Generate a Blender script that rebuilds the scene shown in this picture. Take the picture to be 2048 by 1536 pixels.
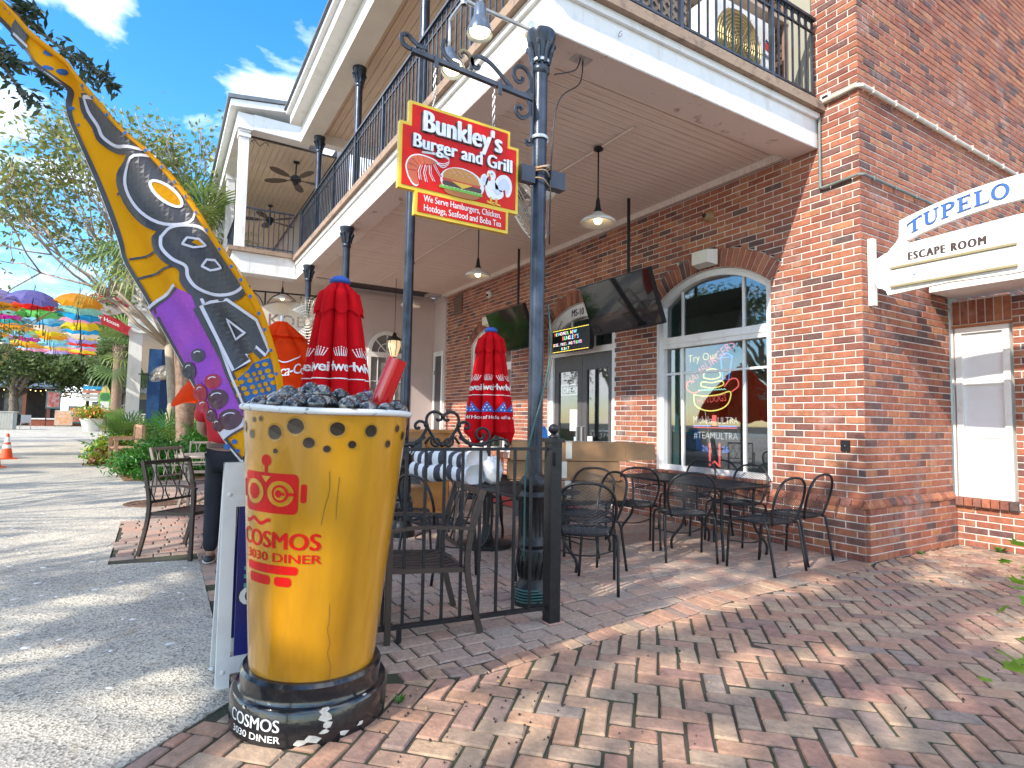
import bpy, bmesh, math, random
import numpy as np
from mathutils import Vector, Matrix
for o in list(bpy.data.objects): bpy.data.objects.remove(o, do_unlink=True)
SC = bpy.context.scene
COL = SC.collection
R = math.radians
random.seed(7)
rng = np.random.default_rng(7)

# ---------------------------------------------------------------- camera
YAW, PITCH, ROLL, FPX = R(31.26), R(3.575), R(1.014), 1156.2
cf = Vector((-math.cos(YAW)*math.cos(PITCH), math.sin(YAW)*math.cos(PITCH), math.sin(PITCH)))
cr = Vector((math.sin(YAW), math.cos(YAW), 0)); cu = cr.cross(cf)
cr, cu = math.cos(ROLL)*cr+math.sin(ROLL)*cu, -math.sin(ROLL)*cr+math.cos(ROLL)*cu
cam = bpy.data.cameras.new('camera'); camo = bpy.data.objects.new('camera', cam); COL.objects.link(camo)
camo.matrix_world = Matrix(((cr.x, cu.x, -cf.x, 2.757), (cr.y, cu.y, -cf.y, -5.362), (cr.z, cu.z, -cf.z, 1.2), (0, 0, 0, 1)))
cam.sensor_width = 36; cam.lens = FPX/2048*36; cam.clip_start = 0.05; cam.clip_end = 1000
SC.camera = camo

# ---------------------------------------------------------------- light
SUNDIR = Vector((0.297, -1.0, 0.733)).normalized()          # towards the sun
sun = bpy.data.lights.new('sun', 'SUN'); sun.energy = 2.2; sun.angle = R(0.55); sun.color = (1, 0.93, 0.82)
suno = bpy.data.objects.new('sun', sun); COL.objects.link(suno); suno.location = (10, -30, 25)
suno.rotation_euler = SUNDIR.to_track_quat('Z', 'Y').to_euler()
W = bpy.data.worlds.new('World'); SC.world = W; W.use_nodes = True
wn, wl = W.node_tree.nodes, W.node_tree.links
for n in list(wn): wn.remove(n)
wo = wn.new('ShaderNodeOutputWorld'); bg = wn.new('ShaderNodeBackground'); bg.inputs[1].default_value = 0.15
sky = wn.new('ShaderNodeTexSky'); sky.sky_type = 'NISHITA'; sky.sun_disc = False
sky.sun_elevation = math.asin(SUNDIR.z); sky.sun_rotation = math.atan2(SUNDIR.x, SUNDIR.y)
sky.air_density = 1.0; sky.dust_density = 0.3; sky.ozone_density = 2.5; sky.altitude = 0
tc = wn.new('ShaderNodeTexCoord'); mp = wn.new('ShaderNodeMapping'); mp.inputs['Scale'].default_value = (1.0, 1.0, 2.1)
mp.inputs['Location'].default_value = (0.35, 0.2, 0.1)
wl.new(tc.outputs['Generated'], mp.inputs['Vector'])
nz = wn.new('ShaderNodeTexNoise'); nz.inputs['Scale'].default_value = 3.1; nz.inputs['Detail'].default_value = 9; nz.inputs['Roughness'].default_value = 0.56
nz.inputs['Distortion'].default_value = 0.25
wl.new(mp.outputs[0], nz.inputs['Vector'])
cr_ = wn.new('ShaderNodeValToRGB'); cr_.color_ramp.elements[0].position = 0.475; cr_.color_ramp.elements[1].position = 0.62
cr_.color_ramp.elements[0].color = (0, 0, 0, 1); cr_.color_ramp.elements[1].color = (1, 1, 1, 1)
wl.new(nz.outputs['Fac'], cr_.inputs[0])
hs = wn.new('ShaderNodeHueSaturation'); hs.inputs['Saturation'].default_value = 1.35; hs.inputs['Value'].default_value = 0.95
wl.new(sky.outputs[0], hs.inputs['Color'])
mx = wn.new('ShaderNodeMixRGB'); mx.inputs[2].default_value = (6.2, 6.4, 6.7, 1)
wl.new(cr_.outputs[0], mx.inputs[0]); wl.new(hs.outputs[0], mx.inputs[1]); wl.new(mx.outputs[0], bg.inputs[0]); wl.new(bg.outputs[0], wo.inputs[0])
vs = SC.view_settings; vs.view_transform = 'Standard'; vs.look = 'None'; vs.gamma = 1; vs.use_curve_mapping = False; vs.exposure = 1.62
SC.render.engine = 'CYCLES'

# ---------------------------------------------------------------- materials
MATS = {}
def mat(name, col, rough=0.6, metal=0.0, var=0.12, scale=8.0, bump=0.0, bscale=None, spec=0.5, emit=None, estr=0.0, trans=0.0, col2=None, detail=4, coat=0.0, alpha=None, mix=(0.42, 0.62), stretch=None):
    if name in MATS: return MATS[name]
    m = bpy.data.materials.new(name); m.use_nodes = True; MATS[name] = m
    nt = m.node_tree; N, L = nt.nodes, nt.links; b = N['Principled BSDF']
    b.inputs['Roughness'].default_value = rough; b.inputs['Metallic'].default_value = metal
    b.inputs['Specular IOR Level'].default_value = spec; b.inputs['Coat Weight'].default_value = coat
    if emit: b.inputs['Emission Color'].default_value = (*emit, 1); b.inputs['Emission Strength'].default_value = estr
    b.inputs['Base Color'].default_value = (*col, 1)
    if var or bump or col2:
        t = N.new('ShaderNodeTexCoord'); n = N.new('ShaderNodeTexNoise'); n.inputs['Scale'].default_value = scale; n.inputs['Detail'].default_value = detail
        n.inputs['Roughness'].default_value = 0.62
        src_ = t.outputs['Object']
        if stretch: mpp = N.new('ShaderNodeMapping'); mpp.inputs['Scale'].default_value = stretch; L.new(src_, mpp.inputs['Vector']); src_ = mpp.outputs[0]
        L.new(src_, n.inputs['Vector'])
        r = N.new('ShaderNodeValToRGB'); e = r.color_ramp.elements
        e[0].position, e[1].position = (mix if col2 else (0.3, 0.7))
        c2 = col2 if col2 else tuple(min(1, c*(1+var)) for c in col); c1 = col if col2 else tuple(c*(1-var) for c in col)
        e[0].color = (*c1, 1); e[1].color = (*c2, 1)
        L.new(n.outputs['Fac'], r.inputs[0]); L.new(r.outputs[0], b.inputs['Base Color'])
        if bump:
            n2 = N.new('ShaderNodeTexNoise'); n2.inputs['Scale'].default_value = bscale or scale*4; n2.inputs['Detail'].default_value = 6
            L.new(t.outputs['Object'], n2.inputs['Vector'])
            bp = N.new('ShaderNodeBump'); bp.inputs['Strength'].default_value = bump; bp.inputs['Distance'].default_value = 0.01
            L.new(n2.outputs['Fac'], bp.inputs['Height']); L.new(bp.outputs[0], b.inputs['Normal'])
    if trans:
        tr = N.new('ShaderNodeBsdfTranslucent'); ms = N.new('ShaderNodeMixShader'); ms.inputs[0].default_value = trans
        src = b.inputs['Base Color'].links[0].from_socket if b.inputs['Base Color'].links else None
        if src: L.new(src, tr.inputs[0])
        else: tr.inputs[0].default_value = (*col, 1)
        L.new(b.outputs[0], ms.inputs[1]); L.new(tr.outputs[0], ms.inputs[2]); L.new(ms.outputs[0], N['Material Output'].inputs[0])
    return m

def rndmat(name, ramp, rough=0.85, nscale=30, bump=0.5, speck=None, stain=None):
    """colour from a per-piece random value (attribute 'rnd' + object random)"""
    m = bpy.data.materials.new(name); m.use_nodes = True; MATS[name] = m
    N, L = m.node_tree.nodes, m.node_tree.links; b = N['Principled BSDF']; b.inputs['Roughness'].default_value = rough; b.inputs['Specular IOR Level'].default_value = 0.3
    at = N.new('ShaderNodeAttribute'); at.attribute_name = 'rnd'; oi = N.new('ShaderNodeObjectInfo')
    ad = N.new('ShaderNodeMath'); ad.operation = 'ADD'; fr = N.new('ShaderNodeMath'); fr.operation = 'FRACT'
    L.new(at.outputs['Fac'], ad.inputs[0]); L.new(oi.outputs['Random'], ad.inputs[1]); L.new(ad.outputs[0], fr.inputs[0])
    r = N.new('ShaderNodeValToRGB'); r.color_ramp.interpolation = 'LINEAR'
    e = r.color_ramp.elements
    while len(e) < len(ramp): e.new(0.5)
    for i, (p, c) in enumerate(ramp): e[i].position = p; e[i].color = (*c, 1)
    L.new(fr.outputs[0], r.inputs[0])
    g = N.new('ShaderNodeNewGeometry'); n = N.new('ShaderNodeTexNoise'); n.inputs['Scale'].default_value = nscale; n.inputs['Detail'].default_value = 7; n.inputs['Roughness'].default_value = 0.7
    L.new(g.outputs['Position'], n.inputs['Vector'])
    r2 = N.new('ShaderNodeValToRGB'); r2.color_ramp.elements[0].position = 0.3; r2.color_ramp.elements[0].color = (0.55, 0.55, 0.55, 1); r2.color_ramp.elements[1].position = 0.72; r2.color_ramp.elements[1].color = (1.25, 1.22, 1.2, 1)
    L.new(n.outputs['Fac'], r2.inputs[0])
    mu = N.new('ShaderNodeMixRGB'); mu.blend_type = 'MULTIPLY'; mu.inputs[0].default_value = 0.75
    L.new(r.outputs[0], mu.inputs[1]); L.new(r2.outputs[0], mu.inputs[2]); out = mu.outputs[0]
    for spec, sc_, lo, hi in ((speck, nscale*5, 0.66, 0.72), (stain, 1.7, 0.56, 0.74)):
        if spec:
            ns = N.new('ShaderNodeTexNoise'); ns.inputs['Scale'].default_value = sc_; ns.inputs['Detail'].default_value = 5; ns.inputs['Roughness'].default_value = 0.75
            L.new(g.outputs['Position'], ns.inputs['Vector'])
            rs = N.new('ShaderNodeValToRGB'); rs.color_ramp.elements[0].position = lo; rs.color_ramp.elements[1].position = hi
            rs.color_ramp.elements[0].color = (0, 0, 0, 1); rs.color_ramp.elements[1].color = (spec[3],)*3+(1,)
            L.new(ns.outputs['Fac'], rs.inputs[0]); m3 = N.new('ShaderNodeMixRGB'); m3.inputs[2].default_value = (*spec[:3], 1)
            L.new(rs.outputs[0], m3.inputs[0]); L.new(out, m3.inputs[1]); out = m3.outputs[0]
    L.new(out, b.inputs['Base Color'])
    bp = N.new('ShaderNodeBump'); bp.inputs['Strength'].default_value = bump; bp.inputs['Distance'].default_value = 0.006
    n3 = N.new('ShaderNodeTexNoise'); n3.inputs['Scale'].default_value = nscale*2.5; n3.inputs['Detail'].default_value = 6
    L.new(g.outputs['Position'], n3.inputs['Vector']); L.new(n3.outputs['Fac'], bp.inputs['Height']); L.new(bp.outputs[0], b.inputs['Normal'])
    return m

def glassmat(name, tint=(0.8, 0.9, 0.92), refl=0.25, rough=0.02):
    m = bpy.data.materials.new(name); m.use_nodes = True; MATS[name] = m
    N, L = m.node_tree.nodes, m.node_tree.links; N.remove(N['Principled BSDF'])
    t = N.new('ShaderNodeBsdfTransparent'); t.inputs[0].default_value = (*tint, 1); g = N.new('ShaderNodeBsdfGlossy'); g.inputs['Roughness'].default_value = rough
    f = N.new('ShaderNodeFresnel'); f.inputs[0].default_value = 1.5; a = N.new('ShaderNodeMath'); a.operation = 'ADD'; a.inputs[1].default_value = refl; a.use_clamp = True
    s = N.new('ShaderNodeMixShader'); L.new(f.outputs[0], a.inputs[0]); L.new(a.outputs[0], s.inputs[0]); L.new(t.outputs[0], s.inputs[1]); L.new(g.outputs[0], s.inputs[2])
    L.new(s.outputs[0], N['Material Output'].inputs[0]); return m

# ---------------------------------------------------------------- mesh helpers
class MB:
    def __init__(s): s.v = []; s.f = []; s.r = []; s.m = []; s.cm = 0
    def add(s, vs, fs, rnd=0.0):
        b = len(s.v); s.v += [tuple(p) for p in vs]
        for f in fs: s.f.append(tuple(b+i for i in f)); s.r.append(rnd); s.m.append(s.cm)
        return s
    def box(s, c, d, M=None, rnd=0.0):
        x, y, z = (k/2 for k in d); P = [Vector((a*x, b*y, e*z)) for a in (-1, 1) for b in (-1, 1) for e in (-1, 1)]
        if M is not None: P = [M @ p for p in P]
        c = Vector(c)
        return s.add([p+c for p in P], [(0, 1, 3, 2), (4, 6, 7, 5), (0, 4, 5, 1), (2, 3, 7, 6), (0, 2, 6, 4), (1, 5, 7, 3)], rnd)
    def bx(s, a, b, rnd=0.0):       # box by two corners
        return s.box([(i+j)/2 for i, j in zip(a, b)], [abs(j-i) for i, j in zip(a, b)], None, rnd)
    def bar(s, a, b, w, h=None, up=(0, 0, 1)):
        a, b = Vector(a), Vector(b); d = b-a; l = d.length; d.normalize(); u = Vector(up)
        if abs(d.dot(u)) > 0.98: u = Vector((0, 1, 0))
        x = d.cross(u).normalized(); y = x.cross(d); M = Matrix((x, d, y)).transposed()
        return s.box((a+b)/2, (w, l, h or w), M)
    def tube(s, pts, r, n=8, cap=True, closed=False):
        P = [Vector(p) for p in pts]; k = len(P); rr = r if hasattr(r, '__len__') else [r]*k
        T = []
        for i in range(k):
            a = P[i-1] if (i or closed) else P[0]; b = P[(i+1) % k] if (i < k-1 or closed) else P[-1]
            t = (b-a); T.append(t.normalized() if t.length > 1e-9 else Vector((0, 0, 1)))
        u = Vector((0, 0, 1)) if abs(T[0].z) < 0.9 else Vector((1, 0, 0)); u = (u-T[0]*u.dot(T[0])).normalized()
        vs = []
        for i in range(k):
            u = (u-T[i]*u.dot(T[i]));
            u = u.normalized() if u.length > 1e-6 else T[i].orthogonal().normalized()
            w = T[i].cross(u)
            for j in range(n):
                a = 2*math.pi*j/n; vs.append(P[i]+(u*math.cos(a)+w*math.sin(a))*rr[i])
        fs = [(i*n+j, i*n+(j+1) % n, (i+1)*n+(j+1) % n, (i+1)*n+j) for i in range(k-1) for j in range(n)]
        if closed: fs += [((k-1)*n+j, (k-1)*n+(j+1) % n, (j+1) % n, j) for j in range(n)]
        elif cap: fs += [tuple(reversed(range(n))), tuple((k-1)*n+j for j in range(n))]
        return s.add(vs, fs)
    def lathe(s, prof, n=24, c=(0, 0, 0), M=None, a0=0, a1=2*math.pi):
        full = abs(a1-a0-2*math.pi) < 1e-6; k = n if full else n+1; vs = []
        for r, z in prof:
            for j in range(k):
                a = a0+(a1-a0)*j/n; p = Vector((r*math.cos(a), r*math.sin(a), z)); vs.append((M @ p if M is not None else p)+Vector(c))
        fs = [(i*k+j, i*k+(j+1) % k, (i+1)*k+(j+1) % k, (i+1)*k+j) for i in range(len(prof)-1) for j in range(n)]
        return s.add(vs, fs)
    def prism(s, poly, fr, d0, d1):  # poly in 2D, fr(u,v,w)->3D
        n = len(poly); A = [fr(u, v, d0) for u, v in poly]; B = [fr(u, v, d1) for u, v in poly]
        return s.add(A+B, [tuple(reversed(range(n))), tuple(range(n, 2*n))]+[(i, (i+1) % n, n+(i+1) % n, n+i) for i in range(n)])
    def poly(s, pts): return s.add(pts, [tuple(range(len(pts)))])
    def grid(s, fn, nu, nv):
        return s.add([fn(i/nu, j/nv) for j in range(nv+1) for i in range(nu+1)], [(j*(nu+1)+i, j*(nu+1)+i+1, (j+1)*(nu+1)+i+1, (j+1)*(nu+1)+i) for j in range(nv) for i in range(nu)])
    def sph(s, c, r, n=10, k=6, sc=(1, 1, 1)):
        vs = [(c[0]+r*sc[0]*math.sin(math.pi*i/k)*math.cos(2*math.pi*j/n), c[1]+r*sc[1]*math.sin(math.pi*i/k)*math.sin(2*math.pi*j/n), c[2]+r*sc[2]*math.cos(math.pi*i/k)) for i in range(k+1) for j in range(n)]
        return s.add(vs, [(i*n+j, (i+1)*n+j, (i+1)*n+(j+1) % n, i*n+(j+1) % n) for i in range(k) for j in range(n)])
    def mesh(s, name, mats, smooth=False):
        me = bpy.data.meshes.new(name); me.from_pydata(s.v, [], s.f); me.update()
        mats = mats if isinstance(mats, (list, tuple)) else [mats]
        for m in mats: me.materials.append(m)
        if len(mats) > 1: me.polygons.foreach_set('material_index', s.m)
        if any(s.r):
            a = me.attributes.new('rnd', 'FLOAT', 'FACE'); a.data.foreach_set('value', s.r)
        if smooth is True: me.polygons.foreach_set('use_smooth', [True]*len(me.polygons))
        elif smooth: 
            me.polygons.foreach_set('use_smooth', [True]*len(me.polygons)); me.set_sharp_from_angle(angle=R(smooth))
        return me
    def build(s, name, mats, parent=None, smooth=False):
        return link(name, s.mesh(name, mats, smooth), parent)
def link(name, me, parent=None, loc=None, rot=None):
    o = bpy.data.objects.new(name, me); COL.objects.link(o)
    if parent is not None: o.parent = parent
    if loc is not None: o.location = loc
    if rot is not None: o.rotation_euler = rot
    return o
def tag(o, label=None, cat=None, group=None, kind=None):
    if label: o['label'] = label
    if cat: o['category'] = cat
    if group: o['group'] = group
    if kind: o['kind'] = kind
    return o
def thing(name, label, cat, loc=(0, 0, 0), rz=0.0, group=None, rot=None):
    o = bpy.data.objects.new(name, None); COL.objects.link(o); o.empty_display_size = 0.1; o.location = loc; o.rotation_euler = rot or (0, 0, rz)
    return tag(o, label, cat, group)
def copy_tree(o, parent=None):
    c = o.copy(); COL.objects.link(c); c.parent = parent
    for ch in o.children: copy_tree(ch, c)
    return c
def arc(c, r, a0, a1, n, fr=None):
    P = [(c[0]+r*math.cos(R(a0+(a1-a0)*i/n)), c[1]+r*math.sin(R(a0+(a1-a0)*i/n))) for i in range(n+1)]
    return [fr(*p) for p in P] if fr else P
def spiral(c, r0, r1, a0, turns, n=26):
    return [(c[0]+(r0+(r1-r0)*i/n)*math.cos(a0+2*math.pi*turns*i/n), c[1]+(r0+(r1-r0)*i/n)*math.sin(a0+2*math.pi*turns*i/n)) for i in range(n+1)]
def smoothpts(P, n=6):  # Catmull-Rom through points
    P = [Vector(p) for p in P]; out = []
    for i in range(len(P)-1):
        a, b, c, d = P[max(i-1, 0)], P[i], P[i+1], P[min(i+2, len(P)-1)]
        for k in range(n):
            t = k/n; out.append(0.5*((2*b)+(c-a)*t+(2*a-5*b+4*c-d)*t*t+(3*b-a-3*c+d)*t**3))
    return out+[P[-1]]
def text_geo(body, size, bold=0.0, shear=0.0, spacing=1.0, align='LEFT', res=3):
    cu_ = bpy.data.curves.new('lettering', 'FONT'); cu_.body = body; cu_.size = size; cu_.offset = bold; cu_.shear = shear; cu_.space_character = spacing
    cu_.align_x = align; cu_.resolution_u = res; cu_.fill_mode = 'FRONT'
    o = bpy.data.objects.new('lettering', cu_); COL.objects.link(o); bpy.context.view_layer.update()
    me = bpy.data.meshes.new_from_object(o.evaluated_get(bpy.context.evaluated_depsgraph_get()))
    v = [tuple(p.co) for p in me.vertices]; f = [tuple(p.vertices) for p in me.polygons]
    bpy.data.objects.remove(o); bpy.data.meshes.remove(me); bpy.data.curves.remove(cu_)
    return v, f
def text_on(mb, fr, body, size, bold=0.0, shear=0.0, spacing=1.0, align='LEFT', depth=0.0, off=0.003, u0=0.0, v0=0.0, sx=1.0, width=None, res=3, strip_=0.0):
    """lay lettering on a surface: fr(u,v,w)->3D; depth>0 gives raised letters"""
    if bold > 0.004*size:
        k = 3 if bold < 0.05*size else 5; ext = bold
        for i in range(k):
            t = -1+2*i/(k-1); text_on(mb, fr, body, size, 0.0, shear, spacing, align, depth-0.00025*i if depth > 0 else 0, off+0.00012*i, u0+t*ext, v0+0.35*ext*(i % 2), sx, (width-2*ext if width else None), res, strip_)
        return mb
    v, f = text_geo(body, size, bold, shear, spacing, align, res)
    if width:
        xs = [p[0] for p in v]; sx = width/(max(xs)-min(xs)); 
    P = [(u0+p[0]*sx, v0+p[1]) for p in v]
    if strip_:
        for q in f: surf_poly(mb, fr, [P[i] for i in q], off, strip_)
    elif depth <= 0: mb.add([fr(u, w, off) for u, w in P], f)
    else:
        n = len(P); edges = {}
        for q in f:
            for i in range(len(q)):
                a, b = q[i], q[(i+1) % len(q)]; k = (min(a, b), max(a, b)); edges[k] = None if k in edges else (a, b)
        mb.add([fr(u, w, off) for u, w in P]+[fr(u, w, off+depth) for u, w in P], [tuple(n+i for i in q) for q in f]+[(e[0], e[1], n+e[1], n+e[0]) for e in edges.values() if e])
    return mb
def plane_frame(o, ux, uy, uz):
    o, ux, uy, uz = Vector(o), Vector(ux), Vector(uy), Vector(uz)
    return lambda u, v, w=0.0: o+ux*u+uy*v+uz*w
def leaf_mesh(name, P, size, mats, asp=0.45, tilt=None, fold=True, mi=None):
    """P (n,3) leaf centres -> one mesh of small leaf quads"""
    P = np.asarray(P, float); n = len(P); sz = size*(0.6+0.8*rng.random(n))
    d = rng.normal(size=(n, 3)); d /= np.linalg.norm(d, axis=1)[:, None]
    e = rng.normal(size=(n, 3)); e -= d*(e*d).sum(1)[:, None]; e /= np.linalg.norm(e, axis=1)[:, None]
    if tilt is not None: d = d*(1-tilt[3])+np.array(tilt[:3])*tilt[3]
    a = d*sz[:, None]*0.5; b = e*(sz*asp*0.5)[:, None]
    V = np.stack([P-a, P+b-a*0.1, P+a, P-b-a*0.1], 1).reshape(-1, 3)
    me = bpy.data.meshes.new(name); me.vertices.add(4*n); me.vertices.foreach_set('co', V.ravel())
    me.loops.add(4*n); me.loops.foreach_set('vertex_index', np.arange(4*n, dtype=np.int32)); me.polygons.add(n)
    me.polygons.foreach_set('loop_start', np.arange(0, 4*n, 4, dtype=np.int32))
    mats = mats if isinstance(mats, (list, tuple)) else [mats]
    for m in mats: me.materials.append(m)
    if len(mats) > 1: me.polygons.foreach_set('material_index', (mi if mi is not None else rng.integers(0, len(mats), n)).astype(np.int32))
    me.update(calc_edges=True); return me

M_mortar = mat('mortar', (0.70, 0.65, 0.59), 0.95, col2=(0.48, 0.43, 0.38), scale=3.5, bump=0.5, bscale=60, mix=(0.45, 0.75))
M_brick = rndmat('wall_brick', [(0, (0.333, 0.118, 0.071)), (0.2, (0.421, 0.162, 0.092)), (0.36, (0.284, 0.095, 0.063)), (0.5, (0.461, 0.207, 0.109)), (0.62, (0.353, 0.123, 0.078)), (0.74, (0.196, 0.084, 0.067)), (0.84, (0.127, 0.084, 0.078)), (0.92, (0.392, 0.157, 0.098)), (1, (0.265, 0.118, 0.090))], 0.9, 17, 0.9, speck=(0.78, 0.72, 0.66, 0.6), stain=(0.60, 0.50, 0.45, 0.42))
M_herr = rndmat('paving_brick', [(0, (0.473, 0.288, 0.188)), (0.2, (0.403, 0.228, 0.158)), (0.4, (0.355, 0.264, 0.194)), (0.55, (0.497, 0.336, 0.222)), (0.7, (0.319, 0.180, 0.141)), (0.82, (0.296, 0.240, 0.200)), (0.92, (0.450, 0.240, 0.175)), (1, (0.426, 0.300, 0.211))], 0.9, 22, 0.8, speck=(0.06, 0.05, 0.045, 0.75), stain=(0.16, 0.12, 0.10, 0.4))
M_paver = rndmat('patio_paver', [(0, (0.449, 0.306, 0.234)), (0.3, (0.409, 0.318, 0.255)), (0.5, (0.488, 0.294, 0.217)), (0.7, (0.356, 0.288, 0.239)), (0.85, (0.475, 0.330, 0.239)), (1, (0.396, 0.269, 0.217))], 0.92, 45, 0.7, speck=(0.6, 0.55, 0.5, 0.5), stain=(0.16, 0.14, 0.13, 0.35))
M_joint = mat('sandy_joint', (0.06, 0.05, 0.038), 1.0, col2=(0.05, 0.06, 0.028), scale=3.0, bump=0.6, bscale=120)
M_black = mat('black_iron', (0.018, 0.018, 0.02), 0.38, 0.3, var=0.4, scale=25, bump=0.12, bscale=160)
M_bluegrey = mat('dark_painted_iron', (0.045, 0.055, 0.075), 0.3, 0.5, var=0.5, scale=6, bump=0.08, bscale=90)
M_white = mat('white_paint', (0.80, 0.79, 0.76), 0.55, col2=(0.58, 0.54, 0.49), scale=5, bump=0.2, bscale=60, mix=(0.52, 0.85), stretch=(1, 1, 0.35), detail=8)
M_white2 = mat('weathered_white_board', (0.82, 0.80, 0.75), 0.6, col2=(0.60, 0.54, 0.43), scale=5, bump=0.2, bscale=90, mix=(0.55, 0.8))
M_cream = mat('cream_paint', (0.74, 0.71, 0.62), 0.6, var=0.06, scale=3)
M_soffit = mat('soffit_board', (0.84, 0.73, 0.645), 0.7, col2=(0.62, 0.50, 0.42), scale=9, bump=0.15, bscale=50, mix=(0.38, 0.75), stretch=(6, 0.25, 1))
M_soffit2 = mat('upper_ceiling_board', (0.78, 0.65, 0.50), 0.7, col2=(0.56, 0.44, 0.32), scale=9, bump=0.15, bscale=50, mix=(0.38, 0.75), stretch=(0.25, 6, 1))
M_beam = mat('peeling_beam_paint', (0.72, 0.62, 0.56), 0.75, col2=(0.36, 0.25, 0.19), scale=7, bump=0.3, bscale=60, mix=(0.6, 0.72))
M_deck = mat('deck_edge_stone', (0.34, 0.24, 0.17), 0.9, col2=(0.14, 0.10, 0.08), scale=9, bump=0.5, mix=(0.5, 0.75))
M_stucco = mat('grey_pink_stucco', (0.58, 0.49, 0.465), 0.85, var=0.05, scale=2, bump=0.15, bscale=90)
M_glass = glassmat('window_glass', (0.76, 0.83, 0.85), 0.19)
M_teal = mat('teal_paint', (0.20, 0.50, 0.52), 0.5, var=0.08)
M_inside = mat('dim_interior', (0.10, 0.10, 0.10), 0.9, var=0.2, scale=3)
M_steel = mat('galvanised_steel', (0.50, 0.51, 0.52), 0.4, 0.8, var=0.2, scale=10)
M_red = mat('red_cloth', (0.62, 0.006, 0.012), 0.85, spec=0.12, var=0.15, scale=6, bump=0.35, bscale=18, trans=0.2)
M_leafA = mat('oak_leaf', (0.095, 0.145, 0.045), 0.45, var=0.35, scale=0.8, trans=0.42)
M_leafB = mat('oak_leaf_light', (0.16, 0.21, 0.065), 0.45, var=0.3, scale=0.8, trans=0.45)
M_bark = mat('grey_bark', (0.20, 0.16, 0.125), 0.95, col2=(0.10, 0.08, 0.06), scale=9, bump=0.8, bscale=30)
# ---------------------------------------------------------------- ground
CAMP = Vector((2.757, -5.362, 1.2))
def view_score(p, area):
    d = Vector(p)-CAMP; z = d.dot(cf)
    if z < 0.4: return -1
    u, v = d.dot(cr)/z*FPX, d.dot(cu)/z*FPX
    if abs(u) > 1030 or abs(v) > 775: return -1
    return area/z/z
g = MB(); g.box((-40, 0, -0.28), (500, 500, 0.4)); tag(g.build('ground', mat('dark_soil', (0.10, 0.085, 0.065), 1, var=0.3, scale=2)), kind='structure')

def concrete_mat():
    m = bpy.data.materials.new('shell_concrete'); m.use_nodes = True
    N, L = m.node_tree.nodes, m.node_tree.links; b = N['Principled BSDF']; b.inputs['Roughness'].default_value = 0.9; b.inputs['Specular IOR Level'].default_value = 0.25
    g = N.new('ShaderNodeNewGeometry'); v = N.new('ShaderNodeTexVoronoi'); v.inputs['Scale'].default_value = 95; L.new(g.outputs['Position'], v.inputs['Vector'])
    r = N.new('ShaderNodeValToRGB'); e = r.color_ramp.elements; e[0].color = (0.21, 0.20, 0.185, 1); e[1].color = (0.60, 0.565, 0.50, 1); e[0].position = 0.0; e[1].position = 0.75
    x = e.new(0.3); x.color = (0.44, 0.415, 0.37, 1)
    hs_ = N.new('ShaderNodeSeparateColor'); L.new(v.outputs['Color'], hs_.inputs[0]); L.new(hs_.outputs[0], r.inputs[0])
    n = N.new('ShaderNodeTexNoise'); n.inputs['Scale'].default_value = 1.1; n.inputs['Detail'].default_value = 8; n.inputs['Roughness'].default_value = 0.65; L.new(g.outputs['Position'], n.inputs['Vector'])
    r2 = N.new('ShaderNodeValToRGB'); r2.color_ramp.elements[0].position = 0.35; r2.color_ramp.elements[0].color = (0.78, 0.76, 0.74, 1); r2.color_ramp.elements[1].position = 0.7; r2.color_ramp.elements[1].color = (1.12, 1.08, 0.98, 1); L.new(n.outputs['Fac'], r2.inputs[0])
    mu = N.new('ShaderNodeMixRGB'); mu.blend_type = 'MULTIPLY'; mu.inputs[0].default_value = 1; L.new(r.outputs[0], mu.inputs[1]); L.new(r2.outputs[0], mu.inputs[2])
    n4 = N.new('ShaderNodeTexNoise'); n4.inputs['Scale'].default_value = 6; n4.inputs['Detail'].default_value = 6; L.new(g.outputs['Position'], n4.inputs['Vector'])
    r4 = N.new('ShaderNodeValToRGB'); r4.color_ramp.elements[0].position = 0.6; r4.color_ramp.elements[0].color = (0, 0, 0, 1); r4.color_ramp.elements[1].position = 0.75; r4.color_ramp.elements[1].color = (0.5, 0.5, 0.5, 1); L.new(n4.outputs['Fac'], r4.inputs[0])
    m4 = N.new('ShaderNodeMixRGB'); m4.inputs[2].default_value = (0.34, 0.24, 0.13, 1); L.new(r4.outputs[0], m4.inputs[0]); L.new(mu.outputs[0], m4.inputs[1]); L.new(m4.outputs[0], b.inputs['Base Color'])
    bp = N.new('ShaderNodeBump'); bp.inputs['Strength'].default_value = 0.7; bp.inputs['Distance'].default_value = 0.006; L.new(v.outputs['Distance'], bp.inputs['Height']); L.new(bp.outputs[0], b.inputs['Normal'])
    return m
M_conc = concrete_mat()
def slab(name, poly, z0, z1, m, parent=None, kind='structure'):
    mb = MB(); mb.prism(poly, lambda u, v, w: Vector((u, v, w)), z0, z1); o = mb.build(name, m, parent)
    return tag(o, kind=kind) if parent is None else o
edge = [(0.33, -5.41), (0.0, -5.04), (-2.75, -5.03), (-2.87, -5.66), (-5.04, -5.67), (-5.02, -5.40), (-9.49, -5.43), (-9.6, -5.85), (-14.4, -6.39), (-20, -6.7), (-36, -7.5), (-60, -7.5)]
road = tag(thing('concrete_road', None, None), kind='structure')
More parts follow.
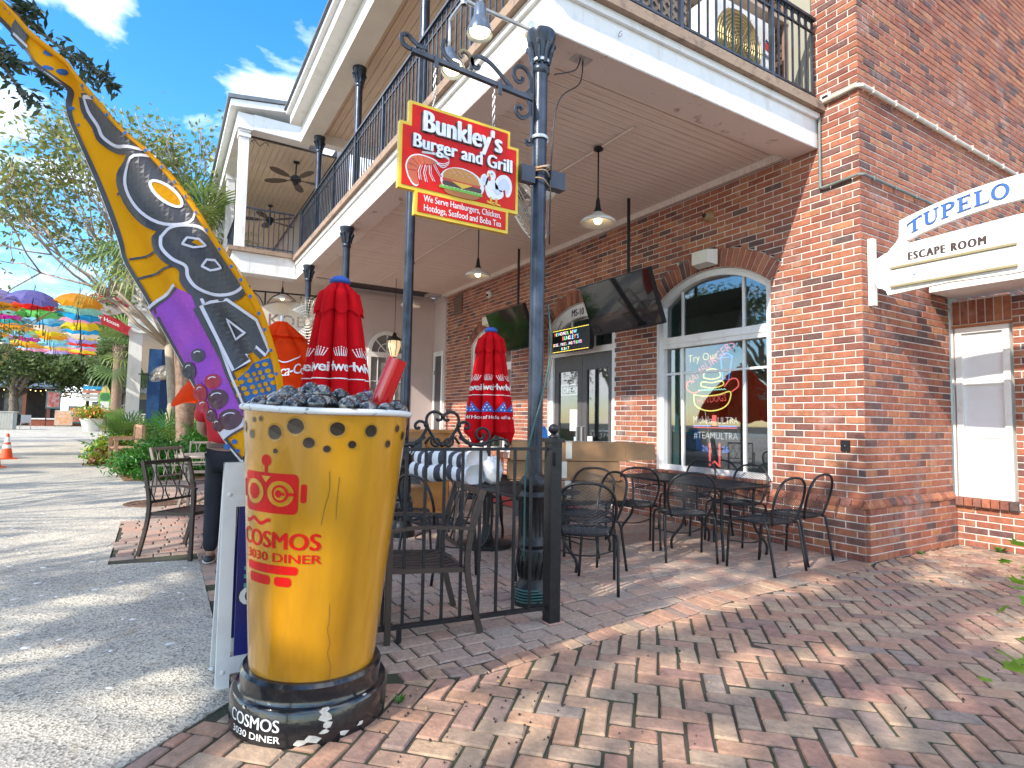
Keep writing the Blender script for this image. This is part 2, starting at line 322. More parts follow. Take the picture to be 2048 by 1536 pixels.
# slabs separated by narrow joints, cut across the street
cuts = [2.6, -3.0, -9.3, -16.0, -24, -33, -45, -60]
def edge_y(x):
    for (x0, y0), (x1, y1) in zip(edge, edge[1:]):
        if x1 <= x <= x0 and x0 != x1: return y0+(y1-y0)*(x0-x)/(x0-x1)
    return -5.41
for a, b in zip(cuts, cuts[1:]):
    up = [(a-0.006, edge_y(a-0.006)) if a < 0.33 else (0.33, -5.41)]+[p for p in edge if b < p[0] < a-0.006]+[(b, edge_y(b))]
    for j, (y0, y1) in enumerate(((None, -10.5), (-10.506, -22), (-22.006, -60))):
        top = up if y0 is None else [(a-0.006, y0), (b, y0)]
        xa = 0.33 if (a > 0.33 and y0 is None) else a-0.006
        slab('concrete_slab', [(xa, y1)]+top+[(b, y1)], -0.07, 0.002+0.0004*j, M_conc, road)
slab('street_plaza', [(60, -60), (60, -5.6), (2.61, -5.6), (2.61, -60)], -0.07, -0.002, M_conc)

# ---- shells cast in the concrete
M_shell = mat('shell', (0.75, 0.73, 0.68), 0.5, var=0.15, scale=40)
mb = MB(); random.seed(3); k = 0
while k < 300:
    x, y = random.uniform(-6, 0.3), random.uniform(-7.6, -5.05)
    if y > edge_y(x)-0.05 or (x > 0.33): continue
    k += 1; rr = random.choice((0.012, 0.016, 0.02, 0.026)); ph = random.uniform(0, 6.3); ring = random.random() < 0.55; n = 9; q = random.uniform(0.5, 0.9)
    sp = random.uniform(3.5, 6.3) if ring else 2*math.pi
    P = []
    def pt(r_, t, z): 
        a, b = r_*math.cos(t), r_*q*math.sin(t); return (x+a*math.cos(ph)-b*math.sin(ph), y+a*math.sin(ph)+b*math.cos(ph), z)
    if ring:
        for i in range(n+1): P += [pt(rr, sp*i/n, 0.0045), pt(rr*0.78, sp*i/n, 0.0065)]
        mb.add(P, [(2*i, 2*i+2, 2*i+3, 2*i+1) for i in range(n)])
    else: mb.add([pt(rr, sp*i/n, 0.0035) for i in range(n)]+[pt(0, 0, 0.009)], [(i, (i+1) % n, n) for i in range(n)])
tag(mb.build('shell_fragments', M_shell), 'white shell fragments set in the concrete', kind='stuff'); 

# ---- pieces of paving: chamfered prisms on the ground
def paver_mesh(poly, h, mb, rnd, ch=0.007, tilt=None):
    q = []
    for i in range(len(poly)):
        a, b, c = poly[i-1], poly[i], poly[(i+1) % len(poly)]; la, lc = math.hypot(a[0]-b[0], a[1]-b[1]), math.hypot(c[0]-b[0], c[1]-b[1]); k = random.uniform(0.002, 0.0065)
        if min(la, lc) < 0.03: q.append(b); continue
        q += [(b[0]+(a[0]-b[0])*k/la, b[1]+(a[1]-b[1])*k/la), (b[0]+(c[0]-b[0])*k/lc, b[1]+(c[1]-b[1])*k/lc)]
    poly = q
    n = len(poly); cx = sum(p[0] for p in poly)/n; cy = sum(p[1] for p in poly)/n; tx, ty = tilt or (0, 0)
    def ins(p):
        d = math.hypot(p[0]-cx, p[1]-cy); k = max(0.2, 1-ch*1.3/d); return (cx+(p[0]-cx)*k, cy+(p[1]-cy)*k)
    zt = lambda p, b: b+tx*(p[0]-cx)+ty*(p[1]-cy)
    A = [(p[0], p[1], -0.03) for p in poly]; B = [(p[0], p[1], zt(p, h-ch)) for p in poly]; C = [(*ins(p), zt(p, h)) for p in poly]
    fs = [tuple(range(2*n, 3*n))]
    for i in range(n):
        j = (i+1) % n; fs += [(i, j, n+j, n+i), (n+i, n+j, 2*n+j, 2*n+i)]
    mb.add(A+B+C, fs, rnd)
def clip(poly, side):   # keep side(p)>0
    out = []
    for i in range(len(poly)):
        a, b = poly[i], poly[(i+1) % len(poly)]; sa, sb = side(a), side(b)
        if sa > 0: out.append(a)
        if (sa > 0) != (sb > 0): t = sa/(sa-sb); out.append((a[0]+(b[0]-a[0])*t, a[1]+(b[1]-a[1])*t))
    return out
def parea(p): return abs(sum(p[i][0]*p[(i+1) % len(p)][1]-p[(i+1) % len(p)][0]*p[i][1] for i in range(len(p))))/2
def lay_paving(root, pieces, m, name, restname, keep=300):
    """pieces: (poly, height, rnd, tilt)"""
    sc = []
    for i, (p, h, r_, t) in enumerate(pieces):
        c = (sum(q[0] for q in p)/len(p), sum(q[1] for q in p)/len(p), 0); sc.append((view_score(c, parea(p)*1.0/max(0.3, (Vector(c)-CAMP).length)), i))
    sc.sort(reverse=True); big = set(i for s, i in sc[:keep] if s > 0); rest = MB()
    for i, (p, h, r_, t) in enumerate(pieces):
        if i in big:
            c = (sum(q[0] for q in p)/len(p), sum(q[1] for q in p)/len(p)); mb = MB(); paver_mesh([(q[0]-c[0], q[1]-c[1]) for q in p], h, mb, 0.0, tilt=t)
            o = mb.build(name, m, root); o.location = (c[0], c[1], 0)
        else: paver_mesh(p, h, rest, max(r_, 0.001), tilt=t)
    tag(rest.build(restname, m, root), kind='stuff')
def interp(tab, y):
    if y <= tab[0][0]: return tab[0][1]
    for (a, b), (c, d) in zip(tab, tab[1:]):
        if a <= y <= c: return b+(d-b)*(y-a)/(c-a)
    return tab[-1][1]
XI = [(-5.4, 0.0), (-4.6, 0.02), (-4.35, 0.08), (-4.0, 0.19), (-3.7, 0.154), (-3.3, 0.117), (-2.94, 0.076), (-2.0, -0.095), (-1.05, -0.126), (0, -0.16)]
XO = [(-5.4, 0.10), (-4.6, 0.12), (-4.35, 0.19), (-4.0, 0.30), (-3.3, 0.24), (-2.6, 0.21), (-2.0, 0.12), (-1.0, 0.10), (-0.05, 0.08), (0.0, 0.004)]
xi = lambda y: interp(XI, y)
xo = lambda y: interp(XO, y)
def jit(p, a=0.004): return [(x+random.uniform(-a, a), y+random.uniform(-a, a)) for x, y in p]
# herringbone brick paving
random.seed(11); HP = []; w = 0.1; c45 = math.sqrt(0.5)
for i in range(-80, 95):
    for j in range(-80, 95):
        k = (i-j) % 4
        if k == 0: a0, a1, b0, b1 = i, i+2, j, j+1
        elif k == 3: a0, a1, b0, b1 = i, i+1, j, j+2
        else: continue
        ca, cb = (a0+a1)/2*w, (b0+b1)/2*w; cx, cy = (ca-cb)*c45+1.0, (ca+cb)*c45-3.0
        if not (-0.4 < cx < 4.4 and -6.0 < cy < 1.8): continue
        gp = 0.0062
        loc = [(a0*w+gp, b0*w+gp), (a1*w-gp, b0*w+gp), (a1*w-gp, b1*w-gp), (a0*w+gp, b1*w-gp)]
        an = random.gauss(0, 0.014)
        P = []
        for la, lb in loc:
            u, v = la-ca, lb-cb; u, v = u*math.cos(an)-v*math.sin(an), u*math.sin(an)+v*math.cos(an); u += ca; v += cb; P.append(((u-v)*c45+1.0, (u+v)*c45-3.0))
        P = jit(P, 0.0028)
        P = clip(P, lambda p: p[0]-xo(p[1])-0.006)
        if len(P) > 2: P = clip(P, lambda p: p[0]+0.0 if p[1] > 0 else 1)
        if len(P) > 2: P = clip(P, lambda p: 1.70-p[1])
        if len(P) > 2: P = clip(P, lambda p: (p[0]-0.34) if p[1] < -5.41 else 1)
        if len(P) > 2: P = clip(P, lambda p: (p[1]+5.05)*0.33+(p[0]-0.0)*0.37-0.01)
        if len(P) < 3 or parea(P) < 0.0012: continue
        HP.append((P, 0.004+random.gauss(0, 0.0022), random.random(), (random.gauss(0, 0.012), random.gauss(0, 0.012))))
# bordering header course along the patio
y = -4.95
while y < 0.0:
    wd = 0.1 if y < -2.9 else 0.098
    y1 = y+wd; P = [(xi(y)+0.006, y+0.004), (xo(y)-0.004, y+0.004), (xo(y1)-0.004, y1-0.004), (xi(y1)+0.006, y1-0.004)]
    if not (-4.95 < y < -4.4): HP.append((jit(P), 0.004+random.gauss(0, 0.002), random.random(), (random.gauss(0, 0.012), random.gauss(0, 0.012))))
    y = y1
brick_paving = tag(thing('brick_paving', None, None), kind='structure')
slab('sand_bed', [(-0.05, -5.5), (5, -6.5), (5, 1.8), (-0.2, 1.8), (-0.2, -5.0)], -0.07, -0.0045, M_joint, brick_paving)
lay_paving(brick_paving, HP, M_herr, 'brick', 'far_bricks')
# patio of grey-pink pavers in rows along the fence
random.seed(5); PP = []
def in_patio(c):
    x, y = c
    if x > -2.8 and y < -5.03: return False
    if x < -2.8 and x > -5.04 and y < -5.65: return False
    if x <= -5.04 and y < -5.40: return False
    return True
x = 0.25; row = 0
while x > -9.5:
    w_ = random.choice((0.125, 0.13, 0.14)); y = -5.7+random.uniform(0, 0.12); far = x < -5.5
    while y < 0.0:
        l_ = random.choice((0.13, 0.19, 0.19, 0.2)) if not far else 0.21
        P = [(x-w_+0.005, y+0.005), (x-0.005, y+0.005), (x-0.005, y+l_-0.005), (x-w_+0.005, y+l_-0.005)]
        c = (x-w_/2, y+l_/2)
        sk = 0.065*(y+2.5)  # rows follow the slight sweep of the edge
        P = [(px_-sk*max(0, 1+x/3), py_) for px_, py_ in P]
        P = clip(jit(P, 0.0025), lambda p: xi(p[1])-0.002-p[0]) if x > -0.8 else jit(P, 0.0025)
        if len(P) > 2: P = clip(P, lambda p: -0.003-p[1])
        if len(P) > 2 and x > -2.9: P = clip(P, lambda p: p[1]+5.03)
        if len(P) > 2 and in_patio(c) and parea(P) > 0.002:
            PP.append((P, 0.003+random.gauss(0, 0.0013), random.random(), (random.gauss(0, 0.006), random.gauss(0, 0.006))))
        y += l_
    x -= w_
patio = tag(thing('patio_paving', None, None), kind='structure')
slab('sand_bed', [(0.15, -5.03), (-2.76, -5.025), (-2.86, -5.65), (-5.03, -5.66), (-5.02, -5.39), (-9.49, -5.42), (-9.49, 0.02), (-0.02, 0.02), (0.15, -4.0)], -0.07, -0.005, M_joint, patio)
lay_paving(patio, PP, M_paver, 'paver', 'far_pavers')
# planting bed and far pavement
slab('planting_bed', [(-9.5, -5.44), (-9.61, -5.84), (-14.4, -6.38), (-20, -6.69), (-36, -7.49), (-60, -7.49), (-60, -2.4), (-9.5, -2.4)], -0.07, 0.012, mat('pine_straw', (0.30, 0.15, 0.06), 1, col2=(0.16, 0.08, 0.035), scale=20, bump=0.9, bscale=140), kind='structure')
# manhole cover
mh = thing('manhole_cover', 'round rusty manhole cover at the edge of the concrete', 'manhole cover', (-6.42, -5.36, 0))
M_rust = mat('rusty_iron', (0.17, 0.095, 0.06), 0.85, 0.3, var=0.4, scale=15, bump=0.3)
MB().lathe([(0.0, 0.006), (0.30, 0.006), (0.305, -0.02)], 28, M=Matrix.Translation((0, 0, 0)).to_3x3()).build('disc', M_rust, mh)
mb = MB(); mb.lathe([(0.31, 0.004), (0.315, 0.013), (0.36, 0.013), (0.365, 0.0)], 28)
for i in range(-4, 5):
    for j in range(-4, 5):
        if i*i+j*j < 18: mb.box((i*0.06, j*0.06, 0.009), (0.035, 0.035, 0.008))
mb.build('rim_and_studs', M_rust, mh)
# ---------------------------------------------------------------- brick corner building
bld = thing('brick_building', 'red brick corner building with arched shopfront windows', 'building')
CH, BL = 0.0677, 0.2032
OPEN = [(-6.97, 0.80, 0.62), (-4.2, 0.82, 0.0), (-1.765, 0.81, 0.62)]    # centre x, half width, sill z
ZS, ZC, RING = 2.70, 3.0, 0.22
def arch_R(hw): return (hw*hw+(ZC-ZS)**2)/(2*(ZC-ZS))
def open_half(hw, z0, z):
    Rr = arch_R(hw); zc = ZC-Rr; Ro = Rr+RING
    if z < z0-0.1: return 0
    if z < ZS: return hw
    zo = zc+(ZS-zc)*Ro/Rr
    if z < zo: return hw*(z-zc)/(ZS-zc)
    if z < zc+Ro: return math.sqrt(max(0, Ro*Ro-(z-zc)**2))
    return 0
def intervals(a, b, holes):
    out = [(a, b)]
    for h0, h1 in holes:
        out = [q for (s, e) in out for q in ((s, min(e, h0)), (max(s, h1), e)) if q[1]-q[0] > 0.01]
    return out
BRICKS = []   # (centre, u half, v half, frame axes index, full?)
def brick_geo(mb, fr, u0, u1, v0, v1, proud, back, rnd, ch=0.004):
    B = [(u0, v0), (u1, v0), (u1, v1), (u0, v1)]; T = [(u0+ch, v0+ch), (u1-ch, v0+ch), (u1-ch, v1-ch), (u0+ch, v1-ch)]
    mb.add([fr(u, v, back) for u, v in B]+[fr(u, v, proud-ch) for u, v in B]+[fr(u, v, proud) for u, v in T],
           [(8, 9, 10, 11)]+[(i, (i+1) % 4, 4+(i+1) % 4, 4+i) for i in range(4)]+[(4+i, 4+(i+1) % 4, 8+(i+1) % 4, 8+i) for i in range(4)], rnd)
def wall_bricks(fr, ua, ub, z0, z1, holes_at, proud_at, sink, normal, phase=0.0):
    k = round(z0/CH); 
    while (k+1)*CH <= z1+1e-6:
        va, vb = k*CH+0.005, (k+1)*CH-0.005; vm = (va+vb)/2; pr_ = proud_at(vm)
        for s, e in intervals(ua, ub, holes_at(vm)):
            u = ua+phase+((k % 2)*BL/2)-BL*2
            while u < e:
                a, b = max(u+0.005, s+0.002), min(u+BL-0.005, e-0.002); full = (b-a) > BL-0.0115
                if b-a > 0.025:
                    sink.append((fr, a, b, va, vb, pr_+random.gauss(0, 0.0012), full, normal))
                u += BL
        k += 1
front = lambda u, v, w: Vector((u, 0.03-w, v))        # w = towards the street
side = lambda u, v, w: Vector((-0.03+w, u, v))
bayf = lambda u, v, w: Vector((u, 1.72-w, v))
random.seed(21); L_front, L_side, L_bay = [], [], []
def holes_front(z): return [(c-h, c+h) for c, hw, z0 in OPEN for h in (open_half(hw, z0, z),) if h > 0]
pl = lambda z: 0.03 if z < 0.47 else 0.0
wall_bricks(front, -8.97, -0.03, 0.0, 4.0, holes_front, pl, L_front, (0, -1, 0), 0.03)
wall_bricks(front, -0.47, -0.03, 4.0, 7.6, lambda z: [], pl, L_front, (0, -1, 0), 0.05)
wall_bricks(side, 0.03, 7.5, 0.0, 7.9, lambda z: [(1.72, 9)] if z < 2.6 else [], pl, L_side, (1, 0, 0), 0.1)
WB = (0.015, 0.47, 0.50, 2.24)   # bay window x0,x1,z0,z1
wall_bricks(bayf, -0.02, 1.6, 0.0, 2.55, lambda z: [(0.0, 0.50)] if 0.43 < z < 2.52 else [], lambda z: 0.0, L_bay, (0, -1, 0), 0.07)
allb = [(view_score((q[0]((q[1]+q[2])/2, (q[3]+q[4])/2, 0)), abs(Vector(q[7]).dot((CAMP-q[0](q[1], q[3], 0)).normalized()))), li, i) for li, Ls in enumerate((L_front, L_side, L_bay)) for i, q in enumerate(Ls) if q[6]]
allb.sort(reverse=True); solo = set((li, i) for s, li, i in allb[:262])
unit = {}
def solo_brick(q, parent):
    fr, a, b, va, vb, p, full, nrm = q
    if nrm not in unit:
        mb = MB(); h, v2 = (BL-0.01)/2, (CH-0.01)/2
        ax = (lambda u, v, w: Vector((u, -w, v))) if nrm == (0, -1, 0) else (lambda u, v, w: Vector((w, u, v)))
        brick_geo(mb, ax, -h, h, -v2, v2, 0.0, -0.02, 0.0); unit[nrm] = mb.mesh('brick', M_brick)
    link('brick', unit[nrm], parent, fr((a+b)/2, (va+vb)/2, p))
names = ('front_wall', 'side_wall', 'bay_wall')
def backing(fr, ua, ub, z0, z1, holes_at, w_at, d):
    mb = MB(); k = round(z0/CH)
    while (k+1)*CH <= z1+1e-6:
        for s, e in intervals(ua, ub, holes_at((k+0.5)*CH)):
            w = w_at((k+0.5)*CH)-0.007; A = [(s, k*CH), (e, k*CH), (e, (k+1)*CH), (s, (k+1)*CH)]
            P = [fr(u, v, w) for u, v in A]+[fr(u, v, -d) for u, v in A]
            mb.add(P, [(0, 1, 2, 3), (7, 6, 5, 4), (0, 4, 5, 1), (1, 5, 6, 2), (2, 6, 7, 3), (3, 7, 4, 0)])
        k += 1
    return mb
wf = backing(front, -8.97, -0.04, 0, 4.0, holes_front, pl, 0.24).build('front_wall', M_mortar, bld)
wu = backing(front, -0.47, -0.04, 4.0, 7.6, lambda z: [], pl, 0.24)
wu.build('upper_wall', M_mortar, bld)
ws = backing(side, 0.04, 7.5, 0, 7.9, lambda z: [(1.72, 9)] if z < 2.6 else [], pl, 0.24).build('side_wall', M_mortar, bld)
wb = backing(bayf, -0.02, 1.6, 0, 2.55, lambda z: [(0.0, 0.50)] if 0.43 < z < 2.52 else [], lambda z: 0, 0.2).build('bay_wall', M_mortar, bld)
for li, (Ls, par) in enumerate(((L_front, wf), (L_side, ws), (L_bay, wb))):
    mb = MB()
    for i, q in enumerate(Ls):
        if (li, i) in solo: solo_brick(q, par)
        else: brick_geo(mb, q[0], q[1], q[2], q[3], q[4], q[5], -0.012, max(0.001, random.random()))
    tag(mb.build('far_bricks', M_brick, par), kind='stuff')
# sloping cap course on top of the plinth
random.seed(8); capo = thing('plinth_cap', None, None); capo.parent = bld
def cap_piece(fr, a, b, cut0=0, cut1=0):
    mb = MB(); mb.add([fr(a, 0.472, 0.036), fr(b, 0.472, 0.036), fr(b, 0.495, 0.036), fr(a, 0.495, 0.036), fr(a, 0.545, 0.002), fr(b, 0.545, 0.002)], [(0, 1, 2, 3), (3, 2, 5, 4), (0, 3, 4), (1, 5, 2)], 0.0); mb.build('cap_brick', M_brick, capo)
u = -8.97
while u < 0.0:
    if not any(c-hw-0.02 < u+0.05 < c+hw+0.02 for c, hw, z0 in OPEN[1:2]) : cap_piece(front, u+0.004, min(u+0.105, 0.004)-0.004)
    u += 0.105
u = 0.0
while u < 1.70: cap_piece(side, u+0.003, min(u+0.1, 1.71)-0.003); u += 0.1
# brick arches over the openings
for c, hw, z0 in OPEN:
    Rr = arch_R(hw); zc = ZC-Rr; a1 = math.atan2(ZS-zc, -hw); a0 = math.pi-a1; n = int((a1-a0)*Rr/0.068)
    ar = MB()
    mbk = MB()
    def ringpt(r_, a, w): return front(c+r_*math.cos(a), zc+r_*math.sin(a), w)
    K = 40; A = []
    for i in range(K+1): 
        a = a0+(a1-a0)*i/K; A += [ringpt(Rr, a, -0.007), ringpt(Rr+RING, a, -0.007), ringpt(Rr, a, -0.2)]
    mbk.add(A, [(3*i, 3*i+1, 3*i+4, 3*i+3) for i in range(K)]+[(3*i, 3*i+3, 3*i+5, 3*i+2) for i in range(K)])
    ao = mbk.build('arch', M_mortar, bld)
    for i in range(n):
        b0 = a0+(a1-a0)*(i+0.10)/n; b1 = a0+(a1-a0)*(i+0.90)/n; ri, ro = Rr+0.004, Rr+RING-0.006
        q = [(ri, b0), (ro, b0), (ro, b1), (ri, b1)]
        m1 = MB(); m1.add([ringpt(r_, a, -0.02) for r_, a in q]+[ringpt(r_, a, 0.003) for r_, a in q], [(4, 5, 6, 7)]+[(k, (k+1) % 4, 4+(k+1) % 4, 4+k) for k in range(4)])
        m1.build('arch_brick', M_brick, ao)
# ---- windows and door
def strip(mb, pts, w0, w1, d0, d1, fr=front, closed=False):
    """ribbon of section (w0..w1 offset outward from the path, d0..d1 depth) along 2D path"""
    n = len(pts); rows = []
    for i in range(n):
        a = Vector(pts[i-1] if i else pts[0]); b = Vector(pts[i+1] if i < n-1 else pts[-1]); t = (b-a).normalized(); nn = Vector((-t.y, t.x)); p = Vector(pts[i])
        rows.append([fr(*(p+nn*w0), d1), fr(*(p+nn*w1), d1), fr(*(p+nn*w1), d0), fr(*(p+nn*w0), d0)])
    V = [v for r_ in rows for v in r_]
    mb.add(V, [(4*i+j, 4*i+(j+1) % 4, 4*i+4+(j+1) % 4, 4*i+4+j) for i in range(n-1) for j in range(4)]+[(0, 1, 2, 3), (4*n-1, 4*n-2, 4*n-3, 4*n-4)])
def arch_path(c, hw, drop, n=24, top=None):
    Rr = arch_R(hw); zc = ZC-Rr; a0 = math.atan2(ZS-zc, hw); a1 = math.pi-a0; r_ = Rr-drop
    return [(c+r_*math.cos(a0+(a1-a0)*i/n), zc+r_*math.sin(a0+(a1-a0)*i/n)) for i in range(n+1)]
def arch_z(c, hw, x, drop=0.0):
    Rr = arch_R(hw)-drop; zc = ZC-arch_R(hw); return zc+math.sqrt(max(0, Rr*Rr-(x-c)**2))
def arch_window(c, hw, z0, label):
    wdw = tag(thing('window', label, None), None); wdw.parent = bld
    f = MB(); f.v
    strip(f, [(c+hw-0.002, z0), (c+hw-0.002, ZS)], 0.0, 0.075, -0.16, -0.045); strip(f, [(c-hw+0.002, ZS), (c-hw+0.002, z0)], 0.0, 0.075, -0.16, -0.045)
    strip(f, arch_path(c, hw, 0.003), 0.0, 0.075, -0.16, -0.046)
    f.bx((c-hw+0.08, 0.076, z0), (c+hw-0.08, 0.19, z0+0.06)); 
    f.bx((c-hw+0.08, 0.078, 2.13), (c+hw-0.08, 0.19, 2.19)); f.bx((c-hw+0.07, 0.074, 2.20), (c+hw-0.07, 0.188, 2.27)); f.bx((c-hw+0.08, 0.066, 2.185), (c+hw-0.08, 0.18, 2.205))
    f.build('frame', M_white, wdw)
    for xm in (c-hw+0.34, c+hw-0.40):
        m1 = MB(); m1.bx((xm-0.014, 0.125, z0+0.06), (xm+0.014, 0.165, 2.13)); m1.bx((xm-0.0135, 0.126, 2.27), (xm+0.0135, 0.164, arch_z(c, hw, xm, 0.075))); m1.build('mullion', M_white, wdw)
    m1 = MB(); m1.bx((c-hw+0.075, 0.128, 1.80), (c+hw-0.075, 0.162, 1.826)); m1.build('glazing_bar', M_white, wdw)
    gl = MB(); gl.poly([(c-hw+0.07, 0.146, z0+0.05), (c+hw-0.07, 0.146, z0+0.05), (c+hw-0.07, 0.146, 2.14), (c-hw+0.07, 0.146, 2.14)]); gl.build('pane', M_glass, wdw)
    gl = MB(); ap = arch_path(c, hw, 0.07); gl.poly([(c-hw+0.07, 0.146, 2.26), (c+hw-0.07, 0.146, 2.26)]+[(x_, 0.146, z_) for x_, z_ in ap]); gl.build('pane', M_glass, wdw)
    tl = MB(); tl.bx((c-hw+0.0, 0.20, z0), (c-hw+0.05, 0.38, 2.75)); tl.bx((c+hw-0.05, 0.20, z0), (c+hw-0.0, 0.38, 2.75)); tl.build('teal_reveal', M_teal, wdw)
    sl = MB(); k = int(2*hw/0.075)
    s_o = None
    sb = MB(); sb.bx((c-hw, 0.0, z0-0.10), (c+hw, 0.2, z0-0.012)); so = sb.build('sill', M_mortar, wdw)
    for i in range(k):
        a, b = c-hw+2*hw*i/k+0.005, c-hw+2*hw*(i+1)/k-0.005; m1 = MB(); brick_geo(m1, front, a, b, z0-0.105, z0-0.004, 0.055, -0.1, 0); m1.v = [(x_, y_, z_) for x_, y_, z_ in m1.v]; m1.build('sill_brick', M_brick, so)
    return wdw
arch_window(-6.97, 0.80, 0.62, 'arched window left of the door'); arch_window(-1.765, 0.81, 0.62, 'large arched window with neon signs')
# window sill plaster ledge is brick; door
c, hw = -4.2, 0.82
dr = thing('door', 'double glass entrance door under an arched fanlight', None); dr.parent = bld
M_dgrey = mat('dark_grey_paint', (0.085, 0.08, 0.082), 0.5, var=0.15)
f = MB(); strip(f, [(c+hw-0.002, 0), (c+hw-0.002, ZS)], 0, 0.10, -0.16, -0.045); strip(f, [(c-hw+0.002, ZS), (c-hw+0.002, 0)], 0, 0.10, -0.16, -0.045)
strip(f, arch_path(c, hw, 0.003), 0.0, 0.20, -0.16, -0.046); f.bx((c-hw+0.1, 0.078, 2.22), (c+hw-0.1, 0.19, 2.31)); f.build('frame', M_white, dr)
tx = MB(); text_on(tx, lambda u, v, w: front(u, v, w-0.045), 'MS-10', 0.15, bold=0.004, align='CENTER', off=0.003, u0=c-0.08, v0=2.83, sx=0.8); tx.build('lettering', mat('black_print', (0.02, 0.02, 0.02), 0.6), dr)
for s in (-1, 1):
    a, b = (c-hw+0.102, c-0.004) if s < 0 else (c+0.004, c+hw-0.102)
    lf = MB(); lf.bx((a, 0.11, 0.01), (a+0.11, 0.16, 2.21)); lf.bx((b-0.11, 0.11, 0.01), (b, 0.16, 2.21)); lf.bx((a+0.11, 0.11, 1.98), (b-0.11, 0.16, 2.21)); lf.bx((a+0.11, 0.11, 0.01), (b-0.11, 0.16, 0.3))
    lo = lf.build('leaf', M_dgrey, dr)
    gl = MB(); gl.poly([(a+0.1, 0.135, 0.28), (b-0.1, 0.135, 0.28), (b-0.1, 0.135, 2.0), (a+0.1, 0.135, 2.0)]); gl.build('pane', M_glass, lo)
    h = MB(); xx = b-0.055 if s < 0 else a+0.055; h.tube([(xx, 0.112, 1.12), (xx, 0.06, 1.12), (xx, 0.06, 0.88), (xx, 0.112, 0.88)], 0.012, 8); h.build('handle', M_steel, lo, 40)
gl = MB(); gl.poly([(c-hw+0.1, 0.13, 2.3), (c+hw-0.1, 0.13, 2.3)]+[(x_, 0.13, z_) for x_, z_ in arch_path(c, hw, 0.19)]); gl.build('fanlight_pane', M_glass, dr)
mb = MB()
for xm in (c-0.28, c+0.28): mb.bx((xm-0.012, 0.115, 2.31), (xm+0.012, 0.145, arch_z(c, hw, xm, 0.2)))
mb.build('fanlight_bar', M_white, dr)
mb = MB(); mb.bx((c-hw+0.0, 0.0, 0.006), (c+hw, 0.3, 0.02)); mb.build('threshold', M_steel, dr)
# dim shop interior seen through the glass
rm = MB(); x0, x1, y0, y1, zt = -8.9, -0.3, 0.30, 4.5, 3.5
rm.add([(x0, y0, 0.0), (x1, y0, 0.0), (x1, y1, 0.0), (x0, y1, 0.0), (x0, y0, zt), (x1, y0, zt), (x1, y1, zt), (x0, y1, zt)], [(0, 1, 2, 3), (7, 6, 5, 4), (3, 2, 6, 7), (0, 3, 7, 4), (1, 5, 6, 2)])
rm.build('room', mat('pale_green_room', (0.50, 0.56, 0.52), 0.9, var=0.15, scale=2), bld)
ct = MB(); ct.bx((-6.2, 2.2, 0.01), (-0.6, 2.7, 1.02)); cto = ct.build('counter', mat('grey_counter', (0.22, 0.24, 0.26), 0.6, var=0.15), bld)
cy = MB(); cy.bx((-6.2, 2.17, 1.02), (-0.6, 2.72, 1.06)); cy.bx((-1.35, 2.15, 0.05), (-1.28, 2.195, 1.02)); cy.build('cyan_edge', mat('cyan_trim', (0.05, 0.42, 0.62), 0.4, var=0.05), cto)
sh = MB()
for i in range(5):
    sh.bx((-5.8+i*1.05, 4.2, 1.15), (-5.0+i*1.05, 4.45, 2.3)); sh.bx((-5.7+i*1.05, 2.3, 1.06), (-5.4+i*1.05, 2.55, 1.3))
sh.build('shelving', mat('brown_shelving', (0.30, 0.22, 0.13), 0.7, var=0.3, scale=4), bld)
# bay window with three blank panels
bw = thing('bay_window', 'narrow white window with three blank panels', None); bw.parent = bld
x0, x1, z0, z1 = WB; f = MB(); yb = 1.73
f.bx((x0, yb, z0), (x0+0.055, yb+0.1, z1)); f.bx((x1-0.055, yb, z0), (x1, yb+0.1, z1)); f.bx((x0+0.055, yb, z1-0.06), (x1-0.055, yb+0.1, z1)); f.bx((x0+0.055, yb, z0), (x1-0.055, yb+0.1, z0+0.08)); f.build('frame', M_white2, bw)
for i in range(3):
    h0 = z0+0.08+(z1-z0-0.14)*i/3; h1 = z0+0.08+(z1-z0-0.14)*(i+1)/3
    MB().bx((x0+0.056, yb+0.03, h0+0.008), (x1-0.056, yb+0.06, h1-0.008)).build('panel', mat('white_panel', (0.80, 0.81, 0.80), 0.25, var=0.03, coat=0.3), bw)
    if i: MB().bx((x0+0.056, yb+0.02, h0-0.008), (x1-0.056, yb+0.07, h0+0.007)).build('rail', M_cream, bw)
sl = MB(); sl.bx((0.0, 1.70, 0.42), (0.52, 1.8, 0.487)); so = sl.build('sill', M_mortar, bw)
for i in range(7): m1 = MB(); brick_geo(m1, bayf, 0.0+i*0.074+0.004, (i+1)*0.074-0.004, 0.415, 0.497, 0.06, -0.05, 0); m1.build('sill_brick', M_brick, so)
lt = MB(); lt.bx((0.0, 1.725, 2.26), (0.50, 1.85, 2.53)); lo = lt.build('lintel', M_mortar, bw)
for i in range(7): m1 = MB(); brick_geo(m1, bayf, i*0.0714+0.005, (i+1)*0.0714-0.005, 2.275, 2.515, 0.002, -0.05, 0); m1.build('lintel_brick', M_brick, lo)
e_ = MB(); e_.bx((0.0, 1.695, 2.245), (0.5, 1.8, 2.262)); e_.build('lintel_edge', mat('orange_flashing', (0.45, 0.16, 0.05), 0.7), bw)
fa = MB(); fa.bx((0.005, 1.22, 2.56), (2.2, 1.80, 2.70)); fa.bx((0.005, 1.17, 2.703), (2.2, 1.80, 2.78)); fa.build('bay_fascia', M_white, bld)
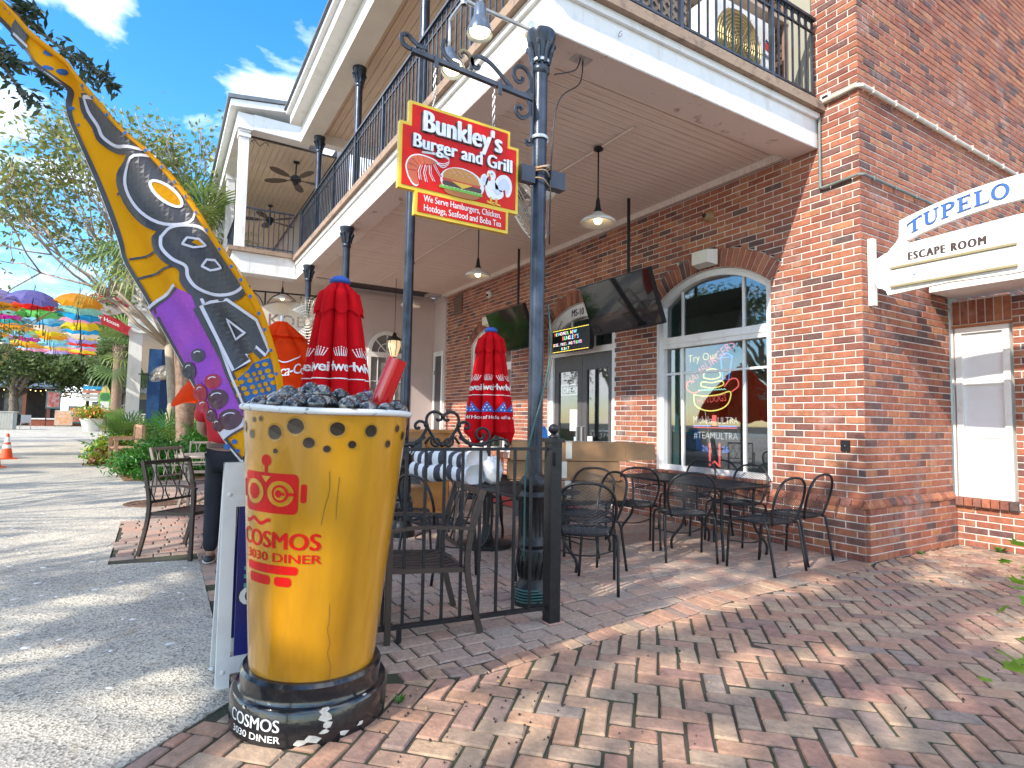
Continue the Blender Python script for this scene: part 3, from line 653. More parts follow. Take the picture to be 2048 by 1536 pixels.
MB().add([(0.003, 1.12, 2.785), (2.3, 1.12, 2.785), (2.3, 2.4, 3.05), (0.003, 2.4, 3.05), (0.003, 1.12, 2.80), (2.3, 1.12, 2.80), (2.3, 2.4, 3.07), (0.003, 2.4, 3.07)], [(3, 2, 1, 0), (4, 5, 6, 7), (0, 1, 5, 4), (0, 4, 7, 3)]).build('bay_roof', M_steel, bld)
# conduits on the corner
M_cond = mat('painted_conduit', (0.62, 0.56, 0.46), 0.6, var=0.15)
M_cond2 = mat('dull_green_conduit', (0.16, 0.19, 0.17), 0.6, var=0.2)
pp = thing('conduit_pipe', 'pale conduit pipe wrapping the brick corner at balcony height', 'pipe'); MB().tube([(-0.50, -0.005, 4.335), (-0.03, -0.005, 4.345), (0.002, 0.03, 4.345), (0.002, 6.5, 4.345)], 0.022, 8).build('pipe', M_cond, pp, 40)
b = MB(); 
for k in range(14): b.box((0.003, 0.2+k*0.42, 4.345), (0.05, 0.012, 0.056))
b.build('clips', M_cond, pp)
pp = thing('conduit_pipe', 'dark green conduit pipe lower on the brick corner', 'pipe'); MB().tube([(-0.385, 0.0, 4.2), (-0.385, 0.0, 3.5), (-0.37, -0.0, 3.49), (-0.03, -0.0, 3.505), (0.0, 0.03, 3.505), (0.0, 1.9, 3.505)], 0.014, 8).build('pipe', M_cond2, pp, 40)
b = MB()
for k in range(5): b.box((0.0, 0.2+k*0.4, 3.505), (0.04, 0.01, 0.036))
b.build('clips', M_cond2, pp)
# upper storey behind the balcony
up = MB(); up.bx((-9.0, 0.02, 4.0), (-0.475, 0.3, 7.2)); up.build('upper_storey_wall', mat('olive_siding', (0.33, 0.32, 0.25), 0.8, var=0.08, scale=2), bld)
M_shut = mat('brown_shutter', (0.24, 0.15, 0.11), 0.7, var=0.15)
for xs in (-0.95, -1.55, -3.2, -3.9, -5.6, -6.3):
    s0 = MB(); s0.bx((xs-0.24, -0.03, 4.45), (xs-0.2, 0.015, 6.3)); s0.bx((xs+0.2, -0.03, 4.45), (xs+0.24, 0.015, 6.3)); s0.bx((xs-0.2, -0.03, 4.45), (xs+0.2, 0.015, 4.53)); s0.bx((xs-0.2, -0.03, 6.22), (xs+0.2, 0.015, 6.3)); so = s0.build('shutter', M_shut, bld)
    for k in range(21): MB().box((xs, -0.005, 4.575+k*0.08), (0.396, 0.03, 0.05), Matrix.Rotation(R(35), 3, 'X')).build('slat', M_shut, so)
# ---------------------------------------------------------------- balcony of the brick building
bal = thing('balcony', 'long balcony with white fascia and board ceiling along the brick building', 'balcony')
XE, YF, XL = -0.42, -3.19, -9.15       # end face, front face, far end
mb = MB(); mb.bx((XL, YF, 3.91), (XE, YF+0.30, 4.25)); mb.bx((XE-0.30, YF+0.302, 3.912), (XE, 0.02, 4.25)); 
fo = mb.build('fascia_beam', M_white, bal)
mb = MB(); mb.bx((XL, YF+0.004, 3.904), (XE-0.004, YF+0.298, 3.909)); mb.bx((XE-0.298, YF+0.30, 3.904), (XE-0.004, 0.018, 3.911)); mb.build('beam_underside', M_beam, bal)
mb = MB(); mb.bx((XL, YF-0.03, 4.19), (XE+0.03, YF-0.002, 4.248)); mb.bx((XE+0.002, YF-0.0, 4.19), (XE+0.03, 0.02, 4.248)); mb.build('fascia_moulding', M_white, bal)
mb = MB(); mb.bx((XL, YF-0.08, 4.252), (XE+0.08, 0.02, 4.34)); mb.build('deck_slab', M_deck, bal)
cl = MB(); cl.bx((XL, YF+0.3, 4.03), (XE-0.3, 0.02, 4.05)); clo = cl.build('ceiling', mat('ceiling_gap', (0.10, 0.07, 0.06), 0.9), bal)
bw_ = 0.085; n = int((XE-0.3-XL)/bw_); unitb = MB(); unitb.bx((-bw_/2+0.0035, YF+0.302, -0.008), (bw_/2-0.0035, 0.018, 0.008)); unitb = unitb.mesh('board', M_soffit)
for i in range(n): link('board', unitb, clo, (XE-0.3-bw_*(i+0.5), 0, 4.016+random.uniform(-0.0015, 0.0015)))
mb = MB(); mb.bx((XL, -0.03, 3.93), (XE-0.302, 0.018, 4.006)); mb.build('ceiling_trim', M_soffit, bal)
mb = MB(); mb.tube([(-8.9, -1.65, 3.99), (-1.2, -1.65, 3.99)], 0.012, 6); mb.build('ceiling_conduit', M_soffit, bal)
# railing
rl = thing('railing', None, None); rl.parent = bal
YR, XR, ZT = YF+0.02, XE+0.0, 5.20
mb = MB(); mb.bar((XL+0.1, YR, ZT), (XR, YR, ZT), 0.05, 0.028); mb.bar((XL+0.1, YR, ZT-0.13), (XR, YR, ZT-0.13), 0.02, 0.014); mb.bar((XL+0.1, YR, 4.43), (XR, YR, 4.43), 0.025, 0.02)
mb.bar((XR, YR, ZT), (XR, -0.01, ZT), 0.05, 0.028); mb.bar((XR, YR+0.03, ZT-0.13), (XR, -0.01, ZT-0.13), 0.02, 0.014); mb.bar((XR, YR+0.03, 4.43), (XR, -0.01, 4.43), 0.025, 0.02); mb.build('rails', M_bluegrey, rl)
bm_ = MB(); bm_.bx((-0.0075, -0.0075, 4.34), (0.0075, 0.0075, ZT-0.014)); bm_ = bm_.mesh('baluster', M_bluegrey)
pm_ = MB(); pm_.bx((-0.018, -0.018, 4.34), (0.018, 0.018, ZT)); pm_ = pm_.mesh('rail_post', M_bluegrey)
rg = MB(); rg.tube([(0.036*math.cos(t*math.pi/7), 0, 0.05*math.sin(t*math.pi/7)) for t in range(14)], 0.005, 5, closed=True); rg = rg.mesh('ring', M_bluegrey)
def rail_run(a, b, rz):
    a, b = Vector(a), Vector(b); n = int((b-a).length/0.108)
    for i in range(n+1):
        p = a+(b-a)*i/n
        link('rail_post' if i % 11 == 0 else 'baluster', pm_ if i % 11 == 0 else bm_, rl, p)
        if i < n: link('ring', rg, rl, a+(b-a)*(i+0.5)/n+Vector((0, 0, ZT-0.072)), (0, 0, rz))
rail_run((XR-0.03, YR, 0), (XL+0.12, YR, 0), 0); rail_run((XR, YR+0.09, 0), (XR, -0.04, 0), R(90))
# upper roof over the balcony
rf = thing('balcony_roof', 'cream and white roof edge over the upper balcony', 'roof')
mb = MB(); mb.bx((-8.3, -3.36, 6.30), (-0.6, -3.06, 6.62)); mb.build('roof_beam', M_cream, rf)
mb = MB(); mb.bx((-8.35, -3.55, 6.625), (-0.5, -3.0, 6.80)); mb.bx((-8.38, -3.62, 6.802), (-0.45, -3.0, 6.87)); mb.bx((-8.3, -3.058, 6.31), (-8.1, 0.0, 6.62)); mb.build('fascia', M_white, rf)
MB().bx((-8.4, -3.66, 6.873), (-0.4, 0.3, 6.90)).build('roof_sheet', mat('grey_metal_roof', (0.16, 0.17, 0.18), 0.5, 0.5), rf)
cl = MB(); cl.bx((-8.1, -3.05, 6.50), (-0.6, 0.0, 6.54)); clo = cl.build('ceiling', MATS['ceiling_gap'], rf)
bu = MB(); bu.bx((-3.75, -0.056, -0.008), (3.75, 0.056, 0.008)); bu = bu.mesh('board', M_soffit2)
for i in range(25): link('board', bu, clo, (-4.35, -3.05+0.12*(i+0.5), 6.487+random.uniform(-0.001, 0.001)))
# ---- cast iron columns
def capital(mb, z, r, top):
    mb.lathe([(r, z), (r*1.25, z+0.02), (r*1.25, z+0.05), (r*1.02, z+0.065), (r*1.1, z+0.11), (r*1.35, z+0.17), (r*1.75, z+0.235), (r*2.0, z+0.27), (r*2.0, top), (0, top)], 20)
    for k in range(8):
        a = k*math.pi/4; d = Vector((math.cos(a), math.sin(a), 0))
        mb.tube([d*(r*1.12)+Vector((0, 0, z+0.07)), d*(r*1.4)+Vector((0, 0, z+0.15)), d*(r*1.95)+Vector((0, 0, z+0.21)), d*(r*2.0)+Vector((0, 0, z+0.18))], [0.014, 0.016, 0.012, 0.006], 5)
def column(x, y, z0, z1, label, r=0.051, base=True):
    t = thing('iron_column', label, 'column', (x, y, 0), 0, 'iron columns of the balcony')
    MB().lathe([(r, z0), (r, z1-0.28)], 20).build('shaft', M_bluegrey, t, True)
    m1 = MB(); capital(m1, z1-0.30, r, z1); m1.build('capital', M_bluegrey, t, 40)
    if base:
        m1 = MB(); m1.lathe([(0.135, z0), (0.135, z0+0.05), (0.12, z0+0.06), (0.125, z0+0.09), (0.105, z0+0.12), (0.088, z0+0.17), (0.098, z0+0.22), (0.10, z0+0.30), (0.085, z0+0.36), (0.10, z0+0.385), (0.085, z0+0.41), (0.078, z0+0.43), (0.078, z0+0.66), (0.085, z0+0.67), (0.10, z0+0.70), (0.08, z0+0.73), (0.095, z0+0.76), (0.10, z0+0.79), (0.085, z0+0.82), (r, z0+0.85)], 20)
        for k in range(16):
            a = k*math.pi/8; d = Vector((math.cos(a), math.sin(a), 0)); e = Vector((-math.sin(a), math.cos(a), 0))
            m1.tube([d*0.09+Vector((0, 0, z0+0.17)), d*0.106+e*0.012+Vector((0, 0, z0+0.25)), d*0.092+e*0.03+Vector((0, 0, z0+0.345))], 0.008, 5)
            m1.tube([d*0.078+Vector((0, 0, z0+0.44)), d*0.078+Vector((0, 0, z0+0.65))], 0.006, 4)
        m1.build('base', M_black, t, 40)
    else:
        m1 = MB(); m1.lathe([(0.085, z0), (0.085, z0+0.03), (r, z0+0.05)], 20); m1.build('base', M_bluegrey, t, 40)
    return t
CX = (-0.495, -2.93, -5.42, -7.9)
column(CX[0], -3.2, 0, 3.905, 'nearest iron column holding the hanging restaurant sign')
column(CX[1], -3.2, 0, 3.905, 'second iron column from the corner, behind the hanging sign')
column(CX[2], -3.2, 0, 3.905, 'third iron column from the corner, behind the closed red umbrella')
column(CX[3], -3.2, 0, 3.905, 'farthest lower iron column, beside the round fan')
column(CX[1], -3.1, 4.34, 6.30, 'upper iron column above the hanging sign', base=False)
column(CX[2], -3.1, 4.34, 6.30, 'middle upper iron column behind the balcony railing', base=False)
column(CX[3], -3.1, 4.34, 6.30, 'farthest upper iron column next to the white porch', base=False)
# things on the balcony: condenser, lattice screen, planter boards
ac = thing('air_conditioner', 'white outdoor air conditioner unit on the balcony behind the railing', 'air conditioner', (-0.80, -0.75, 4.34))
M_acw = mat('appliance_white', (0.78, 0.78, 0.76), 0.4, var=0.04)
MB().bx((-0.15, -0.45, 0.06), (0.15, 0.45, 0.82)).build('casing', M_acw, ac)
mb = MB()
for k in range(9): mb.lathe([(0.05+0.032*k, 0.0), (0.054+0.032*k, 0.006), (0.058+0.032*k, 0.0)], 24, (0.16, -0.1, 0.45), Matrix.Rotation(R(90), 3, 'Y'))
for k in range(12):
    a = k*math.pi/6; mb.bar((0.163, -0.1, 0.45), (0.163, -0.1+0.33*math.cos(a), 0.45+0.33*math.sin(a)), 0.006)
mb.build('fan_grille', mat('brass_wire', (0.45, 0.36, 0.16), 0.45, 0.6), ac)
mb = MB(); mb.lathe([(0, 0.0), (0.33, 0.0)], 24, (0.152, -0.1, 0.45), Matrix.Rotation(R(90), 3, 'Y')); mb.build('fan_opening', mat('dark_gold', (0.30, 0.23, 0.09), 0.6, var=0.3), ac)
fr_ = plane_frame((0.152, 0.27, 0.55), (0, 1, 0), (0, 0, 1), (1, 0, 0))
mb = MB(); mb.poly([fr_(0.0, 0, 0.003), fr_(0.09, -0.03, 0.003), fr_(0.09, 0.04, 0.003), fr_(0.03, 0.06, 0.003)]); mb.build('red_mark', mat('red_print', (0.55, 0.03, 0.02), 0.5, var=0), ac)
mb = MB(); mb.poly([fr_(0.0, 0.045, 0.003), fr_(0.03, 0.065, 0.003), fr_(0.09, 0.045, 0.003), fr_(0.05, 0.10, 0.003)]); text_on(mb, fr_, 'GREE', 0.055, bold=0.002, off=0.003, u0=-0.02, v0=-0.1); mb.build('lettering', mat('navy_print', (0.02, 0.03, 0.10), 0.5, var=0), ac)
mb = MB(); mb.bx((-0.12, -0.4, 0.0), (0.12, -0.34, 0.058)); mb.bx((-0.12, 0.34, 0.0), (0.12, 0.4, 0.058)); mb.build('feet', M_black, ac)
lt = thing('lattice_screen', 'brown woven lattice screen standing on the balcony', 'screen', (-0.95, -2.0, 4.34))
MB().bx((-0.02, -0.75, 0), (0.02, 0.75, 1.35)).build('backing', mat('dark_wicker', (0.07, 0.055, 0.045), 0.8, var=0.3, scale=20), lt)
mb = MB()
for k in range(26):
    for s in (-1, 1):
        u = -1.4+k*0.11; a = Vector((0.022+0.002*(s+1), u, 0.0)); b_ = Vector((0.022+0.002*(s+1), u+s*1.35, 1.35))
        if s < 0: a, b_ = Vector((0.028, u+1.35, 0.0)), Vector((0.028, u, 1.35))
        P = []
        t0, t1 = 0.0, 1.0; d = b_-a
        for lim, sg in ((-0.74, 1), (0.74, -1)):
            if abs(d.y) > 1e-6:
                t = (lim-a.y)/d.y
                if (a.y-lim)*sg < 0: t0 = max(t0, t)
                if (b_.y-lim)*sg < 0: t1 = min(t1, t)
        if t1-t0 > 0.02: mb.bar(a+d*t0, a+d*t1, 0.03, 0.004, up=(1, 0, 0))
mb.build('lattice', mat('brown_wicker', (0.20, 0.155, 0.115), 0.75, var=0.3, scale=30), lt)
bx_ = thing('slatted_screen', 'brown slatted wooden screen around the balcony air conditioner', 'screen', (-1.05, -0.6, 4.34))
for k in range(9): MB().bx((-0.01, -0.58+k*0.13, 0), (0.012, -0.49+k*0.13, 1.0)).build('slat', M_shut, bx_)
MB().bx((-0.03, -0.6, 1.0), (0.35, 0.6, 1.04)).build('top_board', mat('weathered_board', (0.42, 0.33, 0.25), 0.8, var=0.2), bx_)
# ---------------------------------------------------------------- giant boba cup
M_yel = mat('yellow_fibreglass', (0.56, 0.255, 0.006), 0.22, col2=(0.36, 0.145, 0.005), scale=7, bump=0.14, bscale=9, coat=0.7, mix=(0.42, 0.85), stretch=(1, 1, 0.22), detail=8)
M_blk = mat('glossy_black_paint', (0.012, 0.012, 0.014), 0.15, col2=(0.05, 0.045, 0.04), scale=7, bump=0.15, bscale=35, coat=0.5, mix=(0.55, 0.8))
M_redp = mat('red_decal', (0.55, 0.008, 0.006), 0.4, spec=0.25, var=0.08)
M_wht = mat('white_decal', (0.78, 0.78, 0.76), 0.5, var=0.05)
M_chip = mat('chipped_plaster', (0.62, 0.57, 0.48), 0.9, var=0.25, scale=40)
lean = Vector((0.519, 0.855, 0))*0.028
cup = thing('boba_cup', 'giant yellow bubble tea cup statue with black base on the brick paving', 'statue', (0.225, -4.775, 0.0))
cup.rotation_euler = (-0.024, 0.0145, 0)
TH0 = R(-23.0)
rc = lambda v: 0.247+(0.334-0.247)*(v-0.2)/1.04
def frc(u, v, w=0.0): a = TH0+u/0.30; r_ = rc(v)+w; return Vector((r_*math.cos(a), r_*math.sin(a), v))
def frb(u, v, w=0.0): a = TH0+u/0.315; r_ = 0.306+w; return Vector((r_*math.cos(a), r_*math.sin(a), v))
MB().lathe([(0.244, 0.16), (rc(0.5), 0.5), (rc(0.8), 0.8), (rc(1.22), 1.22), (rc(1.22)-0.02, 1.215), (0.29, 1.16), (0, 1.16)], 64).build('body', M_yel, cup, 40)
mb = MB(); P = [((rc(1.225)+0.004+0.002*math.sin(7*a))*math.cos(a), (rc(1.225)+0.004)*math.sin(a), 1.225+0.003*math.sin(3*a)) for a in [2*math.pi*i/56 for i in range(56)]]
mb.tube(P, 0.013, 8, closed=True); mb.build('rim', mat('worn_white_rim', (0.72, 0.70, 0.66), 0.5, col2=(0.16, 0.14, 0.12), scale=22, mix=(0.6, 0.68)), cup, True)
MB().lathe([(0.0, 0.002), (0.306, 0.002), (0.306, 0.118), (0.298, 0.13), (0.28, 0.133), (0.273, 0.15), (0.276, 0.195), (0.267, 0.208), (0.25, 0.21), (0.243, 0.17)], 64).build('base', M_blk, cup, 35)
mb = MB(); random.seed(2)
for u, v, s in ((-0.10, 0.155, 0.006), (0.10, 0.13, 0.02), (0.115, 0.105, 0.025), (0.12, 0.075, 0.02), (0.105, 0.05, 0.016), (0.06, 0.03, 0.028), (0.18, 0.03, 0.02), (-0.22, 0.12, 0.013), (0.26, 0.04, 0.02), (0.02, 0.02, 0.02), (0.27, 0.14, 0.012)):
    n = 7; mb.poly([frb(u+s*random.uniform(0.4, 1.5)*math.cos(2*math.pi*i/n), max(0.006, v+0.6*s*random.uniform(0.4, 1.4)*math.sin(2*math.pi*i/n)), 0.0022) for i in range(n)])
mb.build('chipped_patches', M_chip, cup)
# printed pearls under the rim
M_dot = mat('brown_pearl_print', (0.022, 0.010, 0.004), 0.3, var=0.2, coat=0.5); M_dot2 = mat('soft_pearl_print', (0.40, 0.195, 0.012), 0.25, var=0.1, coat=0.6)
mb, mb2 = MB(), MB()
for px_, py_, rr in ((505, 860, 10), (525, 872, 9), (530, 845, 5), (545, 843, 5), (573, 866, 15), (610, 853, 16), (634, 882, 11), (665, 892, 7), (680, 855, 14), (706, 883, 8), (735, 857, 13), (765, 882, 8), (778, 852, 8), (795, 867, 9), (575, 900, 5)):
    s_ = max(-0.97, min(0.97, (px_-640)/153.0)); u = math.asin(s_)*0.30-0.0; v = 1.215-(py_-828)*0.00205; rr_ = rr*0.0021
    for m_, k, off in ((mb2, 1.12, 0.0012), (mb, 0.86, 0.0022)): m_.poly([frc(u+rr_*k*math.cos(t*math.pi/8), v+rr_*k*math.sin(t*math.pi/8), off) for t in range(16)])
mb2.build('pearl_print_halo', M_dot2, cup); mb.build('pearl_print', M_dot, cup)
# robot badge and name
def rrect(u0, u1, v0, v1, r_, k=4):
    out = []
    for cx, cy, a in ((u1-r_, v1-r_, 0), (u0+r_, v1-r_, 90), (u0+r_, v0+r_, 180), (u1-r_, v0+r_, 270)):
        out += [(cx+r_*math.cos(R(a+90*i/k)), cy+r_*math.sin(R(a+90*i/k))) for i in range(k+1)]
    return out
def ell(cx, cy, a, b, n=20, rot=0): return [(cx+a*math.cos(2*math.pi*i/n)*math.cos(rot)-b*math.sin(2*math.pi*i/n)*math.sin(rot), cy+a*math.cos(2*math.pi*i/n)*math.sin(rot)+b*math.sin(2*math.pi*i/n)*math.cos(rot)) for i in range(n)]
def surf_poly(mb, fr, poly, off, step=0.03):
    """fill a polygon in strips so it follows a curved surface"""
    us = [p[0] for p in poly]; a, b = min(us), max(us); n = max(1, int((b-a)/step))
    for i in range(n):
        q = poly; s0, s1 = a+(b-a)*i/n, a+(b-a)*(i+1)/n
        q = clip(q, lambda p: p[0]-s0+1e-9); q = clip(q, lambda p: s1-p[0]+1e-9) if len(q) > 2 else q
        if len(q) > 2: mb.poly([fr(u, v, off) for u, v in q])
red, yel = MB(), MB()
U0, U1, V0, V1 = -0.305, -0.04, 0.835, 0.985
surf_poly(red, frc, rrect(U0, U1, V0, V1, 0.02), 0.0015); surf_poly(red, frc, rrect(U0-0.03, U0-0.01, 0.88, 0.95, 0.008), 0.0015); surf_poly(red, frc, rrect(U1+0.008, U1+0.03, 0.88, 0.95, 0.009), 0.0015)
surf_poly(red, frc, [(-0.18, 0.98), (-0.165, 0.98), (-0.165, 1.02), (-0.18, 1.02)], 0.0016); surf_poly(red, frc, ell(-0.172, 1.03, 0.023, 0.022), 0.0017)
for cx in (-0.238, -0.11): surf_poly(yel, frc, ell(cx, 0.91, 0.055, 0.048), 0.0026)
surf_poly(yel, frc, [(-0.195, 0.972), (-0.15, 0.972), (-0.172, 0.948)], 0.0026); surf_poly(red, frc, ell(-0.238, 0.91, 0.032, 0.03), 0.0036); surf_poly(red, frc, ell(-0.11, 0.91, 0.034, 0.033), 0.0036)
surf_poly(yel, frc, ell(-0.11, 0.91, 0.024, 0.024), 0.0044); surf_poly(red, frc, ell(-0.115, 0.91, 0.014, 0.014), 0.0052); surf_poly(red, frc, [(-0.10, 0.904), (-0.055, 0.904), (-0.055, 0.916), (-0.10, 0.916)], 0.005)
for i in range(14):
    u = U0+i*0.011; f_ = lambda t: 0.80+0.008*math.sin(t*70); surf_poly(red, frc, [(u, f_(u)-0.007), (u+0.011, f_(u+0.011)-0.007), (u+0.011, f_(u+0.011)+0.007), (u, f_(u)+0.007)], 0.0015)
text_on(red, frc, 'COSMOS', 0.088, bold=0.0032, off=0.0018, u0=-0.335, v0=0.705, width=0.385, res=4, strip_=0.012); text_on(red, frc, '3030 DINER', 0.046, bold=0.0014, off=0.0018, u0=-0.30, v0=0.655, width=0.355, res=4, strip_=0.012)
surf_poly(red, frc, rrect(-0.30, -0.03, 0.610, 0.642, 0.014), 0.0016); surf_poly(red, frc, rrect(-0.28, -0.15, 0.565, 0.60, 0.014), 0.0016); surf_poly(red, frc, rrect(-0.13, -0.055, 0.565, 0.60, 0.014), 0.0016)
red.build('robot_badge', M_redp, cup); yel.build('badge_inlay', M_yel, cup)
wt = MB(); text_on(wt, frb, 'COSMOS', 0.062, bold=0.0016, off=0.0022, u0=-0.305, v0=0.058, width=0.25, res=4, strip_=0.012); text_on(wt, frb, '3030 DINER', 0.034, bold=0.0008, off=0.0022, u0=-0.285, v0=0.02, width=0.235, res=4, strip_=0.012); wt.build('base_lettering', M_wht, cup)
# hairline cracks
ck = MB(); random.seed(4)
for pts in ([(0.10, 0.50), (0.105, 0.44), (0.10, 0.40), (0.115, 0.35), (0.11, 0.31), (0.125, 0.26), (0.12, 0.215)], [(0.06, 1.0), (0.065, 0.93), (0.055, 0.86), (0.045, 0.80)], [(0.10, 0.98), (0.098, 0.9), (0.1, 0.82)]):
    P = smoothpts([(u+random.uniform(-0.003, 0.003), v, 0) for u, v in pts], 4)
    for a, b in zip(P, P[1:]): ck.poly([frc(a.x, a.y, 0.0012), frc(a.x+0.0022, a.y, 0.0012), frc(b.x+0.0022, b.y, 0.0012), frc(b.x, b.y, 0.0012)])
ck.build('cracks', mat('crack_line', (0.16, 0.08, 0.02), 0.9), cup)
# pearls piled on top and the straw
M_pearl = mat('marbled_black_pearl', (0.02, 0.021, 0.023), 0.12, col2=(0.20, 0.19, 0.17), scale=17, coat=0.9, mix=(0.60, 0.63), detail=0.5)
pm = MB(); pm.sph((0, 0, 0), 0.039, 18, 12); pm = pm.mesh('pearl', M_pearl, True); random.seed(12)
for ring, n, z in ((0.292, 19, 1.240), (0.215, 14, 1.247), (0.13, 9, 1.255), (0.05, 3, 1.262), (0.17, 6, 1.288), (0.08, 2, 1.296)):
    for i in range(n):
        a = 2*math.pi*(i+random.uniform(-0.15, 0.15))/n+ring*9; zz = z+random.uniform(-0.014, 0.014)
        if ring == 0.295 and random.random() < 0.22: zz -= 0.02
        link('pearl', pm, cup, (ring*math.cos(a), ring*math.sin(a), zz), (random.uniform(0, 6), random.uniform(0, 6), random.uniform(0, 6))).scale = (random.uniform(0.82, 1.12),)*3
st = MB(); a, b = Vector((0.078, 0.168, 1.19)), Vector((0.135, 0.243, 1.462)); d = (b-a).normalized(); x_ = d.orthogonal().normalized(); y_ = d.cross(x_); Mx = Matrix((x_, y_, d)).transposed(); l_ = (b-a).length
st.lathe([(0.042, 0), (0.042, l_), (0.036, l_), (0.036, 0)], 28, a, Mx); st.build('straw', mat('red_plastic', (0.62, 0.012, 0.012), 0.18, var=0.06, coat=0.6), cup, 40)

# ---------------------------------------------------------------- A-frame board behind the cup
af = thing('a_frame_sign', 'white plastic A-frame board with blue poster partly hidden by the boba cup', 'sign', (-0.19, -4.80, 0))
M_plast = mat('white_plastic', (0.74, 0.74, 0.72), 0.45, col2=(0.62, 0.61, 0.58), scale=6, mix=(0.5, 0.8))
def board(tilt, sgn):
    fr = lambda u, v, w: Vector((sgn*(0.0+(1.0-v)*tilt+w), u, v))
    mb = MB(); Wd, Hh = 0.30, 0.985
    for pl_ in ([(-Wd, 0.0), (-Wd+0.055, 0.0), (-Wd+0.055, Hh), (-Wd, Hh)], [(Wd-0.055, 0), (Wd, 0), (Wd, Hh), (Wd-0.055, Hh)], [(-Wd+0.055, Hh-0.20), (Wd-0.055, Hh-0.20), (Wd-0.055, Hh-0.03), (-Wd+0.055, Hh-0.03)], [(-Wd+0.055, 0.06), (Wd-0.055, 0.06), (Wd-0.055, 0.13), (-Wd+0.055, 0.13)], [(-Wd+0.055, Hh-0.03), (-Wd+0.11, Hh-0.03), (-Wd+0.11, Hh), (-Wd+0.055, Hh)], [(Wd-0.2, Hh-0.03), (Wd-0.055, Hh-0.03), (Wd-0.055, Hh), (Wd-0.2, Hh)]): mb.prism(pl_, fr, -0.018, 0.018)
    o = mb.build('board_frame', M_plast, af)
    p = MB(); p.prism([(-Wd+0.07, 0.13), (Wd-0.055, 0.13), (Wd-0.055, Hh-0.20), (-Wd+0.07, Hh-0.20)], fr, -0.01, 0.010); p.build('poster', mat('deep_blue_print', (0.012, 0.018, 0.16), 0.35, var=0.25, scale=3), af)
    return fr
fr = board(0.05, 1); board(0.22, -1)
gm = MB()
for k in range(3): gm.prism([(-0.20, 0.50-k*0.038), (0.2, 0.50-k*0.038), (0.2, 0.516-k*0.038), (-0.20, 0.516-k*0.038)], fr, 0.0101, 0.0125)
gm.build('green_stripes', mat('mint_print', (0.10, 0.42, 0.30), 0.4, var=0.03), af)
tx = MB(); text_on(tx, fr, 'CH', 0.115, bold=0.006, off=0.0135, u0=-0.218, v0=0.345); tx.build('lettering', M_wht, af)
tx = MB(); text_on(tx, fr, 'CH', 0.115, bold=0.013, off=0.0122, u0=-0.218, v0=0.345); tx.build('lettering_outline', mat('black_print2', (0.015, 0.015, 0.015), 0.5), af)
mb = MB()
for u in (-0.272, 0.272):
    for v in (0.07, 0.84): mb.lathe([(0, 0.004), (0.009, 0.003), (0.011, 0)], 12, fr(u, v, 0.018), Matrix.Rotation(R(90), 3, 'Y'))
mb.build('rivets', M_plast, af, True)

# ---------------------------------------------------------------- feather flag
FO, FU, FV, FN = Vector((2.757-0.8532*3.3, -5.362+0.5179*3.3, 1.2+0.0624*3.3)), Vector((0.5198, 0.8541, 0.0177)), Vector((0.0441, -0.0475, 0.9979)), Vector((0.8532, -0.5179, -0.0624))
FK = 3.3/1156.2      # flag unit in metres
def flp(a, b, w=0.0):
    t = ((a-300)*0.905-(b-480)*0.425); s_ = ((a-300)*0.425+(b-480)*0.905)
    rip = 0.018*math.sin(t*0.055+s_*0.006)+0.010*math.sin(t*0.11-s_*0.011+1.0)+0.012*math.sin(s_*0.017)+(0.05*math.exp(-((s_+370)/70)**2))*math.sin(t*0.09)
    return FO+FU*((a-1024)*FK)+FV*((768-b)*FK)+FN*(rip+w)
LE = [(487, 918), (440, 862), (400, 800), (365, 740), (322, 655), (290, 590), (253, 525), (239, 479), (202, 386), (171, 308), (150, 253), (140, 215), (132, 178), (113, 161), (82, 137), (51, 103), (7, 51), (-20, 22), (-70, -30)]
RE = [(575, 806), (562, 745), (543, 672), (526, 620), (500, 568), (472, 525), (430, 465), (390, 407), (350, 358), (308, 311), (256, 263), (205, 205), (178, 172), (152, 142), (120, 110), (70, 68), (41, 36), (2, -2), (-52, -52)]
LEs = smoothpts([(a, b, 0) for a, b in LE], 8); REs = smoothpts([(a, b, 0) for a, b in RE], 8)
flag = thing('feather_flag', 'tall leaning yellow feather flag lettered BOBA behind the boba cup', 'flag', (-0.75, -4.55, 0))
flag_inv = Matrix.Translation((0.75, 4.55, 0))
def fbuild(mb, name, m, smooth=False): mb.v = [tuple(flag_inv @ Vector(p)) for p in mb.v]; return mb.build(name, m, flag, smooth)
M_fy = mat('yellow_flag_cloth', (0.78, 0.36, 0.006), 0.7, spec=0.15, var=0.06, scale=3, trans=0.35); M_fk = mat('black_flag_print', (0.04, 0.04, 0.05), 0.45, var=0.3, scale=4)
M_fw = mat('lilac_white_flag_print', (0.62, 0.60, 0.68), 0.6, var=0.03); M_fp = mat('purple_flag_print', (0.34, 0.07, 0.58), 0.55, col2=(0.52, 0.10, 0.58), scale=2, trans=0.25); M_fb = mat('blue_flag_print', (0.015, 0.13, 0.42), 0.55, var=0.08, trans=0.2)
M_fr = mat('red_show_through_print', (0.42, 0.02, 0.04), 0.4, var=0.15, trans=0.2); M_fd = mat('dark_plum_flag_print', (0.07, 0.015, 0.03), 0.4, var=0.3)  # red put into the balls for the umbrella showing through the cloth
mb = MB(); n = len(LEs); K = 36
mb.add([flp(*(l_.xy.lerp(r_.xy, j/K))) for l_, r_ in zip(LEs, REs) for j in range(K+1)], [(i*(K+1)+j, i*(K+1)+j+1, (i+1)*(K+1)+j+1, (i+1)*(K+1)+j) for i in range(n-1) for j in range(K)])
fbuild(mb, 'cloth', M_fy, True)
RXT = sorted((p.y, p.x) for p in REs)
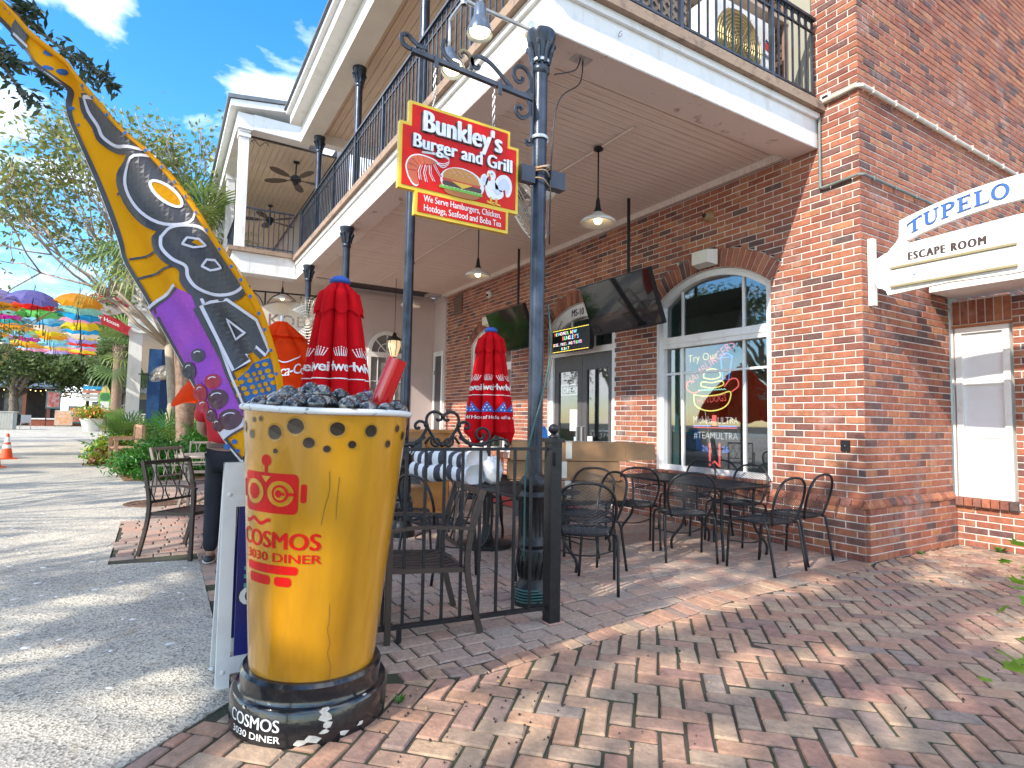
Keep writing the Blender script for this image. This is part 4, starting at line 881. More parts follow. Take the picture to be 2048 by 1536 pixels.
rx = lambda y: interp(RXT, y)
def fill(mb, poly, w, step=9):
    w = w*2.6-0.002
    xs = [p[0] for p in poly]; ys = [p[1] for p in poly]; nx, ny = max(1, int((max(xs)-min(xs))/step)), max(1, int((max(ys)-min(ys))/step))
    for i in range(nx):
        a0, a1 = min(xs)+(max(xs)-min(xs))*i/nx, min(xs)+(max(xs)-min(xs))*(i+1)/nx; q = clip(clip(poly, lambda p: p[0]-a0+1e-7), lambda p: a1-p[0]+1e-7)
        for j in range(ny):
            b0, b1 = min(ys)+(max(ys)-min(ys))*j/ny, min(ys)+(max(ys)-min(ys))*(j+1)/ny
            if len(q) < 3: continue
            q2 = clip(clip(q, lambda p: p[1]-b0+1e-7), lambda p: b1-p[1]+1e-7)
            if len(q2) > 2 and parea(q2) > 0.01 and sum(a for a, b in q2)/len(q2) < rx(sum(b for a, b in q2)/len(q2))-3: mb.poly([flp(a, b, w) for a, b in q2])
def dash(mb, pts, wd, w, close=False):
    w = w*2.6-0.002
    if len(pts) < 8: pts = [(a+(c-a)*i/6, b+(d-b)*i/6) for (a, b), (c, d) in zip(pts, (pts[1:]+pts[:1]) if close else pts[1:]) for i in range(6)]+([] if close else [pts[-1]])
    P = [Vector((a, b)) for a, b in pts]; P = P+[P[0]] if close else P; rows = []
    for i, p in enumerate(P):
        a = P[i-1] if i else (P[-2] if close else P[0]); b = P[i+1] if i < len(P)-1 else (P[1] if close else P[-1]); t = (b-a).normalized(); nn = Vector((-t.y, t.x))*wd/2; rows += [flp(*(p+nn), w), flp(*(p-nn), w)]
    mb.add(rows, [(2*i, 2*i+1, 2*i+3, 2*i+2) for i in range(len(P)-1) if (P[i].x+P[i+1].x)/2 < rx((P[i].y+P[i+1].y)/2)-3])
sm2 = lambda P, n=5: [(p.x, p.y) for p in smoothpts([(a, b, 0) for a, b in P], n)]
rotE = 0.72
B1 = sm2([(158, 184), (204, 203), (254, 258), (304, 305), (272, 306), (236, 300), (204, 278), (192, 252), (170, 218), (158, 184)]); O1 = ell(322, 382, 95, 66, 36, rotE); O2 = ell(334, 388, 34, 14, 24, rotE)
B2 = sm2([(318, 470), (336, 450), (375, 440), (412, 452), (450, 490), (492, 545), (505, 580), (480, 596), (440, 600), (398, 585), (378, 560), (372, 535), (345, 520), (322, 495), (318, 470)])
A1 = [(403, 611), (418, 602), (456, 598), (517, 640), (541, 700), (535, 712), (517, 695), (492, 711), (502, 722), (466, 743)]; A2 = [(453, 638), (494, 667), (470, 679)]
PUR = [(300, 622), (361, 578), (396, 594), (420, 650), (450, 727), (482, 815), (488, 832), (441, 862), (400, 799), (365, 739), (322, 654)]
inside = lambda a, b: True
blk, wht, pur, blu, ylw, rd, plum = MB(), MB(), MB(), MB(), MB(), MB(), MB()
fill(pur, PUR, 0.003); dash(blk, [(300, 622), (330, 600), (361, 578)], 5, 0.004); dash(wht, [(296, 617), (326, 596), (358, 572)], 6, 0.0045)
for P in ([(397, 590), (408, 620), (424, 655), (446, 705), (458, 745), (492, 822)],): dash(blk, P, 17, 0.0045); dash(wht, [(404, 597), (418, 632), (440, 690), (462, 752), (488, 812)], 5, 0.0055)
fill(wht, [(440, 866), (452, 878), (489, 852), (487, 836)], 0.004); dash(blk, [(438, 861), (487, 833)], 5, 0.005); dash(blk, [(453, 880), (489, 856)], 4, 0.005)
def shadow(P, dx, dy): return [(a+dx, b+dy) for a, b in P]
for P, sh_ in ((B1, (-6, 6)), (O1, (-8, 7)), (B2, (-9, 7)), (A1, (-10, 8))): fill(blk, shadow(P, *sh_), 0.005)
for P in (B1, O1, B2, A1): fill(blk, P, 0.006)
for P, k in ((B1, 0.86), (O1, 0.87), (B2, 0.88), (A1, 0.97)):
    cx = sum(p[0] for p in P)/len(P); cy = sum(p[1] for p in P)/len(P); dash(wht, [(cx+(a-cx)*k, cy+(b-cy)*k) for a, b in P], 6, 0.0072, True)
fill(ylw, O2, 0.0075); dash(wht, O2, 6, 0.0085, True); fill(ylw, [(386, 486), (392, 478), (412, 492), (404, 494)], 0.0076)
for P in ([(370, 490), (378, 476), (398, 478), (414, 492), (390, 496)], [(408, 534), (416, 520), (434, 522), (448, 538), (424, 542)], A2): dash(wht, P, 4.5, 0.0085, True)
fill(blu, [(470, 762), (504, 728), (541, 716), (574, 802), (508, 806), (494, 820)], 0.004)
for i in range(5):
    for j in range(7):
        a, b = 482+i*16+(j % 2)*8-j*2+4, 738+j*13-i*3
        if b > 738+(500-a)*0.6 and a < 545+(b-716)*0.28 and b < 800: fill(ylw, ell(a, b, 5.6, 4.8, 10), 0.0055)
fill(ylw, [(462, 765), (474, 758), (480, 772), (468, 776)], 0.0052); fill(blu, ell(458, 893, 8, 6, 10), 0.004); fill(blu, ell(476, 882, 6, 5, 10), 0.004); fill(blu, ell(482, 900, 5, 4, 10), 0.004)
for a, b, r_ in ((72, 72, 0), (148, 220, 4.5), (163, 253, 2.5), (189, 264, 2), (172, 235, 3), (96, 105, 6), (117, 138, 7), (172, 178, 6.5), (103, 140, 5), (60, 45, 4), (8, 12, 5), (20, 25, 4), (190, 205, 2)):
    if r_: fill(blu, ell(a, b, r_, r_*1.1, 10, 0.5), 0.004)
fill(blk, [(18, 45), (40, 40), (70, 68), (62, 84), (40, 96), (14, 66)], 0.005); dash(wht, [(20, 62), (40, 80), (64, 100)], 5, 0.006)
for a, b, r_, m_ in ((398, 711, 13.5, blk), (376, 741, 17.5, blk), (428, 763, 15, rd), (400, 785, 18, rd), (439, 798, 20, plum), (404, 813, 14, rd), (465, 838, 21, plum), (438, 850, 13, plum), (424, 830, 14, plum)):
    fill(m_, ell(a, b, r_, r_, 18), 0.0055); dash(wht, [(a+0.62*r_*math.cos(t), b+0.62*r_*math.sin(t)) for t in (-2.6, -2.2, -1.8, -1.4, -1.0)], 2, 0.0065)
for P in ([(228, 386), (248, 383)], [(262, 520), (318, 504)], [(276, 560), (360, 532)]): dash(blk, P, 5, 0.004)
for m_, nm, mt in ((blk, 'black_print', M_fk), (wht, 'white_print', M_fw), (pur, 'purple_print', M_fp), (blu, 'blue_print', M_fb), (ylw, 'yellow_print', M_fy), (rd, 'red_print', M_fr), (plum, 'plum_print', M_fd)): fbuild(m_, nm, mt)
# rolled hem on the free edge
hm = MB(); n = len(REs)
def hem(j, i):
    p = REs[i].xy; l_ = LEs[i].xy; d = (l_-p).normalized(); w_ = min(13, 0.25*(l_-p).length); tt = (j/6.0); return flp(*(p+d*w_*(1-tt)), 0.010+0.028*math.sin(math.pi*tt))
hm.add([hem(j, i) for i in range(n) for j in range(7)], [(i*7+j, i*7+j+1, (i+1)*7+j+1, (i+1)*7+j) for i in range(n-1) for j in range(6)]); fbuild(hm, 'rolled_hem', M_fy, True)
hb = MB(); 
for i in range(3, 96, 5):
    p, l_ = REs[i].xy, LEs[i].xy; d = (l_-p).normalized(); w_ = min(13, 0.25*(l_-p).length); c_ = p+d*w_*(0.25+0.45*((i*7) % 5)/5)
    hb.poly([flp(c_.x+3.2*math.cos(t*1.05), c_.y+4*math.sin(t*1.05), 0.042) for t in range(6)])
fbuild(hb, 'hem_dots', M_fb)
mb = MB(); dash(mb, [(p.x+3, p.y) for p in LEs], 8, 0.003); fbuild(mb, 'sleeve', M_fk)
pl_ = MB(); pl_.tube([(-0.70, -4.42, 0.0), flp(560, 1080, -0.0)]+[flp(p.x-1, p.y, -0.004) for p in LEs], [0.016, 0.014]+[0.011-0.00005*i for i in range(len(LEs))], 8); fbuild(pl_, 'pole', M_steel, True)
gb = MB(); gb.lathe([(0.0, 0.0), (0.2, 0.0), (0.2, 0.02), (0.05, 0.04), (0.03, 0.12), (0, 0.12)], 20, (-0.70, -4.42, 0.0)); fbuild(gb, 'foot_plate', M_black, 40)
# ---------------------------------------------------------------- people
def skin_mesh(name, V, E, rad, m, parent, sub=2, root=0, loc=(0, 0, 0)):
    me = bpy.data.meshes.new(name); me.from_pydata(V, E, []); me.materials.append(m)
    o = link(name, me, parent, loc); sk = o.modifiers.new('skin', 'SKIN'); sk.use_smooth_shade = True
    lay = me.skin_vertices[0].data if me.skin_vertices else None
    if lay is None:
        bm = bmesh.new(); bm.from_mesh(me); bm.verts.layers.skin.verify(); bm.to_mesh(me); bm.free(); lay = me.skin_vertices[0].data
    for i, r_ in enumerate(rad): lay[i].radius = r_ if hasattr(r_, '__len__') else (r_, r_); lay[i].use_root = (i == root)
    s_ = o.modifiers.new('sub', 'SUBSURF'); s_.levels = sub; s_.render_levels = sub
    return o
M_skin = mat('skin', (0.42, 0.24, 0.17), 0.55, var=0.05); M_hair = mat('brown_hair', (0.05, 0.03, 0.02), 0.6, var=0.3)
def person(label, loc, rz, S, shirt, pants, hair, sit=False, sleeve_long=False, bald=False, hairlong=False):
    t = thing('person', label, 'person', loc, rz)
    J = dict(pel=(0, 0, 0.93), sp=(0, -0.01, 1.12), ch=(0, 0, 1.30), nk=(0, 0.0, 1.47), hd=(0, 0.03, 1.60), tp=(0, 0.02, 1.72),
             hl=(-0.095, 0, 0.90), kl=(-0.10, 0.03, 0.49), al=(-0.10, -0.02, 0.09), fl=(-0.11, 0.13, 0.035), hr=(0.095, 0, 0.90), kr=(0.10, -0.04, 0.49), ar=(0.10, -0.14, 0.09), fr=(0.11, 0.01, 0.035),
             sl=(-0.20, 0, 1.41), el=(-0.225, 0.07, 1.15), wl=(-0.12, 0.28, 1.08), gl=(-0.09, 0.35, 1.09), sr=(0.20, 0, 1.41), er=(0.225, 0.07, 1.15), wr=(0.12, 0.28, 1.08), gr=(0.09, 0.35, 1.09))
    if sit:
        dz = -0.47
        for k in J: 
            if k not in ('kl', 'al', 'fl', 'kr', 'ar', 'fr'): J[k] = (J[k][0], J[k][1], J[k][2]+dz)
        for s, a, b, c in ((-1, 'kl', 'al', 'fl'), (1, 'kr', 'ar', 'fr')): J[a] = (s*0.11, 0.40, 0.47); J[b] = (s*0.11, 0.38, 0.09); J[c] = (s*0.11, 0.52, 0.035)
    K = list(J); ix = {k: i for i, k in enumerate(K)}; V = [tuple(c*S for c in J[k]) for k in K]
    Ed = [('pel', 'sp'), ('sp', 'ch'), ('ch', 'nk'), ('nk', 'hd'), ('hd', 'tp'), ('pel', 'hl'), ('hl', 'kl'), ('kl', 'al'), ('al', 'fl'), ('pel', 'hr'), ('hr', 'kr'), ('kr', 'ar'), ('ar', 'fr'), ('ch', 'sl'), ('sl', 'el'), ('el', 'wl'), ('wl', 'gl'), ('ch', 'sr'), ('sr', 'er'), ('er', 'wr'), ('wr', 'gr')]
    Rd = dict(pel=(0.15, 0.105), sp=(0.135, 0.10), ch=(0.15, 0.11), nk=0.055, hd=(0.078, 0.095), tp=0.06, hl=0.085, kl=0.055, al=0.037, fl=0.032, hr=0.085, kr=0.055, ar=0.037, fr=0.032, sl=0.062, el=0.042, wl=0.03, gl=0.036, sr=0.062, er=0.042, wr=0.03, gr=0.036)
    def sc(k, f): r_ = Rd[k]; return tuple(q*f*S for q in r_) if hasattr(r_, '__len__') else r_*f*S
    skin_mesh('body', V, [(ix[a], ix[b]) for a, b in Ed], [sc(k, 1) for k in K], M_skin, t)
    def cloth(name, keys, edges, grow, m, over=None):
        kk = {k: i for i, k in enumerate(keys)}; Vv = [tuple(c*S for c in (over or {}).get(k, J[k])) for k in keys]
        return skin_mesh(name, Vv, [(kk[a], kk[b]) for a, b in edges], [sc(k, grow.get(k, 1.2)) for k in keys], m, t)
    lp = lambda a, b, f: tuple(J[a][i]+(J[b][i]-J[a][i])*f for i in range(3))
    cloth('trousers', ['pel', 'hl', 'kl', 'al', 'hr', 'kr', 'ar'], [('pel', 'hl'), ('hl', 'kl'), ('kl', 'al'), ('pel', 'hr'), ('hr', 'kr'), ('kr', 'ar')], dict(pel=1.02, hl=1.10, kl=1.35, al=1.75, hr=1.10, kr=1.35, ar=1.75), pants)
    ov = {} if sleeve_long else {'el': lp('sl', 'el', 0.75), 'er': lp('sr', 'er', 0.75)}
    ks = ['pel', 'sp', 'ch', 'nk', 'sl', 'el', 'sr', 'er']; es = [('pel', 'sp'), ('sp', 'ch'), ('ch', 'nk'), ('ch', 'sl'), ('sl', 'el'), ('ch', 'sr'), ('sr', 'er')]
    ov['pel'] = lp('pel', 'sp', 0.35); ov['nk'] = lp('ch', 'nk', 0.85)
    if sleeve_long: ks += ['wl', 'wr']; es += [('el', 'wl'), ('er', 'wr')]
    cloth('shirt', ks, es, dict(pel=1.2, sp=1.3, ch=1.18, nk=1.35, sl=1.25, el=1.75, sr=1.25, er=1.75, wl=1.5, wr=1.5), shirt, ov)
    h = MB(); hx = [c*S for c in J['hd']]; h.sph((hx[0], hx[1]-0.012*S, hx[2]+0.035*S), 0.105*S, 12, 8, (0.86, 1.0, 1.0 if not hairlong else 1.15)); h.build('hair', hair, t, True)
    f = MB(); 
    for s in (-1, 1): f.sph((hx[0]+s*0.032*S, hx[1]+0.088*S, hx[2]+0.01*S), 0.011*S, 8, 6); f.sph((hx[0]+s*0.082*S, hx[1]+0.0*S, hx[2]), 0.025*S, 8, 6, (0.4, 0.8, 1.1))
    f.sph((hx[0], hx[1]+0.105*S, hx[2]-0.015*S), 0.016*S, 8, 6, (0.8, 1, 1.4)); f.sph((hx[0], hx[1]+0.09*S, hx[2]-0.05*S), 0.02*S, 8, 6, (1.3, 0.6, 0.4)); f.build('face_features', M_skin, t, True)
    for s, w_, g_ in ((-1, 'wl', 'gl'), (1, 'wr', 'gr')):
        hm_ = MB(); a = Vector(J[g_])*S; d = (Vector(J[g_])-Vector(J[w_])).normalized(); sd = d.cross(Vector((0, 0, 1))).normalized(); dn = Vector((0, 0, -1))
        for i, (o_, l_) in enumerate(((-0.027, 0.062), (-0.009, 0.072), (0.009, 0.068), (0.026, 0.055))):
            b0 = a+sd*o_*S+d*0.02*S; hm_.tube([b0, b0+d*l_*0.5*S+dn*0.008*S, b0+d*l_*0.8*S+dn*0.03*S], [0.0095*S, 0.0085*S, 0.007*S], 6)
        b0 = a-sd*s*0.03*S-d*0.015*S; hm_.tube([b0, b0-sd*s*0.025*S+d*0.02*S, b0-sd*s*0.02*S+d*0.045*S], [0.011*S, 0.0095*S, 0.0075*S], 6); hm_.build('fingers', M_skin, t, True)
    sh = MB()
    for k in ('fl', 'fr'): p = Vector(J[k])*S; sh.sph((p.x, p.y-0.06*S, 0.035*S), 0.12*S, 12, 6, (0.42, 1.1, 0.36)); 
    sh.build('shoes', mat('dark_shoe', (0.03, 0.03, 0.035), 0.5), t, True)
    so = MB()
    for k in ('fl', 'fr'): p = Vector(J[k])*S; so.sph((p.x, p.y-0.06*S, 0.012*S), 0.125*S, 12, 6, (0.43, 1.1, 0.095))
    so.build('shoe_soles', mat('pale_sole', (0.6, 0.58, 0.52), 0.7), t, True)
    return t
M_polo = mat('red_polo', (0.46, 0.010, 0.02), 0.8, var=0.15, scale=6, bump=0.3, bscale=14); M_navy = mat('navy_trousers', (0.012, 0.014, 0.022), 0.85, var=0.3, scale=5, bump=0.4, bscale=10)
pr1 = person('person in red polo shirt and navy trousers standing behind the A-frame board', (-2.55, -4.87, 0.003), R(80), 0.93, M_polo, M_navy, M_hair)
bl = MB(); bl.lathe([(0.155, 0.93), (0.157, 0.97)], 24); bl.v = [(x, y*0.78, z) for x, y, z in bl.v]; bl.build('belt', mat('brown_belt', (0.09, 0.045, 0.03), 0.5), pr1, True)
M_denim = mat('denim_jacket', (0.17, 0.32, 0.45), 0.85, var=0.2, scale=12)
person('seated person with grey hair in a pale denim jacket at the far tables', (-19.2, -5.15, 0.003), R(70), 1.0, M_denim, MATS['navy_trousers'], mat('grey_hair', (0.4, 0.38, 0.36), 0.7), sit=True, sleeve_long=True)
person('seated person with red hair beside the denim jacket at the far tables', (-19.9, -5.25, 0.003), R(-60), 1.0, mat('pale_blue_shirt', (0.35, 0.45, 0.52), 0.85), MATS['navy_trousers'], mat('red_hair', (0.42, 0.14, 0.03), 0.6), sit=True, sleeve_long=True, hairlong=True)

# ---------------------------------------------------------------- iron fence with scroll top
fen = thing('iron_fence', 'low black iron fence panel with scrolled crest beside the boba cup', 'fence')
FA, FB = Vector((-0.150, -3.345, 0)), Vector((-0.305, -4.62, 0)); FD = (FB-FA).normalized(); FL = (FB-FA).length
fp = lambda s, z, w=0.0: FA+FD*s+Vector((0, 0, z))+Vector((-FD.y, FD.x, 0))*w
mb = MB(); mb.bar(fp(0, 1.03), fp(FL, 1.03), 0.032, 0.018); mb.build('top_rail', M_black, fen); mb = MB(); mb.bar(fp(0, 0.085), fp(FL, 0.085), 0.028, 0.022); mb.build('bottom_rail', M_black, fen)
bu = MB(); bu.bx((-0.0075, -0.0075, 0.096), (0.0075, 0.0075, 1.02)); bu = bu.mesh('baluster', M_black); rzf = math.atan2(FD.y, FD.x)
for i in range(11): link('baluster', bu, fen, fp(0.10+i*0.1085, 0), (0, 0, rzf))
mb = MB(); mb.bar(fp(0.875, 0.0), fp(0.875, 0.074), 0.022, 0.022); mb.build('foot', M_black, fen)
def scr(pts, r_=0.0085, nm='scroll'):
    m1 = MB(); m1.tube([fp(s, z) for s, z in pts], r_, 7); m1.build(nm, M_black, fen, True)
sc0 = 0.66   # crest centre along the fence
for sg in (-1, 1):
    q = lambda s, z: (sc0+sg*s, z)
    heart = [(0.0, 1.052), (0.03, 1.065), (0.055, 1.10), (0.085, 1.15), (0.095, 1.19), (0.085, 1.222), (0.055, 1.24), (0.02, 1.232), (0.004, 1.212), (0.012, 1.195), (0.03, 1.192), (0.035, 1.203)]
    scr([q(p.x, p.y) for p in smoothpts([(a, b, 0) for a, b in heart], 5)])
    big = [(0.0, 1.06)]+[(0.04, 1.115), (0.03, 1.07)] if False else [(0.25, 1.048), (0.19, 1.055), (0.13, 1.085), (0.10, 1.13), (0.093, 1.16), (0.11, 1.18), (0.135, 1.185), (0.155, 1.17), (0.155, 1.15), (0.14, 1.145), (0.133, 1.155)]
    scr([q(p.x, p.y) for p in smoothpts([(a, b, 0) for a, b in big], 5)])
    sp_ = spiral((0.235, 1.11), 0.058, 0.012, R(-100), 1.4) ; scr([q(s, z) for s, z in [(0.10, 1.10), (0.15, 1.062)]+sp_])
    sp_ = spiral((0.035, 1.072), 0.032, 0.008, R(60), -1.3); scr([q(s, z) for s, z in [(0.10, 1.06), (0.075, 1.095)]+sp_], 0.0075)
    arm = [(0.16, 1.055), (0.22, 1.058), (0.30, 1.08), (0.36, 1.088), (0.40, 1.075), (0.41, 1.055), (0.395, 1.045), (0.383, 1.055)]
    scr([q(p.x, p.y) for p in smoothpts([(a, b, 0) for a, b in arm], 5)], 0.0075)
m1 = MB()
for s, z in ((sc0, 1.056), (sc0, 1.215), (sc0-0.095, 1.165), (sc0+0.095, 1.165), (sc0-0.17, 1.055), (sc0+0.17, 1.055)): m1.sph(fp(s, z), 0.016, 8, 6)
m1.build('collars', M_black, fen, True)
fpst = thing('fence_post', 'square black fence post with ball finial at the end of the fence', 'post', (-0.14, -3.30, 0))
mb = MB(); mb.bx((-0.038, -0.038, 0), (0.038, 0.038, 1.07)); mb.build('post', M_black, fpst)
mb = MB(); mb.bx((-0.05, -0.05, 1.07), (0.05, 0.05, 1.095)); mb.build('cap', M_black, fpst)
mb = MB(); mb.lathe([(0.03, 1.095), (0.034, 1.105), (0.018, 1.115), (0.015, 1.122)], 14); mb.sph((0, 0, 1.15), 0.032, 14, 10); mb.build('finial', M_black, fpst, True)
mb = MB(); mb.bx((0.038, -0.02, 0.93), (0.055, 0.02, 1.01)); mb.build('latch', M_black, fpst)
# background fence behind the podium
bf = thing('iron_fence', 'far black iron fence beyond the wooden podium', 'fence'); b0, b1 = Vector((-6.6, -3.2, 0)), Vector((-9.3, -3.25, 0))
mb = MB(); mb.bar(b0+Vector((0, 0, 0.95)), b1+Vector((0, 0, 0.95)), 0.03, 0.02); mb.bar(b0+Vector((0, 0, 0.1)), b1+Vector((0, 0, 0.1)), 0.03, 0.02); mb.build('rails', M_black, bf)
bu2 = MB(); bu2.bx((-0.008, -0.008, 0.0), (0.008, 0.008, 0.94)); bu2 = bu2.mesh('baluster', M_black)
for i in range(23): link('baluster', bu2, bf, b0+(b1-b0)*i/22)

# ---------------------------------------------------------------- furniture
def wire_chair():
    t = thing('wire_chair', '', 'chair'); 
    W2 = 0.2
    hoop = lambda s: (Vector((W2*math.sin(s)*1.02, -0.17-0.085*(0.5+0.5*math.cos(s)) , 0.40+0.37*max(0, (0.5+0.5*math.cos(s)))**0.62)))
    HP_ = [Vector((x, -0.165-(z-0.40)*0.27, z)) for x, z in [(0.155, 0.385), (0.185, 0.47), (0.203, 0.56), (0.20, 0.64), (0.175, 0.705), (0.12, 0.752), (0.06, 0.768), (0, 0.772), (-0.06, 0.768), (-0.12, 0.752), (-0.175, 0.705), (-0.20, 0.64), (-0.203, 0.56), (-0.185, 0.47), (-0.155, 0.385)]]
    MB().tube(smoothpts(HP_, 3), 0.011, 7).build('back_hoop', M_black, t, True)
    sr = [Vector((0.20*math.copysign(abs(math.cos(a))**0.75, math.cos(a)), 0.19*math.copysign(abs(math.sin(a))**0.75, math.sin(a))+0.015, 0.40)) for a in [2*math.pi*i/24 for i in range(24)]]
    MB().tube(sr, 0.010, 6, closed=True).build('seat_rim', M_black, t, True)
    def wires(fn, inside, n, s=0.020, r_=0.0017):
        mb = MB()
        for k in range(-n, n):
            for sg in (-1, 1):
                run = []
                for j in range(-26, 27):
                    a, b = j*0.0105, k*s*1.05+sg*j*0.0105*0.55
                    if inside(a, b): run.append(fn(a, b))
                    elif len(run) > 1: mb.tube(run[::3]+([run[-1]] if (len(run)-1) % 3 else []), r_, 3, cap=False); run = []
                    else: run = []
                if len(run) > 1: mb.tube(run[::3]+([run[-1]] if (len(run)-1) % 3 else []), r_, 3, cap=False)
        return mb
    wires(lambda a, b: Vector((a, b+0.015, 0.402-0.012*(1-(a/0.2)**2))), lambda a, b: abs(a/0.2)**2.6+abs(b/0.19)**2.6 < 1, 24).build('seat', M_black, t)
    def bin_(a, b): 
        z = b+0.58; return z < 0.765 and z > 0.40 and abs(a) < (0.2 if z < 0.62 else 0.2*math.sqrt(max(0, 1-((z-0.62)/0.15)**2)))-0.002 and abs(a) < 0.155+(z-0.385)*0.32
    wires(lambda a, b: Vector((a, -0.165-(b+0.18)*0.27-0.02*(1-(a/0.2)**2), b+0.58)), bin_, 30).build('backrest', M_black, t)
    for sx in (-1, 1):
        MB().tube(smoothpts([(sx*0.17, 0.11, 0.398), (sx*0.205, 0.15, 0.40), (sx*0.222, 0.18, 0.37), (sx*0.225, 0.19, 0.28), (sx*0.225, 0.21, 0.0)], 3), 0.011, 7).build('leg', M_black, t, True)
        MB().tube(smoothpts([(sx*0.17, -0.10, 0.398), (sx*0.205, -0.135, 0.40), (sx*0.218, -0.165, 0.365), (sx*0.22, -0.18, 0.28), (sx*0.22, -0.225, 0.0)], 3), 0.011, 7).build('leg', M_black, t, True)
    MB().tube(smoothpts([(-0.218, 0.195, 0.22), (-0.1, 0.12, 0.20), (0, 0.10, 0.195), (0.1, 0.12, 0.20), (0.218, 0.195, 0.22)], 3), 0.006, 5).build('stretcher', M_black, t, True)
    return t
wc = wire_chair()
FCE = math.atan2(0.519, -0.855)-math.pi/2     # chair turned away from the street corner
WCH = [((-0.33, -0.98), R(92), 'black wire chair at the right end of the long table by the brick corner'),
       ((-0.42, -0.42), R(95), 'black wire chair behind the right end chair, nearest the window sill'),
       ((-0.92, -1.30), FCE, 'black wire chair tucked at the long table, in front of the window neon'),
       ((-1.52, -1.36), FCE, 'black wire chair at the long table next to the cardboard boxes'),
       ((-1.15, -0.28), R(180), 'black wire chair against the wall behind the long table, right one'),
       ((-1.80, -0.28), R(180), 'black wire chair against the wall behind the long table, left one'),
       ((-0.62, -2.66), FCE-0.1, 'black wire chair right of the fence post, seen from behind'),
       ((-1.30, -2.15), FCE+2.6, 'black wire chair facing the fence in front of the cardboard boxes'),
       ((-1.95, -3.55), R(-30), 'black wire chair at the square table behind the fence, left one'),
       ((-1.42, -3.48), R(15), 'black wire chair at the square table behind the fence, middle one'),
       ((-2.65, -2.5), R(-100), 'black wire chair beyond the umbrella table with its back to the podium'),
       ((-1.05, -2.28), R(170), 'black wire chair beside the nearest iron column')]
for i, ((x, y), rz, lab) in enumerate(WCH):
    o = wc if i == 0 else copy_tree(wc); o.location = (x, y, 0.003); o.rotation_euler = (0, 0, rz); o['label'] = lab; o['group'] = 'black wire patio chairs'
def wire_table(x0, x1, y0, y1, z, label, nm='wire_table', hole=None):
    t = thing(nm, label, 'table', ((x0+x1)/2, (y0+y1)/2, 0), 0, 'black wire patio tables'); hx, hy = (x1-x0)/2, (y1-y0)/2
    mb = MB(); c_ = 0.03; mb.tube([(-hx+c_, -hy, z), (hx-c_, -hy, z), (hx, -hy+c_, z), (hx, hy-c_, z), (hx-c_, hy, z), (-hx+c_, hy, z), (-hx, hy-c_, z), (-hx, -hy+c_, z)], 0.012, 6, closed=True); mb.build('rim', M_black, t)
    mb = MB(); n = int(2*hx/0.018)
    for i in range(n+1): x = -hx+2*hx*i/n; mb.bar((x, -hy, z+0.004), (x, hy, z+0.004), 0.0065, 0.004)
    n = int(2*hy/0.05)
    for i in range(n+1): y = -hy+2*hy*i/n; mb.bar((-hx, y, z-0.001), (hx, y, z-0.001), 0.006, 0.005)
    mb.build('top', M_black, t)
    for sx in (-1, 1):
        for sy in (-1, 1): MB().tube(smoothpts([(sx*(hx-0.10), sy*(hy-0.10), z), (sx*(hx-0.11), sy*(hy-0.11), 0.45), (sx*(hx-0.10), sy*(hy-0.10), 0.25), (sx*(hx-0.03), sy*(hy-0.03), 0.1), (sx*(hx-0.03), sy*(hy-0.03), 0.0)], 4), 0.013, 7).build('leg', M_black, t, True)
    mb = MB(); mb.tube(smoothpts([(-hx+0.1, -hy+0.1, 0.5), (0, -hy*0.2, 0.56), (hx-0.1, -hy+0.1, 0.5)], 4), 0.007, 5); mb.tube(smoothpts([(-hx+0.1, hy-0.1, 0.5), (0, hy*0.2, 0.56), (hx-0.1, hy-0.1, 0.5)], 4), 0.007, 5); mb.build('stretcher', M_black, t, True)
    return t
wire_table(-1.27, -0.62, -1.14, -0.48, 0.63, 'black wire table near the brick corner under the window'); wire_table(-1.96, -1.29, -1.15, -0.47, 0.632, 'black wire table pushed against its neighbour left of the window')
wire_table(-1.58, -0.92, -3.08, -2.46, 0.63, 'black wire table behind the nearest iron column'); wire_table(-2.40, -1.60, -3.02, -2.30, 0.632, 'black wire table pierced by the closed umbrella pole')
wire_table(-2.16, -1.40, -2.28, -1.70, 0.455, 'low black wire table under the stack of cardboard boxes')
